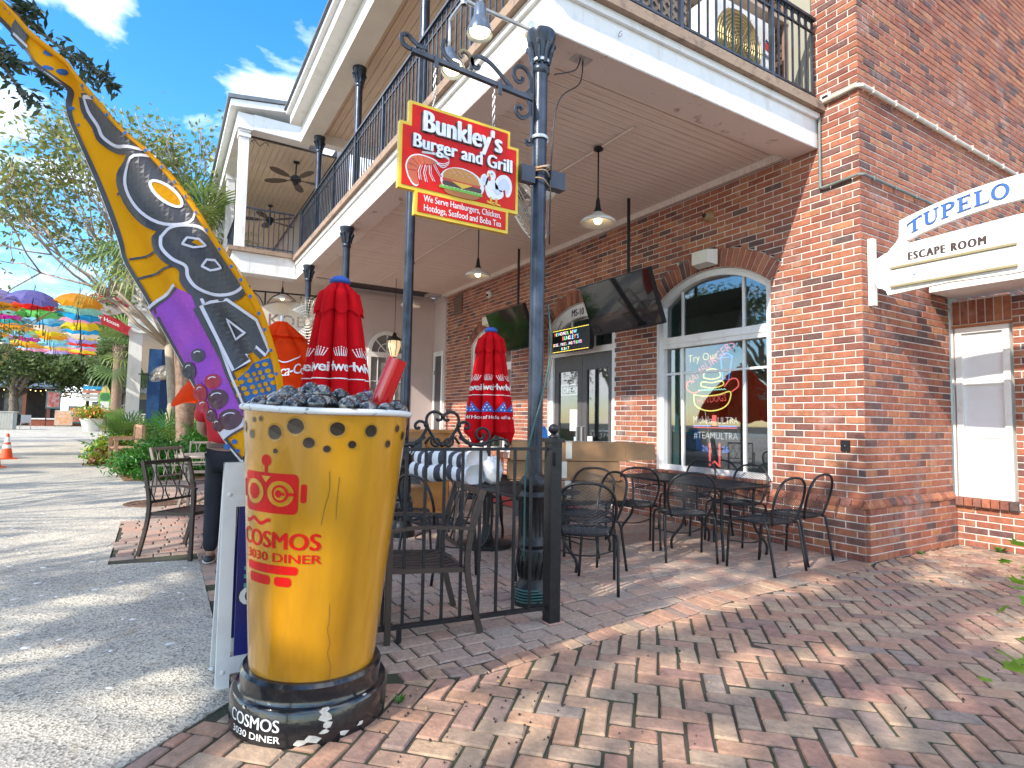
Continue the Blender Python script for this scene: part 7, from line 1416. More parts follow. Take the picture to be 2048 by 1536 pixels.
for ch_ in 'TUPELO':
    pol, adv = GL[ch_]; wd = adv*0.118
    def place(p): uu = u+p[0]*0.118; base = (2.85 if uu < 0.32 else max(2.80, botc(uu))+0.042); return (uu, base+p[1]*hL)
    if ch_ == 'O':
        for i in range(28):
            a0, a1 = 2*math.pi*i/28, 2*math.pi*(i+1)/28; pol_ = [(0.5+0.49*math.cos(a0), 0.5+0.52*math.sin(a0)), (0.5+0.49*math.cos(a1), 0.5+0.52*math.sin(a1)), (0.5+0.30*math.cos(a1), 0.5+0.44*math.sin(a1)), (0.5+0.30*math.cos(a0), 0.5+0.44*math.sin(a0))]
            tb_.prism([place(p) for p in pol_], ft, 0.0245, 0.036)
    else:
        for k_, q in enumerate(pol): tb_.prism([place(p) for p in q], ft, 0.0245, 0.036+0.0002*k_)
    u += wd+0.014
tb_.build('name_lettering', M_bl, ts)
# ---------------------------------------------------------------- neighbouring porch building
nb = thing('porch_building', 'grey-pink stucco neighbour building with white two storey porch', 'building')
mb = MB(); mb.bx((-9.62, -2.36, 0.0), (-9.60, 0.3, 4.0)); mb.bx((-9.6, 0.0, 0.0), (-8.975, 0.3, 4.0)); mb.bx((-19, -2.36, 0), (-9.622, -2.1, 4.0)); mb.bx((-9.58, -0.28, 4.0), (-9.2, 0.3, 7.0)); mb.bx((-19, -2.36, 4.34), (-9.622, -2.1, 7.0)); mb.build('wall', M_stucco, nb)
mb = MB(); mb.bx((-9.58, -0.03, 3.85), (-8.98, -0.004, 3.95)); mb.bx((-9.598, -2.36, 3.80), (-9.57, -0.032, 3.90)); mb.build('wall_trim', M_stucco, nb)
# side door beside the brick end
d_ = thing('door', 'white framed side door beside the end of the brick front', None); d_.parent = nb; mb = MB(); mb.bx((-9.52, -0.04, 0), (-9.44, -0.002, 2.72)); mb.bx((-9.08, -0.04, 0), (-9.0, -0.002, 2.72)); mb.bx((-9.44, -0.04, 2.62), (-9.08, -0.002, 2.72)); mb.build('frame', M_white, d_); MB().bx((-9.44, -0.02, 0.02), (-9.08, -0.003, 2.62)).build('leaf', M_dgrey, d_)
mb = MB(); 
for z in (0.4, 1.3, 2.2): mb.bx((-9.452, -0.05, z), (-9.43, -0.041, z+0.1))
mb.build('hinges', M_black, d_)
# arched window in the grey wall facing the corner
aw = thing('window', 'white arched fanlight window in the grey wall', None); aw.parent = nb; fx = lambda u, v, w=0.0: Vector((-9.598+w, u-1.13, v)); hw = 0.43
mb = MB(); strip(mb, [(hw, 0.55), (hw, 2.62)], 0.0, 0.07, 0.0, 0.05, fx); strip(mb, [(-hw, 2.62), (-hw, 0.55)], 0, 0.07, 0, 0.05, fx); strip(mb, [(hw*math.cos(a), 2.65+hw*1.08*math.sin(a)) for a in [math.pi*i/20 for i in range(21)]], 0, 0.08, 0, 0.051, fx); mb.prism([(-hw, 2.53), (hw, 2.53), (hw, 2.64), (-hw, 2.64)], fx, 0, 0.052); mb.prism([(-hw, 0.5), (hw, 0.5), (hw, 0.56), (-hw, 0.56)], fx, 0, 0.07); mb.build('frame', M_white, aw)
mb = MB(); mb.poly([fx(-hw, 0.55, 0.006), fx(hw, 0.55, 0.006), fx(hw, 2.54, 0.006), fx(-hw, 2.54, 0.006)]); mb.poly([fx(hw*math.cos(math.pi*i/16), 2.64+hw*math.sin(math.pi*i/16), 0.006) for i in range(17)]); mb.build('pane', mat('dull_pane', (0.20, 0.20, 0.19), 0.15, var=0.2), aw)
mb = MB()
for a in (45, 90, 135): mb.bar(fx(0.0, 2.64, 0.02), fx(0.40*math.cos(R(a)), 2.64+0.42*math.sin(R(a)), 0.02), 0.022)
mb.tube([fx(0.2*math.cos(math.pi*i/12), 2.64+0.2*math.sin(math.pi*i/12), 0.02) for i in range(13)], 0.011, 5); mb.bar(fx(0, 0.56, 0.02), fx(0, 2.53, 0.02), 0.03); mb.bar(fx(-0.2, 0.56, 0.02), fx(-0.2, 2.53, 0.02), 0.016); mb.bar(fx(0.2, 0.56, 0.02), fx(0.2, 2.53, 0.02), 0.016)
for z in (1.0, 1.5, 2.0): mb.bar(fx(-hw+0.06, z, 0.02), fx(hw-0.06, z, 0.02), 0.016)
mb.build('glazing_bars', M_white, aw)
# porch deck, columns, roof
mb = MB(); mb.bx((-19, -4.34, 3.91), (-9.15, -4.04, 4.30)); mb.bx((-9.45, -4.038, 3.912), (-9.152, -3.20, 4.30)); mb.build('fascia', M_white, nb); MB().bx((-19, -4.42, 4.302), (-9.08, -3.28, 4.38)).build('deck', M_deck, nb); MB().bx((-19, -3.278, 4.25), (-9.16, -2.4, 4.33)).build('deck_back', M_deck, nb)
clo = MB().bx((-19, -4.04, 4.05), (-9.2, 0.0, 4.07)).build('porch_ceiling', MATS['ceiling_gap'], nb)
bd_ = MB(); bd_.bx((-0.10, -4.03, -0.008), (0.10, -2.37, 0.008)); bd_ = bd_.mesh('board', M_soffit)
for i in range(38): link('board', bd_, clo, (-9.3-0.208*(i+0.5), 0, 4.036))
for x, y in ((-9.30, -4.22), (-11.7, -4.22), (-14.2, -4.22)):
    m1 = MB(); m1.bx((x-0.085, y-0.085, 4.38), (x+0.085, y+0.085, 6.70)); m1.bx((x-0.11, y-0.11, 6.56), (x+0.11, y+0.11, 6.62)); m1.bx((x-0.105, y-0.105, 6.66), (x+0.105, y+0.105, 6.70)); m1.build('porch_column', M_white, nb)
mb = MB(); mb.bx((-19, -4.36, 6.702), (-9.16, -4.08, 7.0)); mb.bx((-9.44, -4.078, 6.72), (-9.162, -3.0, 7.02)); mb.build('porch_beam', M_white, nb)
mb = MB(); mb.add([(-9.05, -4.5, 7.03), (-9.05, -2.6, 7.32), (-19, -2.6, 7.32), (-19, -4.5, 7.03), (-9.05, -4.5, 7.16), (-9.05, -2.6, 7.45), (-19, -2.6, 7.45), (-19, -4.5, 7.16)], [(0, 1, 5, 4), (4, 5, 6, 7), (3, 2, 1, 0), (0, 4, 7, 3)]); mb.build('roof_board', M_white, nb); mb = MB(); mb.add([(-9.02, -4.55, 7.165), (-9.02, -2.5, 7.475), (-19, -2.5, 7.475), (-19, -4.55, 7.165), (-9.02, -4.55, 7.24), (-9.02, -2.5, 7.55), (-19, -2.5, 7.55), (-19, -4.55, 7.24)], [(0, 1, 5, 4), (4, 5, 6, 7), (3, 2, 1, 0), (0, 4, 7, 3)]); mb.build('roof', MATS['grey_metal_roof'], nb)
clo = MB().bx((-19, -4.1, 6.70), (-9.46, -2.4, 6.72)).build('upper_ceiling', MATS['ceiling_gap'], nb); bd2 = MB(); bd2.bx((-4.7, -0.056, -0.008), (4.7, 0.056, 0.008)); bd2 = bd2.mesh('board', M_soffit2)
for i in range(14): link('board', bd2, clo, (-14.2, -4.05+0.12*i, 6.688))
rn = thing('porch_railing', None, None); rn.parent = nb; mb = MB(); mb.bar((-9.25, -4.24, 5.2), (-9.2, -3.25, 5.2), 0.04, 0.025); mb.bar((-9.3, -4.24, 5.2), (-19, -4.24, 5.2), 0.04, 0.025); mb.bar((-9.25, -4.24, 4.46), (-9.2, -3.25, 4.46), 0.03, 0.02); mb.bar((-9.3, -4.24, 4.46), (-19, -4.24, 4.46), 0.03, 0.02); mb.build('rails', M_bluegrey, rn)
for i in range(11): link('baluster', bm_, rn, (-9.25+0.05*i/10, -4.16+0.9*i/10, 0.0))
for i in range(46): link('baluster', bm_, rn, (-9.5-0.2*i, -4.24, 0.0))
mb = MB(); mb.tube([Vector((-9.22, -4.10+0.04*t, 6.50+0.05*math.sin(t*1.2))) for t in range(9)], 0.008, 5); mb.tube([Vector((-9.22, -4.09+0.03*math.cos(a), 6.47+0.03*math.sin(a))) for a in [0.5*i for i in range(10)]], 0.007, 5); mb.build('scroll_corner', M_black, nb)
# ceiling fans of the porch
def ceiling_fan(label, loc, zc, rz):
    t = thing('ceiling_fan', label, 'fan', loc, rz, 'porch ceiling fans'); MB().tube([(0, 0, zc), (0, 0, 0.08)], 0.015, 8).build('rod', M_black, t, True); MB().lathe([(0, zc), (0.07, zc), (0.06, zc-0.05), (0.015, zc-0.06)], 16).build('canopy', M_black, t, 40); MB().lathe([(0, 0.1), (0.06, 0.09), (0.11, 0.05), (0.11, -0.02), (0.06, -0.06), (0.05, -0.11), (0, -0.13)], 18).build('motor', M_black, t, 50)
    for k in range(5):
        a = k*2*math.pi/5; c_, s_ = math.cos(a), math.sin(a); m1 = MB(); P = [(0.16, 0), (0.25, 0.06), (0.42, 0.095), (0.58, 0.09), (0.68, 0.05), (0.71, 0), (0.68, -0.05), (0.58, -0.09), (0.42, -0.095), (0.25, -0.06)]; m1.prism([(x, y) for x, y in P], lambda u, v, w: Vector((u*c_-v*s_, u*s_+v*c_, w+0.12*v)), -0.004, 0.004); m1.bar((0.1*c_, 0.1*s_, 0), (0.2*c_, 0.2*s_, 0), 0.03, 0.01); m1.build('blade', mat('brown_leaf_blade', (0.10, 0.075, 0.055), 0.6, var=0.2), t)
ceiling_fan('brown ceiling fan nearest the porch opening', (-10.1, -3.10, 6.28), 0.42, 0.3); ceiling_fan('brown ceiling fan deeper in the upper porch', (-13.2, -3.15, 6.28), 0.42, 0.7)
# oval KOBE sign under the porch
ks = thing('hanging_sign', 'oval cream sign lettered KOBE under the scrolled iron bar', 'sign', (-9.9, -3.08, 3.0)); fk = lambda u, v, w=0.0: Vector((w, u, v))
mb = MB(); mb.prism(ell(0, 0.20, 0.72, 0.38, 36), fk, -0.02, 0.02); mb.build('oval_board', mat('cream_sign', (0.70, 0.63, 0.54), 0.6, var=0.04), ks); mb = MB(); mb.tube([fk(0.73*math.cos(a), 0.2+0.39*math.sin(a)) for a in [2*math.pi*i/40 for i in range(40)]], 0.022, 6, closed=True); mb.build('rim', mat('taupe_rim', (0.36, 0.28, 0.24), 0.6), ks, True)
tx = MB(); text_on(tx, fk, 'KOBE', 0.34, bold=0.003, off=0.022, align='CENTER', u0=-0.02, v0=0.06, sx=1.1); tx.build('lettering', mat('taupe_letter', (0.24, 0.18, 0.16), 0.6), ks)
mb = MB(); mb.bar(fk(-1.0, 0.72), fk(1.75, 0.82), 0.03, 0.03)
for uc in (-0.55, 0.15, 0.85):
    for sgn in (-1, 1): mb.tube([fk(uc+sgn*a, b+0.72) for a, b in c2([(0.30, 0.02), (0.22, -0.02), (0.10, -0.12), (0.02, -0.3), (0.06, -0.36), (0.11, -0.33), (0.09, -0.28)])], 0.011, 5)
    mb.bar(fk(uc, 0.72), fk(uc, 0.35), 0.03, 0.03)
mb.build('iron_scrollwork', M_black, ks)
# lantern and small sign lamp
lt = thing('lantern', 'black carriage lantern hanging in front of the grey wall window', 'lantern', (-8.3, -1.42, 2.42)); MB().tube([(0, 0, 0.5), (0, 0, 1.58)], 0.006, 5).build('chain', M_black, lt); MB().lathe([(0.0, 0.5), (0.03, 0.48), (0.05, 0.42), (0.14, 0.36), (0.15, 0.33), (0.13, 0.32)], 12).build('roof', M_black, lt); MB().lathe([(0.12, 0.32), (0.13, 0.22), (0.07, 0.02), (0.03, 0.0)], 12).build('glass', mat('amber_glass', (0.5, 0.42, 0.3), 0.1, var=0.1, emit=(1, 0.7, 0.35), estr=0.25), lt, True)
mb = MB()
for k in range(6): a = k*math.pi/3; mb.tube([(0.125*math.cos(a), 0.125*math.sin(a), 0.32), (0.135*math.cos(a), 0.135*math.sin(a), 0.22), (0.07*math.cos(a), 0.07*math.sin(a), 0.02)], 0.006, 4)
mb.lathe([(0, -0.06), (0.02, -0.03), (0.04, 0.0), (0, 0.01)], 10); mb.build('cage', M_black, lt)
pendant('small black pendant above the oval sign', (-9.6, -3.35, 3.55), 0.45)
# ---------------------------------------------------------------- blue restaurant building down the street
bb = thing('blue_building', 'white and blue porch building down the street', 'building'); XB, YB = -19.0, -6.3
M_blue = mat('navy_paint', (0.012, 0.045, 0.16), 0.6, var=0.15, scale=2); M_wave = mat('wave_blue_paint', (0.06, 0.20, 0.48), 0.6, col2=(0.02, 0.09, 0.30), scale=1.5)
mb = MB(); mb.bx((XB-0.3, YB, 0.0), (XB, YB+0.36, 3.75)); mb.bx((XB-0.3, YB, 4.55), (XB, YB+0.3, 7.2)); mb.build('white_pier', M_white, bb)
mb = MB(); mb.bx((XB-0.9, YB+0.55, 0), (XB-0.25, YB+0.9, 3.3)); mb.build('blue_pier', M_wave, bb); MB().bx((XB-0.88, YB+0.902, 0), (XB-0.24, YB+1.5, 3.3)).build('navy_pier', M_blue, bb); MB().bx((XB-0.88, YB+2.75, 0), (XB-0.24, YB+3.1, 3.3)).build('far_pier', M_wave, bb)
mb = MB(); mb.bx((-40, YB-0.05, 3.75), (XB+0.06, YB+4.2, 4.45)); mb.bx((-40, YB-0.1, 4.452), (XB+0.12, YB+4.2, 4.55)); mb.build('fascia', M_white, bb)
MB().bx((-30, YB+2.9, 0), (XB-2.5, YB+4.2, 3.75)).build('back_wall', mat('tan_wall', (0.46, 0.38, 0.24), 0.8, var=0.1), bb); MB().bx((XB-2.52, YB+1.0, 0), (XB-2.45, YB+4.2, 3.75)).build('inner_wall', mat('grey_brick_wall', (0.42, 0.40, 0.38), 0.9, var=0.15, scale=12), bb)
mb = MB(); mb.bx((XB-2.44, YB+1.6, 0), (XB-2.40, YB+2.4, 2.3)); mb.build('doorway', M_dgrey, bb); mb = MB(); mb.prism([(1.5, 2.5), (2.5, 2.5), (2.5, 3.1), (2.3, 3.3), (1.7, 3.3), (1.5, 3.1)], lambda u, v, w: Vector((XB-2.44+w, YB+u, v)), 0, 0.05); mb.build('arched_shutter', mat('dark_brown_wood', (0.12, 0.07, 0.04), 0.7), bb)
MB().add([(XB-0.5, YB+2.2, 2.9), (XB-0.5, YB+3.0, 2.9), (XB-1.4, YB+3.0, 3.5), (XB-1.4, YB+2.2, 3.5), (XB-0.5, YB+2.2, 2.75), (XB-0.5, YB+3.0, 2.75)], [(0, 1, 2, 3), (4, 5, 1, 0), (4, 0, 3)]).build('red_awning', mat('brick_red_awning', (0.36, 0.05, 0.035), 0.8), bb)
mb = MB(); mb.bar((XB-0.05, YB+0.3, 5.45), (XB-0.05, YB+4, 5.45), 0.05)
for k in range(24): mb.bar((XB-0.05, YB+0.4+k*0.15, 4.55), (XB-0.05, YB+0.4+k*0.15, 5.44), 0.02)
tag(mb.build('upper_railing', M_bluegrey, bb), kind=None); MB().bx((-25, YB+2, 4.56), (XB-1.4, YB+4.1, 7.2)).build('upper_wall', mat('pale_lilac_wall', (0.60, 0.58, 0.62), 0.8, var=0.05), bb); MB().bx((-40, YB-0.4, 7.2), (XB+0.4, YB+4.4, 7.5)).build('roof', MATS['grey_metal_roof'], bb)
lt2 = copy_tree(lt); lt2.location = (XB-0.9, YB+1.9, 2.45); lt2['label'] = 'small lantern under the porch of the blue building'; lt2['group'] = 'hanging lanterns'; lt['group'] = 'hanging lanterns'
big_fan('double headed dark fan on the white pier of the blue building', (XB+0.25, YB+0.9, 2.45), (0.5, -0.5, 0.5), 0.34, (-0.2, -0.6, 0))
# oyster house sign
os_ = thing('projecting_sign', 'red and white oyster house sign projecting from the white pier', 'sign', (-18.9, -6.75, 3.9)); fo_ = lambda u, v, w=0.0: Vector((w, u, v)); M_rs = mat('red_oyster_sign', (0.48, 0.02, 0.03), 0.5, var=0.15)
mb = MB(); mb.prism([(-0.75, 0.55), (0.1, 0.95), (0.38, 0.9), (0.42, 0.5), (0.05, 0.35), (-0.4, 0.25)], fo_, -0.02, 0.0); mb.build('weathered_board', mat('weathered_sign_board', (0.42, 0.38, 0.36), 0.8, var=0.2, scale=6), os_)
tx = MB(); text_on(tx, lambda u, v, w: fo_(u*0.95, v-u*u*0.45-u*0.3+0.05*math.sin(u*9), w), "Shuck Lip's", 0.40, bold=0.012, align='RIGHT', off=0.01, depth=0.03, u0=0.42, v0=0.68, sx=0.85); tx.build('name_lettering', M_rs, os_)
mb = MB(); mb.prism([(-0.75, 0.28), (-0.3, 0.36), (0.15, 0.22), (0.36, 0.05), (0.50, 0.0), (0.42, -0.12), (0.44, -0.28), (0.2, -0.16), (-0.2, 0.0), (-0.75, 0.05)], fo_, 0.012, 0.03); mb.build('ribbon', M_rs, os_); tx = MB(); text_on(tx, lambda u, v, w: fo_(u, v-u*0.42-0.1*u*u, w), 'Oyster House', 0.17, bold=0.004, align='RIGHT', off=0.032, u0=0.18, v0=0.05, sx=0.9); tx.build('ribbon_lettering', M_wht, os_); MB().bar((0, 0.35, 0.75), (0, 0.55, 0.75), 0.05).build('arm', M_black, os_)
# ---------------------------------------------------------------- trees
def limb(mb, a, b, r0, r1, bend=0.15, n=5):
    a, b = Vector(a), Vector(b); L_ = (b-a).length; P = [a+(b-a)*i/n+Vector((random.gauss(0, 1), random.gauss(0, 1), random.gauss(0, 0.6)))*bend*L_*0.25*math.sin(math.pi*i/n) for i in range(n+1)]
    mb.tube(P, [r0+(r1-r0)*i/n for i in range(n+1)], 7); return P
def clump_leaves(centres, per, spread, rngs):
    out = []
    for c, k in zip(centres, per): out.append(np.array(c)+rngs.normal(size=(k, 3))*np.array(spread))
    return np.concatenate(out)
SUN_SPOTS = [(0.29, -3.97, 0.07), (0.35, -3.85, 0.07), (0.16, -3.34, 0.08), (0.14, -3.14, 0.07), (0.61, -3.56, 0.07), (0.61, -3.31, 0.07), (0.56, -4.26, 0.08), (0.66, -3.98, 0.07), (0.79, -4.17, 0.08), (0.87, -3.85, 0.08), (0.91, -4.32, 0.09), (0.79, -4.52, 0.1), (0.63, -4.5, 0.09), (0.66, -3.12, 0.07), (1.46, -2.94, 0.16), (0.98, -2.34, 0.09), (0.86, -2.79, 0.1), (1.43, -3.21, 0.12), (1.61, -2.78, 0.1), (1.26, -1.01, 0.14), (0.07, -2.01, 0.12), (0.11, -1.44, 0.11), (0.13, -1.09, 0.12), (0.47, 0.03, 0.16), (0.32, 1.61, 0.33), (0.17, 1.09, 0.22), (0.86, -3.09, 0.08), (0.17, -2.58, 0.12), (0.18, -2.84, 0.08), (-0.45, -2.54, 0.1), (-0.53, -1.95, 0.12), (0, -2.27, 0.09), (-0.3, -0.47, 0.1), (-0.67, -2.93, 0.07), (1.05, -3.8, 0.09), (1.24, -3.6, 0.08), (1.05, -4.08, 0.06), (1.36, -2.5, 0.08), (1.55, -2.26, 0.08), (0.7, -4.74, 0.12), (0.52, -5.07, 0.12), (0.35, -4.3, 0.12), (-0.9, -3.7, 0.14), (-1.9, -4.5, 0.2), (-1.2, -4.0, 0.12), (-2.0, -1.9, 0.15), (-3.0, -2.6, 0.25)]
def sunlit(P):
    # leaves over chosen ground spots cut from the crowns to let sun through
    gx, gy = P[:, 0]-P[:, 2]*0.405, P[:, 1]+P[:, 2]/0.733; out = np.zeros(len(P), bool); dx, dy = -0.285, 0.958
    for cx, cy, r_ in SUN_SPOTS:
        a, b = (gx-cx)*dx+(gy-cy)*dy, (gx-cx)*dy-(gy-cy)*dx; out |= (a/1.8)**2+b**2 < (r_*1.25+0.03)**2
    c = gx*0.958+gy*0.287; v = np.sin(c*7.0+1.1*np.sin(gy*2.1))+0.8*np.sin(c*3.3+gy*1.3+1.0)+0.6*np.sin(gy*3.1-gx*1.5)
    road = (gy < -5.0)&(gx < 0.35); out |= road&(gx > -3.3)&(v > 0.15); out |= road&(gx <= -3.3)&(gx > -9)&(v > -1.15)
    far = road&(gx <= -9); out |= far&(np.sin(gx*1.25+0.5*gy)+0.7*np.sin(gx*2.9-gy) > -0.25)
    return out
def oak(label, base, h, crown_c, crown_r, nclump, per, size, seed, lean=(0, 0), mats=None, flat=1.0, trunk_r=0.3, group='oak trees', clumps=None, nm='oak_tree', cspread=None):
    random.seed(seed); rg = np.random.default_rng(seed); t = thing(nm, label, 'tree', base, 0, group); B = Vector(base); mb = MB()
    cc = Vector(crown_c)-B; fork = Vector((lean[0], lean[1], h))
    limb(mb, (0, 0, -0.05), fork, trunk_r, trunk_r*0.72, 0.12)
    C = []
    if clumps is None:
        while len(C) < nclump:
            d = rg.normal(size=3); d /= np.linalg.norm(d); q = np.array(cc)+d*np.array(crown_r)*rg.uniform(0.45, 1.0)
            C.append(q)
    else: C = [np.array(c)-np.array(B) for c in clumps]
    mains = [fork+(Vector(C[i])-fork)*0.6 for i in range(0, len(C), max(1, len(C)//7))][:8]
    for m_ in mains: limb(mb, fork-Vector((0, 0, 0.2)), m_, trunk_r*0.55, trunk_r*0.22, 0.35)
    for c in C:
        c = Vector(c); m_ = min(mains, key=lambda q: (q-c).length); limb(mb, m_, c, trunk_r*0.16, 0.012, 0.35, 4)
    mb.build('trunk', M_bark, t, True)
    P = clump_leaves(C, [int(per*rg.uniform(0.6, 1.4)) for _ in C], cspread if cspread else [0.42*flat, 0.42*flat, 0.3*flat], rg)
    if group == 'street shade trees': P = P[~sunlit(P+np.array(base))]
    link('crown', leaf_mesh('crown', P, size, mats or [M_leafA, M_leafA, M_leafB]), t); return t
# oak whose crown shades the corner (trunk stands behind the viewpoint)
rg = np.random.default_rng(31); cl = []
for i in range(900):
    x, y = rg.uniform(-2.6, 9.5), rg.uniform(-15.6, -8.5); z = rg.uniform(5.6, 7.6)
    ys = y+(z-6.5)/0.733
    if ys > -8.75+0.35*math.sin(x*2.1)+0.2*math.sin(x*5): continue
    gx, gy = x-2.63, ys+8.87
    v = math.sin(x*1.9+0.8*ys)+math.sin(ys*2.3-0.7*x+1.3)+0.6*math.sin(3.7*x-2.9*ys)
    if v > 1.25 or (gx < 0.35 and gy < -4.9): continue
    cl.append((x, y, z))
oak('shady oak tree over the street corner behind the viewpoint', (8.6, -12.5, 0), 3.2, (4, -12, 6.6), (5, 3.5, 1.2), 0, 235, 0.17, 31, clumps=cl[:230], group='street shade trees', trunk_r=0.32, cspread=[0.31, 0.31, 0.2])
rg = np.random.default_rng(37); sp_ = []
for gx, gy in ((-0.75, 0.05), (-0.45, 0.22), (-0.2, 0.45), (-0.62, 0.5), (-0.3, 0.95), (-0.5, 1.15), (-0.1, 0.15), (0.12, 0.7), (0.1, 1.05), (-0.9, 0.3), (-0.15, 1.3), (-0.55, 0.85), (-1.6, 0.2), (-2.3, 0.3), (0.05, 0.35)):
    z = rg.uniform(5.8, 6.8); sp_.append((gx+0.405*z, gy-z/0.733, z))
oak('slim unseen tree added to throw leaf shade on the foot of the brick pier', (6.2, -9.9, 0), 4.6, (2.6, -8.4, 6.3), (2, 1, 1), 0, 60, 0.14, 38, clumps=sp_, trunk_r=0.07, group='street shade trees', cspread=[0.10, 0.13, 0.10])  # extra leaf clumps added out of view to dapple the pier
rg = np.random.default_rng(32); cl = []
for i in range(600):
    x, y = rg.uniform(-9.5, 4.2), rg.uniform(-19.2, -13.0); z = rg.uniform(5.6, 7.4); ys = y+(z-6.5)/0.733; gx, gy = x-2.63, ys+8.87
    c_ = gx*0.958+gy*0.287; v = math.sin(c_*4.2)+0.8*math.sin(c_*2.1+gy*0.8+1.0)+0.6*math.sin(gy*1.9-gx*0.5)
    cl.append((x, y, z))
treeB = oak('oak tree across the street shading the near concrete', (-2.5, -19.0, 0), 3.0, (-3, -16, 6.5), (5, 3, 1.2), 0, 170, 0.16, 33, clumps=cl[:230], group='street shade trees', trunk_r=0.3, cspread=[0.17, 0.34, 0.16])
oak('oak tree farther along the street shading the road', (-15, -20.5, 0), 3.2, (-13, -18, 6.6), (6, 2.6, 1.3), 52, 330, 0.18, 35, group='street shade trees', trunk_r=0.3)
oak('second oak tree farther along the street shading the road', (-27, -21, 0), 3.2, (-25, -19, 6.6), (6, 2.6, 1.3), 48, 300, 0.18, 36, group='street shade trees', trunk_r=0.3)
# low branch of the street oak hanging into view
def dp(a, b, d): return Vector((2.757, -5.362, 1.2))+(Vector((0.5198, 0.8541, 0.0177))*((a-1024)/1156.2)-Vector((-0.0441, 0.0475, -0.9979))*((768-b)/1156.2)+Vector((-0.8532, 0.5179, 0.0624)))*d
bt = thing('oak_branch', 'leafy oak branch hanging over the top of the flag', 'branch', (-0.6, -7.9, 3.9)); rg = np.random.default_rng(5); mb = MB(); LP = []
off = Vector((0.6, 7.9, -3.9)); random.seed(6)
TW = [[(-420, -260), (-60, -40), (75, 60), (140, 110), (185, 135), (215, 150)], [(-420, -260), (-60, 40), (20, 120), (90, 150), (120, 170)], [(-200, -60), (-20, 100), (20, 150), (50, 195), (75, 208)], [(-60, -40), (30, 10), (60, 20), (75, 30)], [(185, 135), (210, 160), (222, 178)], [(-20, 100), (5, 100), (25, 120)], [(75, 60), (60, 40), (40, 15)], [(90, 150), (100, 165), (115, 172)], [(140, 110), (160, 128), (190, 165)]]
for k, tw in enumerate(TW):
    P = [dp(a, b, 4.6+0.25*math.sin(k*2.1))+off for a, b in tw]; P = smoothpts(P, 4); mb.tube(P, [0.02*(1-i/len(P))+0.0025 for i in range(len(P))] if k < 3 else 0.003, 5)
    for i, p in enumerate(P):
        if p.y > -2.9 or True:
            for _ in range(7 if i > 3 else 3): LP.append(p+Vector(rg.normal(size=3))*0.035)
mb.tube(smoothpts([dp(-420, -260, 4.6)+off, Vector((-0.6, -14.0, 5.0))+off, Vector((-2.2, -18.0, 4.2))+off], 5), 0.045, 6)
mb.build('twigs', M_bark, bt, True); link('leaves', leaf_mesh('leaves', [tuple(p) for p in LP], 0.085, [mat('dark_oak_leaf', (0.035, 0.06, 0.028), 0.5, var=0.3, trans=0.15)], asp=0.34), bt)
# sparse small-leaved tree
random.seed(17); rg = np.random.default_rng(17); cm = thing('slender_tree', 'slender sparse tree with pale branches behind the flag', 'tree', (-14.3, -5.15, 0)); mb = MB(); tips = []
M_pale = mat('pale_bark', (0.42, 0.34, 0.26), 0.85, var=0.2, scale=8)
def grow(p, d, r_, l_, lev):
    q = p+d*l_; mb.tube([p, p+d*l_*0.5+Vector(rg.normal(size=3))*l_*0.05, q], [r_, r_*0.85, r_*0.68], 5)
    if lev == 0: tips.append((p, q)); return
    if lev < 2: tips.append((p, q))
    for _ in range(3 if lev > 2 else 2+int(rg.random() < 0.6)):
        nd = (d+Vector(rg.normal(size=3))*0.42+Vector((0, -0.06, 0.10))).normalized(); grow(q, nd, r_*0.62, l_*rg.uniform(0.66, 0.88), lev-1)
mb.tube([(0, 0, 0), (0.05, 0.05, 1.5), (0, -0.1, 3.0)], [0.13, 0.11, 0.10], 8)
for a in (0.4, 1.9, 3.3, 4.1, 4.9, 5.6): grow(Vector((0, -0.1, 2.9)), Vector((0.5*math.cos(a), 0.75*math.sin(a)-0.42, 0.95)).normalized(), 0.055, 1.75, 4)
mb.build('trunk', M_pale, cm, True); LP = []
for p, q in tips:
    for _ in range(15): f_ = rg.uniform(0.1, 1.1); LP.append(tuple(p.lerp(q, f_)+Vector(rg.normal(size=3))*0.17))
link('crown', leaf_mesh('crown', LP, 0.13, [mat('olive_leaf', (0.16, 0.20, 0.05), 0.5, var=0.3, trans=0.3), mat('yellow_green_leaf', (0.30, 0.28, 0.05), 0.5, var=0.3, trans=0.3), M_leafB], asp=0.5), cm)
# palms
M_frond = mat('palm_frond', (0.10, 0.17, 0.045), 0.45, var=0.3, scale=1.5, trans=0.3); M_frond2 = mat('sunlit_palm_frond', (0.20, 0.27, 0.06), 0.45, var=0.25, scale=1.5, trans=0.35)  # paler frond copy with sunshine put into its green
def fan_leaf(mb, p, d, L_, r_, n, droop, rgx):
    d = Vector(d).normalized(); side = d.cross(Vector((0, 0, 1))); side = side.normalized() if side.length > 0.05 else Vector((1, 0, 0)); up = side.cross(d).normalized(); c = Vector(p)+d*L_+Vector((0, 0, -droop*L_*0.4))
    mb.tube([p, Vector(p)+d*L_*0.5, c], [0.018, 0.013, 0.010], 4, cap=False)
    for i in range(n):
        a = -2.0+4.0*i/(n-1); v = (d*math.cos(a)+side*math.sin(a)+up*0.22*abs(math.sin(a))).normalized(); w = v.cross(up); w = w.normalized()*0.028*r_ if w.length > 0.05 else side*0.02
        l_ = r_*(0.75+0.25*math.cos(a*0.6))*rgx.uniform(0.9, 1.08); p1 = c+v*l_*0.55; p2 = c+v*l_*0.85+Vector((0, 0, -droop*l_*0.16)); p3 = c+v*l_*1.0+Vector((0, 0, -droop*l_*0.55))
        mb.add([c, p1+w, p1-w, p2+w*0.6, p2-w*0.6, p3], [(0, 1, 2), (1, 3, 4, 2), (3, 5, 4)])
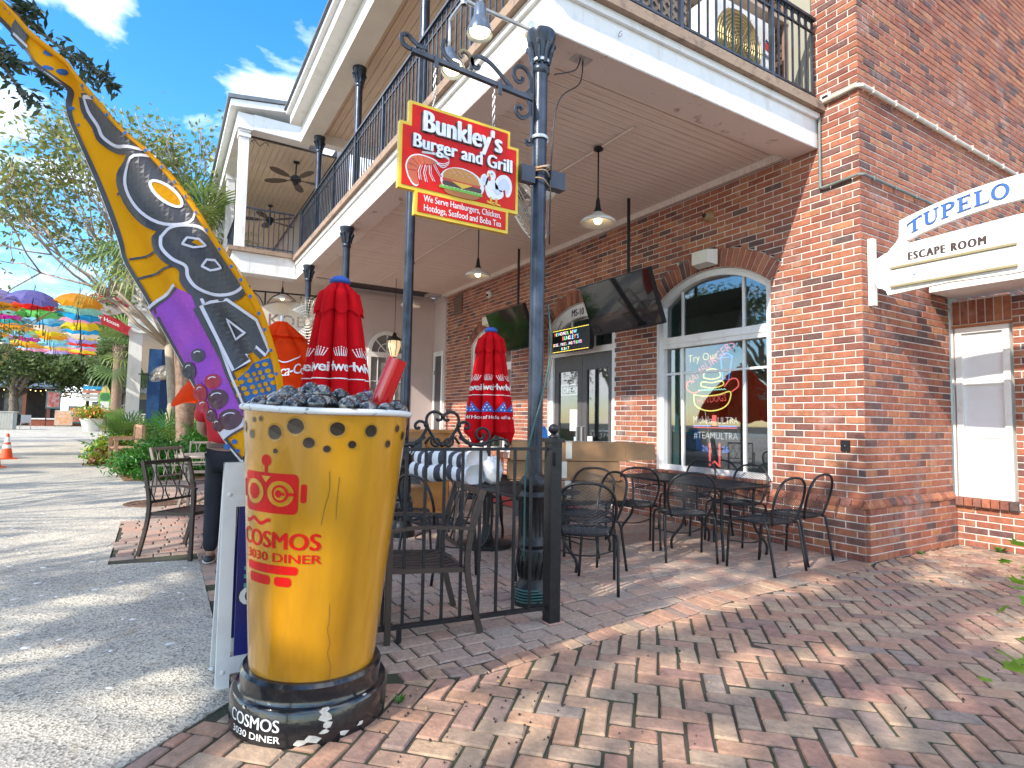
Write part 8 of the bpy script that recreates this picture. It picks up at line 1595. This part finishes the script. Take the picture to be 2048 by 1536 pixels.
def palm(label, base, h, r_, nf, fl, seed, lean=(0, 0)):
    rgx = np.random.default_rng(seed); t = thing('palm_tree', label, 'tree', base, 0, 'palm trees'); P = [Vector((lean[0]*f_*f_, lean[1]*f_*f_, h*f_)) for f_ in [i/14 for i in range(15)]]; mb = MB(); mb.tube(P, [r_*(1.12 if i == 0 else 1+0.05*math.sin(i*2.1)) for i in range(15)], 12)
    mb.build('trunk', M_palmb, t, True); top = P[-1]; bt_ = MB()
    for k in range(46):
        a = k*2.4; z = -0.75*k/46; q = top+Vector((math.cos(a)*r_*0.9, math.sin(a)*r_*0.9, z-0.02)); bt_.bar(q, q+Vector((math.cos(a)*0.12, math.sin(a)*0.12, 0.22)), 0.07, 0.03)
    bt_.build('leaf_boots', M_palmb, t)
    for k in range(nf):
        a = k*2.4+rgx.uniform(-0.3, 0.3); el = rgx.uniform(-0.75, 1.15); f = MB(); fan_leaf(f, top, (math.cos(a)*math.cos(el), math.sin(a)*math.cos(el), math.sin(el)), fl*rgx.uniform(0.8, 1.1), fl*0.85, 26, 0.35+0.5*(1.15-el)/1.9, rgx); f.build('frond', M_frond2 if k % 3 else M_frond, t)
    return t
M_palmb = mat('palm_bark', (0.30, 0.20, 0.14), 0.95, col2=(0.20, 0.12, 0.085), scale=14, bump=0.8, bscale=25)
palm('near palm tree rising behind the flag', (-12.25, -4.85, 0), 5.3, 0.185, 26, 1.15, 3, (0.1, -0.5)); palm('far palm tree trunk beside the surfboard', (-43.2, -7.85, 0), 5.6, 0.29, 24, 2.0, 4)
# far trees
oak('spreading oak tree left beyond the hanging umbrellas', (-62.4, -16.2, 0), 2.7, (-62, -15.0, 6.1), (5.5, 5.6, 2.3), 60, 330, 0.34, 41, trunk_r=0.42, group='oak trees', flat=1.8); oak('oak tree in front of the village gate', (-66, -9.5, 0), 2.7, (-62, -9.6, 5.6), (5.0, 5.0, 1.9), 54, 320, 0.34, 42, trunk_r=0.34, flat=1.7)
oak('tall oak tree rising behind the oyster house sign', (-52, -5.6, 0), 5.0, (-52, -6.2, 9.4), (4.5, 3.6, 3.0), 50, 300, 0.34, 43, trunk_r=0.35, flat=1.6); oak('oak tree beside the far palm behind the blue building', (-47, -5.2, 0), 3.4, (-47, -6.6, 5.2), (2.8, 2.8, 2.0), 40, 300, 0.30, 44, trunk_r=0.28, flat=1.5); oak('dark oak tree at the end of the street', (-76, -17, 0), 3.2, (-76, -18, 6.5), (6, 7, 2.8), 50, 300, 0.4, 45, trunk_r=0.35, flat=2.0)
# shrubs and bedding
def shrub(name, label, loc, r_, n, size, m, seed, hs=0.8, asp=0.4, cat='shrub'):
    rgx = np.random.default_rng(seed); t = thing(name, label, cat, loc); K = 34; C = []
    for _ in range(K): d = rgx.normal(size=3); d[2] = abs(d[2]); d /= np.linalg.norm(d); C.append(d*np.array([r_[0], r_[1], r_[2]])*rgx.uniform(0.55, 1))
    P = clump_leaves(C, [n//K]*K, [r_[0]*0.16, r_[1]*0.16, r_[2]*0.14], rgx); P[:, 2] = np.abs(P[:, 2])+0.02; link('foliage', leaf_mesh('foliage', P, size, m, asp=asp), t)
    mb = MB(); random.seed(seed)
    for c in C[::2]: mb.tube([(0, 0, 0), Vector(c)*0.5+Vector((0, 0, 0.05)), Vector(c)], [0.012, 0.008, 0.004], 4)
    mb.build('stems', M_bark, t); return t
M_bright = mat('bright_green_leaf', (0.06, 0.22, 0.02), 0.45, var=0.3, scale=2, trans=0.35); M_bright2 = mat('deep_green_leaf', (0.03, 0.13, 0.015), 0.45, var=0.3, scale=2, trans=0.3); M_lime = mat('lime_leaf', (0.33, 0.36, 0.03), 0.5, var=0.3, scale=3, trans=0.35); M_coleus = mat('coleus_leaf', (0.34, 0.16, 0.05), 0.5, col2=(0.22, 0.05, 0.05), scale=5)
shrub('green_shrub', 'dense bright green fern-like shrub at the edge of the bed', (-10.3, -5.30, 0.01), (0.85, 0.75, 0.66), 9000, 0.085, [M_bright, M_bright, M_bright2], 51, asp=0.3)
shrub('green_shrub', 'second bright green shrub behind the taupe armchairs', (-11.4, -4.7, 0.01), (0.7, 0.7, 0.75), 5000, 0.09, [M_bright, M_bright2], 52, asp=0.3)
shrub('bedding_plant', 'yellow trailing bedding plant beside the wooden bench', (-13.6, -6.15, 0.01), (0.5, 0.5, 0.42), 2600, 0.075, [M_lime, M_coleus, M_lime], 53, asp=0.6, cat='plant'); shrub('bedding_plant', 'yellow green bedding plant behind the wooden bench', (-16.2, -6.35, 0.01), (1.0, 0.6, 0.55), 3200, 0.10, [M_lime, M_bright], 54, asp=0.6, cat='plant')
def palmetto(label, loc, n, L_, seed):
    rgx = np.random.default_rng(seed); t = thing('palmetto', label, 'plant', loc, 0, 'palmetto plants')
    for k in range(n):
        a = k*2.4; el = rgx.uniform(0.35, 1.3); f = MB(); fan_leaf(f, Vector((0, 0, 0.02)), (math.cos(a)*math.cos(el), math.sin(a)*math.cos(el), math.sin(el)), L_*rgx.uniform(0.7, 1.1), L_*0.62, 20, 0.25, rgx); f.build('frond', M_bright if k % 2 else M_frond2, t)
palmetto('palmetto left of the near palm trunk', (-13.3, -5.05, 0), 16, 1.0, 61); palmetto('palmetto right of the near palm trunk', (-11.6, -4.1, 0), 16, 0.95, 62); palmetto('palmetto behind the bench below the blue building', (-17.2, -6.1, 0), 18, 0.95, 63); palmetto('palmetto near the foot of the far palm', (-38, -7.2, 0), 14, 1.2, 64)
# twig with fresh leaves at the right edge, rooted beside the path
yl = thing('young_shrub', 'fresh lime green leaves of a young shrub at the right edge', 'shrub', (2.185, -2.495, 0)); mb = MB(); lf = MB(); rgx = np.random.default_rng(9)
for tip, k in (((-0.33, -0.01, 0.66), 12), ((-0.27, -0.05, 0.60), 8), ((-0.28, -0.13, 0.52), 9), ((-0.27, -0.25, 0.38), 12), ((-0.2, -0.2, 0.44), 8), ((0.05, 0.05, 0.8), 9), ((0.1, -0.2, 0.55), 8)):
    tip = Vector(tip); P = smoothpts([(0, 0, 0), (tip.x*0.3, tip.y*0.3, tip.z*0.6), tip], 4); mb.tube(P, [0.006*(1-i/len(P))+0.0015 for i in range(len(P))], 5)
    for i in range(k):
        c = tip+Vector(rgx.normal(size=3))*0.045; d = Vector(rgx.normal(size=3)); d.z *= 0.4; d.normalize(); s_ = d.cross(Vector((0, 0, 1))).normalized(); L5 = 0.05*rgx.uniform(0.7, 1.2); pts = []
        for j, (rr, aa) in enumerate(((1, 0), (0.5, 0.4), (0.85, 0.85), (0.45, 1.25), (0.6, 1.8), (0.2, 2.6), (0.6, -1.8), (0.45, -1.25), (0.85, -0.85), (0.5, -0.4))): pts.append(c+(d*math.cos(aa)+s_*math.sin(aa))*rr*L5)
        pts = [pts[i_] for i_ in (0, 1, 2, 3, 4, 5, 6, 7, 8, 9)]; lf.add([c]+pts, [(0, i_+1, (i_+1) % 10+1) for i_ in range(10)])
mb.build('stems', mat('green_stem', (0.12, 0.2, 0.04), 0.6), yl, True); lf.build('leaves', mat('fresh_lime_leaf', (0.26, 0.42, 0.035), 0.45, var=0.25, scale=10, trans=0.4), yl)
# small weeds in the joints
def weed(label, loc, s, seed):
    random.seed(seed); t = thing('weed', label, 'weed', loc); m1 = MB()
    for k in range(9):
        a = k*2.4; d = Vector((math.cos(a), math.sin(a), 0.9)).normalized(); w_ = Vector((-math.sin(a), math.cos(a), 0))*s*0.16; c = d*s*0.5; m1.add([(0, 0, 0), c+w_, d*s, c-w_], [(0, 1, 2, 3)])
    m1.build('leaves', M_bright, t)
weed('tiny green weed beside the black cup base', (0.37, -4.44, 0.0), 0.045, 1); weed('tiny weed at the foot of the bay wall', (0.36, 1.66, 0.0), 0.09, 2); weed('tiny weed at the foot of the brick side wall', (0.03, 0.85, 0.0), 0.05, 3)
# dark pellets and leaf crumbs on the paving
mb = MB(); random.seed(44)
for k in range(170):
    x, y = random.uniform(0.2, 3.2), random.uniform(-5.2, 0.8) 
    if k < 60: x, y = random.uniform(0.3, 0.95), random.uniform(-4.6, -3.8)
    r_ = random.uniform(0.003, 0.0065); mb.sph((x, y, 0.008), r_, 6, 4)
tag(mb.build('fallen_berries', mat('dark_berry', (0.03, 0.02, 0.018), 0.5)), 'dark fallen berries scattered on the brick paving', kind='stuff')
leafP = np.stack([rng.uniform(-0.3, 3.4, 260), rng.uniform(-5.3, 1.0, 260), np.full(260, 0.009)], 1)
tag(link('fallen_leaf_bits', leaf_mesh('fallen_leaf_bits', leafP, 0.018, mat('dry_leaf_bit', (0.45, 0.30, 0.10), 0.8), tilt=(1, 0, 0, 0.6))), 'dry leaf bits scattered on the paving', kind='stuff')
# ---------------------------------------------------------------- hanging umbrellas over the street
UC = dict(purple=(0.22, 0.20, 0.55), lilac=(0.42, 0.36, 0.66), orange=(0.85, 0.36, 0.02), yellow=(0.82, 0.62, 0.02), red=(0.72, 0.02, 0.015), green=(0.18, 0.62, 0.13), mint=(0.35, 0.72, 0.58), teal=(0.05, 0.42, 0.40), sky=(0.25, 0.62, 0.80), blue=(0.02, 0.38, 0.68), pink=(0.85, 0.35, 0.45), magenta=(0.72, 0.03, 0.36), cream=(0.80, 0.66, 0.50))
um = MB(); NS = 8; A = [2*math.pi*i/NS for i in range(NS)]
V = [(0, 0, 0.0)]; F = []
for k, (r_, z) in enumerate(((0.18, -0.03), (0.34, -0.105), (0.44, -0.19), (0.5, -0.28))):
    for i in range(NS*2):
        a = math.pi*i/NS; rr = r_*(1 if i % 2 == 0 else 0.925-0.01*k); zz = z+(0 if i % 2 == 0 else 0.012*k); V.append((rr*math.cos(a), rr*math.sin(a), zz))
F = [(0, 1+i, 1+(i+1) % 16) for i in range(16)]+[(1+16*k+i, 1+16*(k+1)+i, 1+16*(k+1)+(i+1) % 16, 1+16*k+(i+1) % 16) for k in range(3) for i in range(16)]
hk = MB(); hk.tube([(0, 0, 0.12), (0, 0, -0.55)]+[(0.045-0.045*math.cos(a), 0, -0.56-0.045*math.sin(a)) for a in [math.pi*i/7 for i in range(8)]]+[(0.09, 0, -0.53)], 0.009, 5); hk = hk.mesh('shaft', M_black)
rb = MB()
for i in range(8): a = math.pi*2*i/8; rb.tube([(0.04*math.cos(a), 0.04*math.sin(a), -0.02), (0.34*math.cos(a), 0.34*math.sin(a), -0.12), (0.49*math.cos(a), 0.49*math.sin(a), -0.285)], 0.004, 3)
rb = rb.mesh('ribs', M_steel); umesh = {}
for c_, v in UC.items(): m1 = MB(); m1.add(V, F); umesh[c_] = m1.mesh('canopy', mat('umbrella_'+c_, v, 0.55, var=0.04, trans=0.6))
COLS = [(-7.05, 'building side', 'orange mint blue pink yellow blue cream yellow lilac red sky pink yellow red'), (-7.86, 'second', 'purple red green sky blue cream yellow orange mint sky cream yellow pink lilac'), (-8.62, 'third', 'lilac orange mint magenta teal orange mint sky magenta yellow orange sky pink'), (-9.36, 'fourth', 'yellow sky mint lilac orange teal lilac orange mint sky cream'), (-10.1, 'fifth', 'mint blue yellow pink green sky orange mint')]
ORD = 'first second third fourth fifth sixth seventh eighth ninth tenth eleventh twelfth thirteenth fourteenth'.split(); random.seed(77)
for ci, (y0, nm, cols) in enumerate(COLS):
    x = -13.5-0.15*ci; P0 = Vector((-10.5, y0+0.26, 4.02)); w_ = thing('overhead_wire', 'thin wire carrying the %s row of hanging umbrellas' % nm, 'wire', P0, 0, 'umbrella wires'); MB().tube([(0, 0, 0), (-8, -0.69, -0.04), (-17, -1.5, 0.0)], 0.004, 4).build('wire', M_black, w_)
    for i, c_ in enumerate(cols.split()):
        t = thing('hanging_umbrella', '%s hanging umbrella, %s in the %s row over the street' % (c_, ORD[i], nm), 'umbrella', (x, y0+(x+13.5)*0.088, 3.88+random.uniform(-0.04, 0.04)), random.uniform(0, 6.3), 'hanging umbrellas over the street', (random.uniform(-0.07, 0.07), random.uniform(-0.07, 0.07), random.uniform(0, 6.3)))
        link('canopy', umesh[c_], t); link('shaft', hk, t); link('ribs', rb, t); x -= 1.0+0.012*i
t = thing('door_mat', 'red door mat in front of the glass entrance door', 'mat', (-4.3, -0.75, 0.006)); MB().bx((-0.75, -0.42, 0), (0.75, 0.42, 0.012)).build('pile', mat('red_mat', (0.42, 0.03, 0.025), 0.95, var=0.15, scale=30), t); MB().bx((-0.79, -0.46, -0.003), (0.79, 0.46, 0.007)).build('border', M_black, t)
# ---------------------------------------------------------------- traffic cones
M_cone = mat('orange_cone_plastic', (0.80, 0.09, 0.015), 0.5, var=0.06); M_refl = mat('white_reflective_band', (0.8, 0.8, 0.78), 0.4, var=0.03)
def cone(label, loc):
    t = thing('traffic_cone', label, 'cone', loc, 0.3, 'traffic cones'); S = 0.62; MB().lathe([(0.13*S/0.62, 0.025), (0.03, 0.62), (0.022, 0.64), (0, 0.64)], 20).build('cone', M_cone, t, 40); MB().bx((-0.19, -0.19, 0), (0.19, 0.19, 0.028)).build('base', M_cone, t)
    f_ = lambda z: 0.13-(z-0.025)/0.595*0.10+0.002
    for a, b in ((0.27, 0.36), (0.42, 0.55)): MB().lathe([(f_(a), a), (f_(b), b)], 20).build('band', M_refl, t, True)
cone('orange traffic cone with two white bands on the road', (-16.3, -8.6, 0.003)); cone('orange traffic cone cut by the left edge of the road', (-13.5, -8.33, 0.003))
# ---------------------------------------------------------------- bench, pot, surfboard, far street things
M_teak = mat('weathered_teak', (0.36, 0.20, 0.12), 0.8, var=0.2, scale=6)
bn = thing('wooden_bench', 'weathered wooden garden bench half hidden in the shrubs', 'bench', (-12.6, -5.95, 0.01), R(8))
for sx in (-0.6, 0.6):
    for y, h in ((-0.25, 0.62), (0.22, 0.92)): MB().bx((sx-0.035, y-0.035, 0), (sx+0.035, y+0.035, h)).build('leg', M_teak, bn)
    MB().bx((sx-0.04, -0.30, 0.622), (sx+0.04, 0.18, 0.66)).build('arm', M_teak, bn)
for k in range(5): MB().bx((-0.6, -0.27+k*0.095, 0.42), (0.6, -0.19+k*0.095, 0.445)).build('seat_slat', M_teak, bn)
for z in (0.52, 0.88): MB().bx((-0.563, 0.2, z), (0.563, 0.235, z+0.06)).build('back_rail', M_teak, bn)
for k in range(11): MB().bx((-0.53+k*0.1, 0.205, 0.582), (-0.48+k*0.1, 0.225, 0.878)).build('back_slat', M_teak, bn)
pt = thing('flower_pot', 'large pale flower pot with yellow blooms on the far road', 'flower pot', (-42.9, -9.05, 0)); MB().lathe([(0, 0.0), (0.42, 0.0), (0.62, 0.72), (0.66, 0.74), (0.66, 0.84), (0.6, 0.84), (0.56, 0.75), (0, 0.75)], 28).build('pot', mat('pale_clay_pot', (0.55, 0.53, 0.47), 0.8, var=0.08), pt, 40)
rgx = np.random.default_rng(71); C = rgx.normal(size=(1800, 3))*np.array([0.42, 0.42, 0.22])+np.array([0, 0, 1.15]); C[:, 2] = np.maximum(C[:, 2], 0.8); link('blooms', leaf_mesh('blooms', C, 0.16, [M_lime, M_lime, M_bright, mat('orange_bloom', (0.7, 0.22, 0.04), 0.6)], asp=0.6), pt)
sb_ = thing('surfboard', 'tall green and yellow surfboard sign standing by the far palm', 'surfboard', (-43.8, -8.5, 0.0)); fsb = lambda u, v, w=0.0: Vector((w, u, v)); so_ = [(0.36*math.sin(math.pi*min(1, (v/3.0)))**0.45*(1 if v < 3.0 else 0), v) for v in [3.0*i/24 for i in range(25)]]; poly = [(max(0.02, u), v) for u, v in so_]+[(-max(0.02, u), v) for u, v in reversed(so_)]
MB().prism(poly, fsb, -0.04, 0.04).build('board', mat('cream_yellow_board', (0.72, 0.55, 0.20), 0.4, var=0.08), sb_)
mb = MB(); q = clip(clip(poly, lambda p: p[1]-1.0), lambda p: 2.55-p[1]); mb.prism([(a*0.96, b) for a, b in q], fsb, 0.041, 0.046); mb.build('green_panel', mat('leaf_green_print', (0.16, 0.45, 0.05), 0.5, var=0.1), sb_); MB().prism([(-0.24, 1.12), (0.24, 1.12), (0.24, 1.95), (-0.24, 1.95)], fsb, 0.047, 0.052).build('menu_panel', M_wht, sb_); MB().prism(ell(0, 2.25, 0.26, 0.26, 20), fsb, 0.047, 0.053).build('round_badge', mat('dark_green_print', (0.05, 0.20, 0.07), 0.5), sb_)
# kiosk and chair at the left edge
M_kio = mat('taupe_boarding', (0.40, 0.385, 0.34), 0.7, var=0.12, scale=4)
kk = thing('kiosk_counter', 'pale boarded kiosk counter at the far left of the road', 'counter', (-47.2, -14.3, 0.0)); MB().bx((-0.6, -1.6, 0.0), (0.6, 0.75, 1.12)).build('core', M_kio, kk); MB().bx((-0.65, -1.65, 1.122), (0.65, 0.8, 1.2)).build('top', M_kio, kk)
for k in range(16): MB().bx((0.602, -1.58+k*0.146, 0.02), (0.625, -1.445+k*0.146, 1.1)).build('plank', M_kio, kk)
MB().bx((0.627, -0.9, 0.62), (0.635, -0.45, 0.95)).build('poster', M_wht, kk); tx = MB(); text_on(tx, lambda u, v, w: Vector((0.636+w, -0.85+u, 0.68+v)), 'VA', 0.22, bold=0.006, off=0.002); tx.build('lettering', M_black, kk)
cf_ = thing('plastic_chair', 'grey chair beside the far kiosk counter', 'chair', (-46.6, -12.9, 0), R(100)); M_gch = mat('grey_chair', (0.30, 0.31, 0.33), 0.5); MB().bx((-0.26, -0.26, 0.44), (0.26, 0.26, 0.48)).build('seat', M_gch, cf_); MB().bx((-0.26, -0.30, 0.5), (0.26, -0.26, 0.98)).build('backrest', M_gch, cf_)
for sx in (-1, 1):
    for sy in (-1, 1): MB().bar((sx*0.24, sy*0.24, 0.44), (sx*0.28, sy*0.28, 0), 0.04).build('leg', M_gch, cf_)
# village gate building
vg = thing('village_gate', 'dark wooden gateway lettered VILLAGE DOOR at the end of the road', 'gate', (-66, -12.6, 0.0)); M_dw = mat('dark_timber', (0.035, 0.028, 0.025), 0.8, var=0.2)
for y in (-1.25, 1.25): MB().bx((-0.15, y-0.12, 0), (0.15, y+0.12, 3.1)).build('post', M_dw, vg)
mb = MB(); AR = [(1.25*math.cos(a)*1.08, 2.55+0.55*math.sin(a)) for a in [math.pi*i/16 for i in range(17)]]; mb.tube([Vector((0.0, u, v)) for u, v in AR], 0.06, 6); mb.tube([Vector((0.0, u, v-0.35)) for u, v in AR], 0.05, 6); mb.build('arch', M_dw, vg)
tx = MB(); text_on(tx, lambda u, v, w: Vector((0.1+w, u, v+2.60+0.40*math.sqrt(max(0.02, 1-(u/1.5)**2)))), 'VILLAGE DOOR', 0.52, bold=0.012, off=0.02, depth=0.04, align='CENTER', sx=0.72, u0=0, v0=-0.28); tx.build('lettering', mat('gold_letter', (0.62, 0.36, 0.03), 0.4, 0.3), vg)
mb = MB()
for k in range(22): mb.bx((-0.02, -1.1+k*0.1, 0.05), (0.02, -1.075+k*0.1, 1.25))
mb.bx((-0.03, -1.12, 1.25), (0.03, 1.12, 1.31)); mb.build('gate_bars', M_black, vg)
vb = thing('village_building', 'dark timber village building with grey roof behind the oak', 'building', (-68, -17.5, 0)); M_vw = mat('dark_shopfront', (0.06, 0.05, 0.045), 0.8, var=0.4, scale=1.0); MB().bx((-4, -6, 0), (-1.0, 3.4, 4.4)).build('wall', M_vw, vb); mb = MB(); mb.add([(-4.5, -6.5, 5.9), (-4.5, 3.8, 5.9), (0.6, 3.8, 3.6), (0.6, -6.5, 3.6), (-4.5, -6.5, 5.7), (-4.5, 3.8, 5.7), (0.6, 3.8, 3.4), (0.6, -6.5, 3.4)], [(0, 3, 2, 1), (4, 5, 6, 7), (3, 7, 6, 2), (1, 2, 6, 5)]); mb.build('roof', mat('slate_blue_roof', (0.15, 0.20, 0.28), 0.6, var=0.1), vb)
for y in (-5.5, -3.2, -0.8, 1.2, 3.0): MB().bx((0.2, y-0.14, 0), (0.48, y+0.14, 3.45)).build('post', mat('red_brown_post', (0.26, 0.09, 0.06), 0.7), vb)
for y in (-4.4, -2.0, 0.2): MB().bx((-0.99, y-0.7, 0.9), (-0.96, y+0.7, 2.9)).build('window', mat('lit_shop_window', (0.16, 0.17, 0.17), 0.2, var=0.6, scale=1.5), vb)
mb = MB(); 
for k in range(26): mb.sph((0.5, -6+k*0.38, 3.25-0.12*math.sin(k*1.1)**2), 0.05, 6, 4)
mb.build('string_lights', mat('string_bulb', (0.9, 0.6, 0.2), 0.4, var=0, emit=(1, 0.6, 0.2), estr=2.0), vb)
v2 = thing('far_house', 'tan house with white upper floor and stairs behind the gate', 'building', (-66, -8.4, 0)); MB().bx((-4, -2.2, 0), (0, 3.5, 3.6)).build('wall', mat('tan_house_wall', (0.42, 0.33, 0.20), 0.8, var=0.1), v2); MB().bx((-4, -1.2, 3.6), (-0.3, 3.5, 7.0)).build('upper_wall', mat('dull_clapboard', (0.36, 0.34, 0.31), 0.8, var=0.1), v2)
for y, z, w_, h_ in ((-0.6, 1.2, 0.5, 1.9), (1.2, 4.6, 0.5, 0.9), (2.4, 4.6, 0.5, 0.9), (1.8, 1.0, 0.6, 1.6)): wo_ = MB().bx((0.0 if z < 3 else -0.3, y-w_, z), (0.03 if z < 3 else -0.27, y+w_, z+h_)).build('window', M_dgrey, v2)
mb = MB(); mb.add([(0.4, -1.6, 3.2), (0.4, 3.6, 3.2), (-0.4, 3.6, 3.9), (-0.4, -1.6, 3.9)], [(0, 1, 2, 3)]); mb.build('porch_roof', M_kio, v2); mb = MB(); mb.bar((0.6, -1.9, 0.9), (0.6, 0.3, 2.2), 0.08); mb.bar((0.6, -1.9, 0.5), (0.6, 0.3, 1.8), 0.06)
for k in range(10): mb.bar((0.6, -1.8+k*0.22, 0.55+k*0.13), (0.6, -1.8+k*0.22, 0.95+k*0.13), 0.04)
mb.build('stair_rail', M_cream, v2)
wl_ = thing('picket_fence', 'tan wooden deck fence behind the far palm', 'fence', (-46, -5.4, 0)); MB().bar((0, -2.2, 1.15), (0, 2.4, 1.15), 0.08).build('rail', M_cream, wl_)
for k in range(20): MB().bx((-0.02, -2.15+k*0.23, 0.1), (0.02, -2.05+k*0.23, 1.12)).build('picket', M_cream, wl_)
# boards and stands by the gate
def stand(name, label, loc, w_, h_, z0, col, col2, cat, leg=True):
    t = thing(name, label, cat, loc); MB().bx((-0.05, -w_/2, z0), (0.05, w_/2, z0+h_)).build('panel', mat(name+'_panel_'+str(int(loc[1]*100)), col, 0.6, var=0.08), t); MB().bx((0.052, -w_/2+0.1, z0+0.12), (0.06, w_/2-0.1, z0+h_-0.12)).build('poster', mat(name+'_poster_'+str(int(loc[1]*100)), col2, 0.6, col2=tuple(0.5*c_+0.3 for c_ in col2), scale=4), t)
    if leg:
        for y in (-w_/2+0.06, w_/2-0.06): MB().bar((0, y, z0), (0, y, 0), 0.07).build('leg', M_dw, t)
stand('poster_stand', 'red and green poster stand in front of the village building', (-60, -13.2, 0), 1.0, 1.5, 1.5, (0.10, 0.20, 0.17), (0.55, 0.10, 0.06), 'stand'); stand('a_frame_sign', 'orange and white board leaning on the low brick wall', (-58, -12.2, 0), 1.2, 1.25, 0.1, (0.55, 0.40, 0.28), (0.62, 0.28, 0.10), 'sign'); stand('notice_box', 'teal box with an orange notice near the gate', (-60, -11.6, 0), 1.1, 1.5, 0.25, (0.02, 0.20, 0.19), (0.62, 0.14, 0.05), 'stand'); stand('directory_sign', 'navy and pink directory board right of the gate', (-62, -10.2, 0), 0.95, 1.6, 0.6, (0.05, 0.07, 0.16), (0.42, 0.28, 0.26), 'sign'); 
lw = thing('low_wall', 'low red brick wall below the poster stand', 'wall', (-60.5, -12.9, 0)); MB().bx((-0.2, -1.9, 0), (0.2, 2.0, 0.55)).build('wall', mat('low_wall_brick', (0.32, 0.09, 0.05), 0.9, var=0.3, scale=8), lw); MB().bx((-0.25, -1.9, 0.552), (0.25, 0.2, 0.66)).build('coping', M_white2, lw)
ds = thing('direction_sign', 'stack of coloured direction boards beside the surfboard', 'sign', (-45, -8.95, 0)); MB().bar((0, 0.3, 0), (0, 0.3, 3.6), 0.1).build('post', M_dw, ds)
for k, c_ in enumerate(((0.02, 0.30, 0.55), (0.55, 0.22, 0.14), (0.40, 0.38, 0.33), (0.50, 0.48, 0.44))): MB().bx((0.06, -0.85, 2.75-k*0.26), (0.1, 0.4, 2.97-k*0.26)).build('board', mat('direction_board_%d' % k, c_, 0.6, var=0.2, scale=6), ds)
bo = thing('path_light', 'short dark path light beside the far palm', 'light', (-40.5, -8.15, 0)); MB().tube([(0, 0, 0), (0, 0, 0.9), (0.05, 0, 1.0)], 0.04, 7).build('stem', M_black, bo); MB().lathe([(0, 1.1), (0.12, 1.02), (0.10, 0.98), (0, 0.98)], 12).build('head', M_black, bo)
# tables by the blue building
for k, (x, y) in enumerate(((-18.2, -5.2), (-18.6, -4.3), (-20.0, -4.4))):
    t = round_table(('round cafe table nearest the blue pier', 'round cafe table right of the seated pair', 'round cafe table behind the seated pair')[k], (x, y, 0.002), 0.72, 0.4, M_black)
for k, (x, y, a) in enumerate(((-17.6, -5.5, 200), (-18.0, -4.8, 160), (-19.4, -3.9, 30))):
    o = copy_tree(wc); o.location = (x, y, 0.003); o.rotation_euler = (0, 0, R(a)); o['label'] = ('far black wire chair nearest the blue pier', 'far black wire chair between the cafe tables', 'far black wire chair behind the cafe tables')[k]
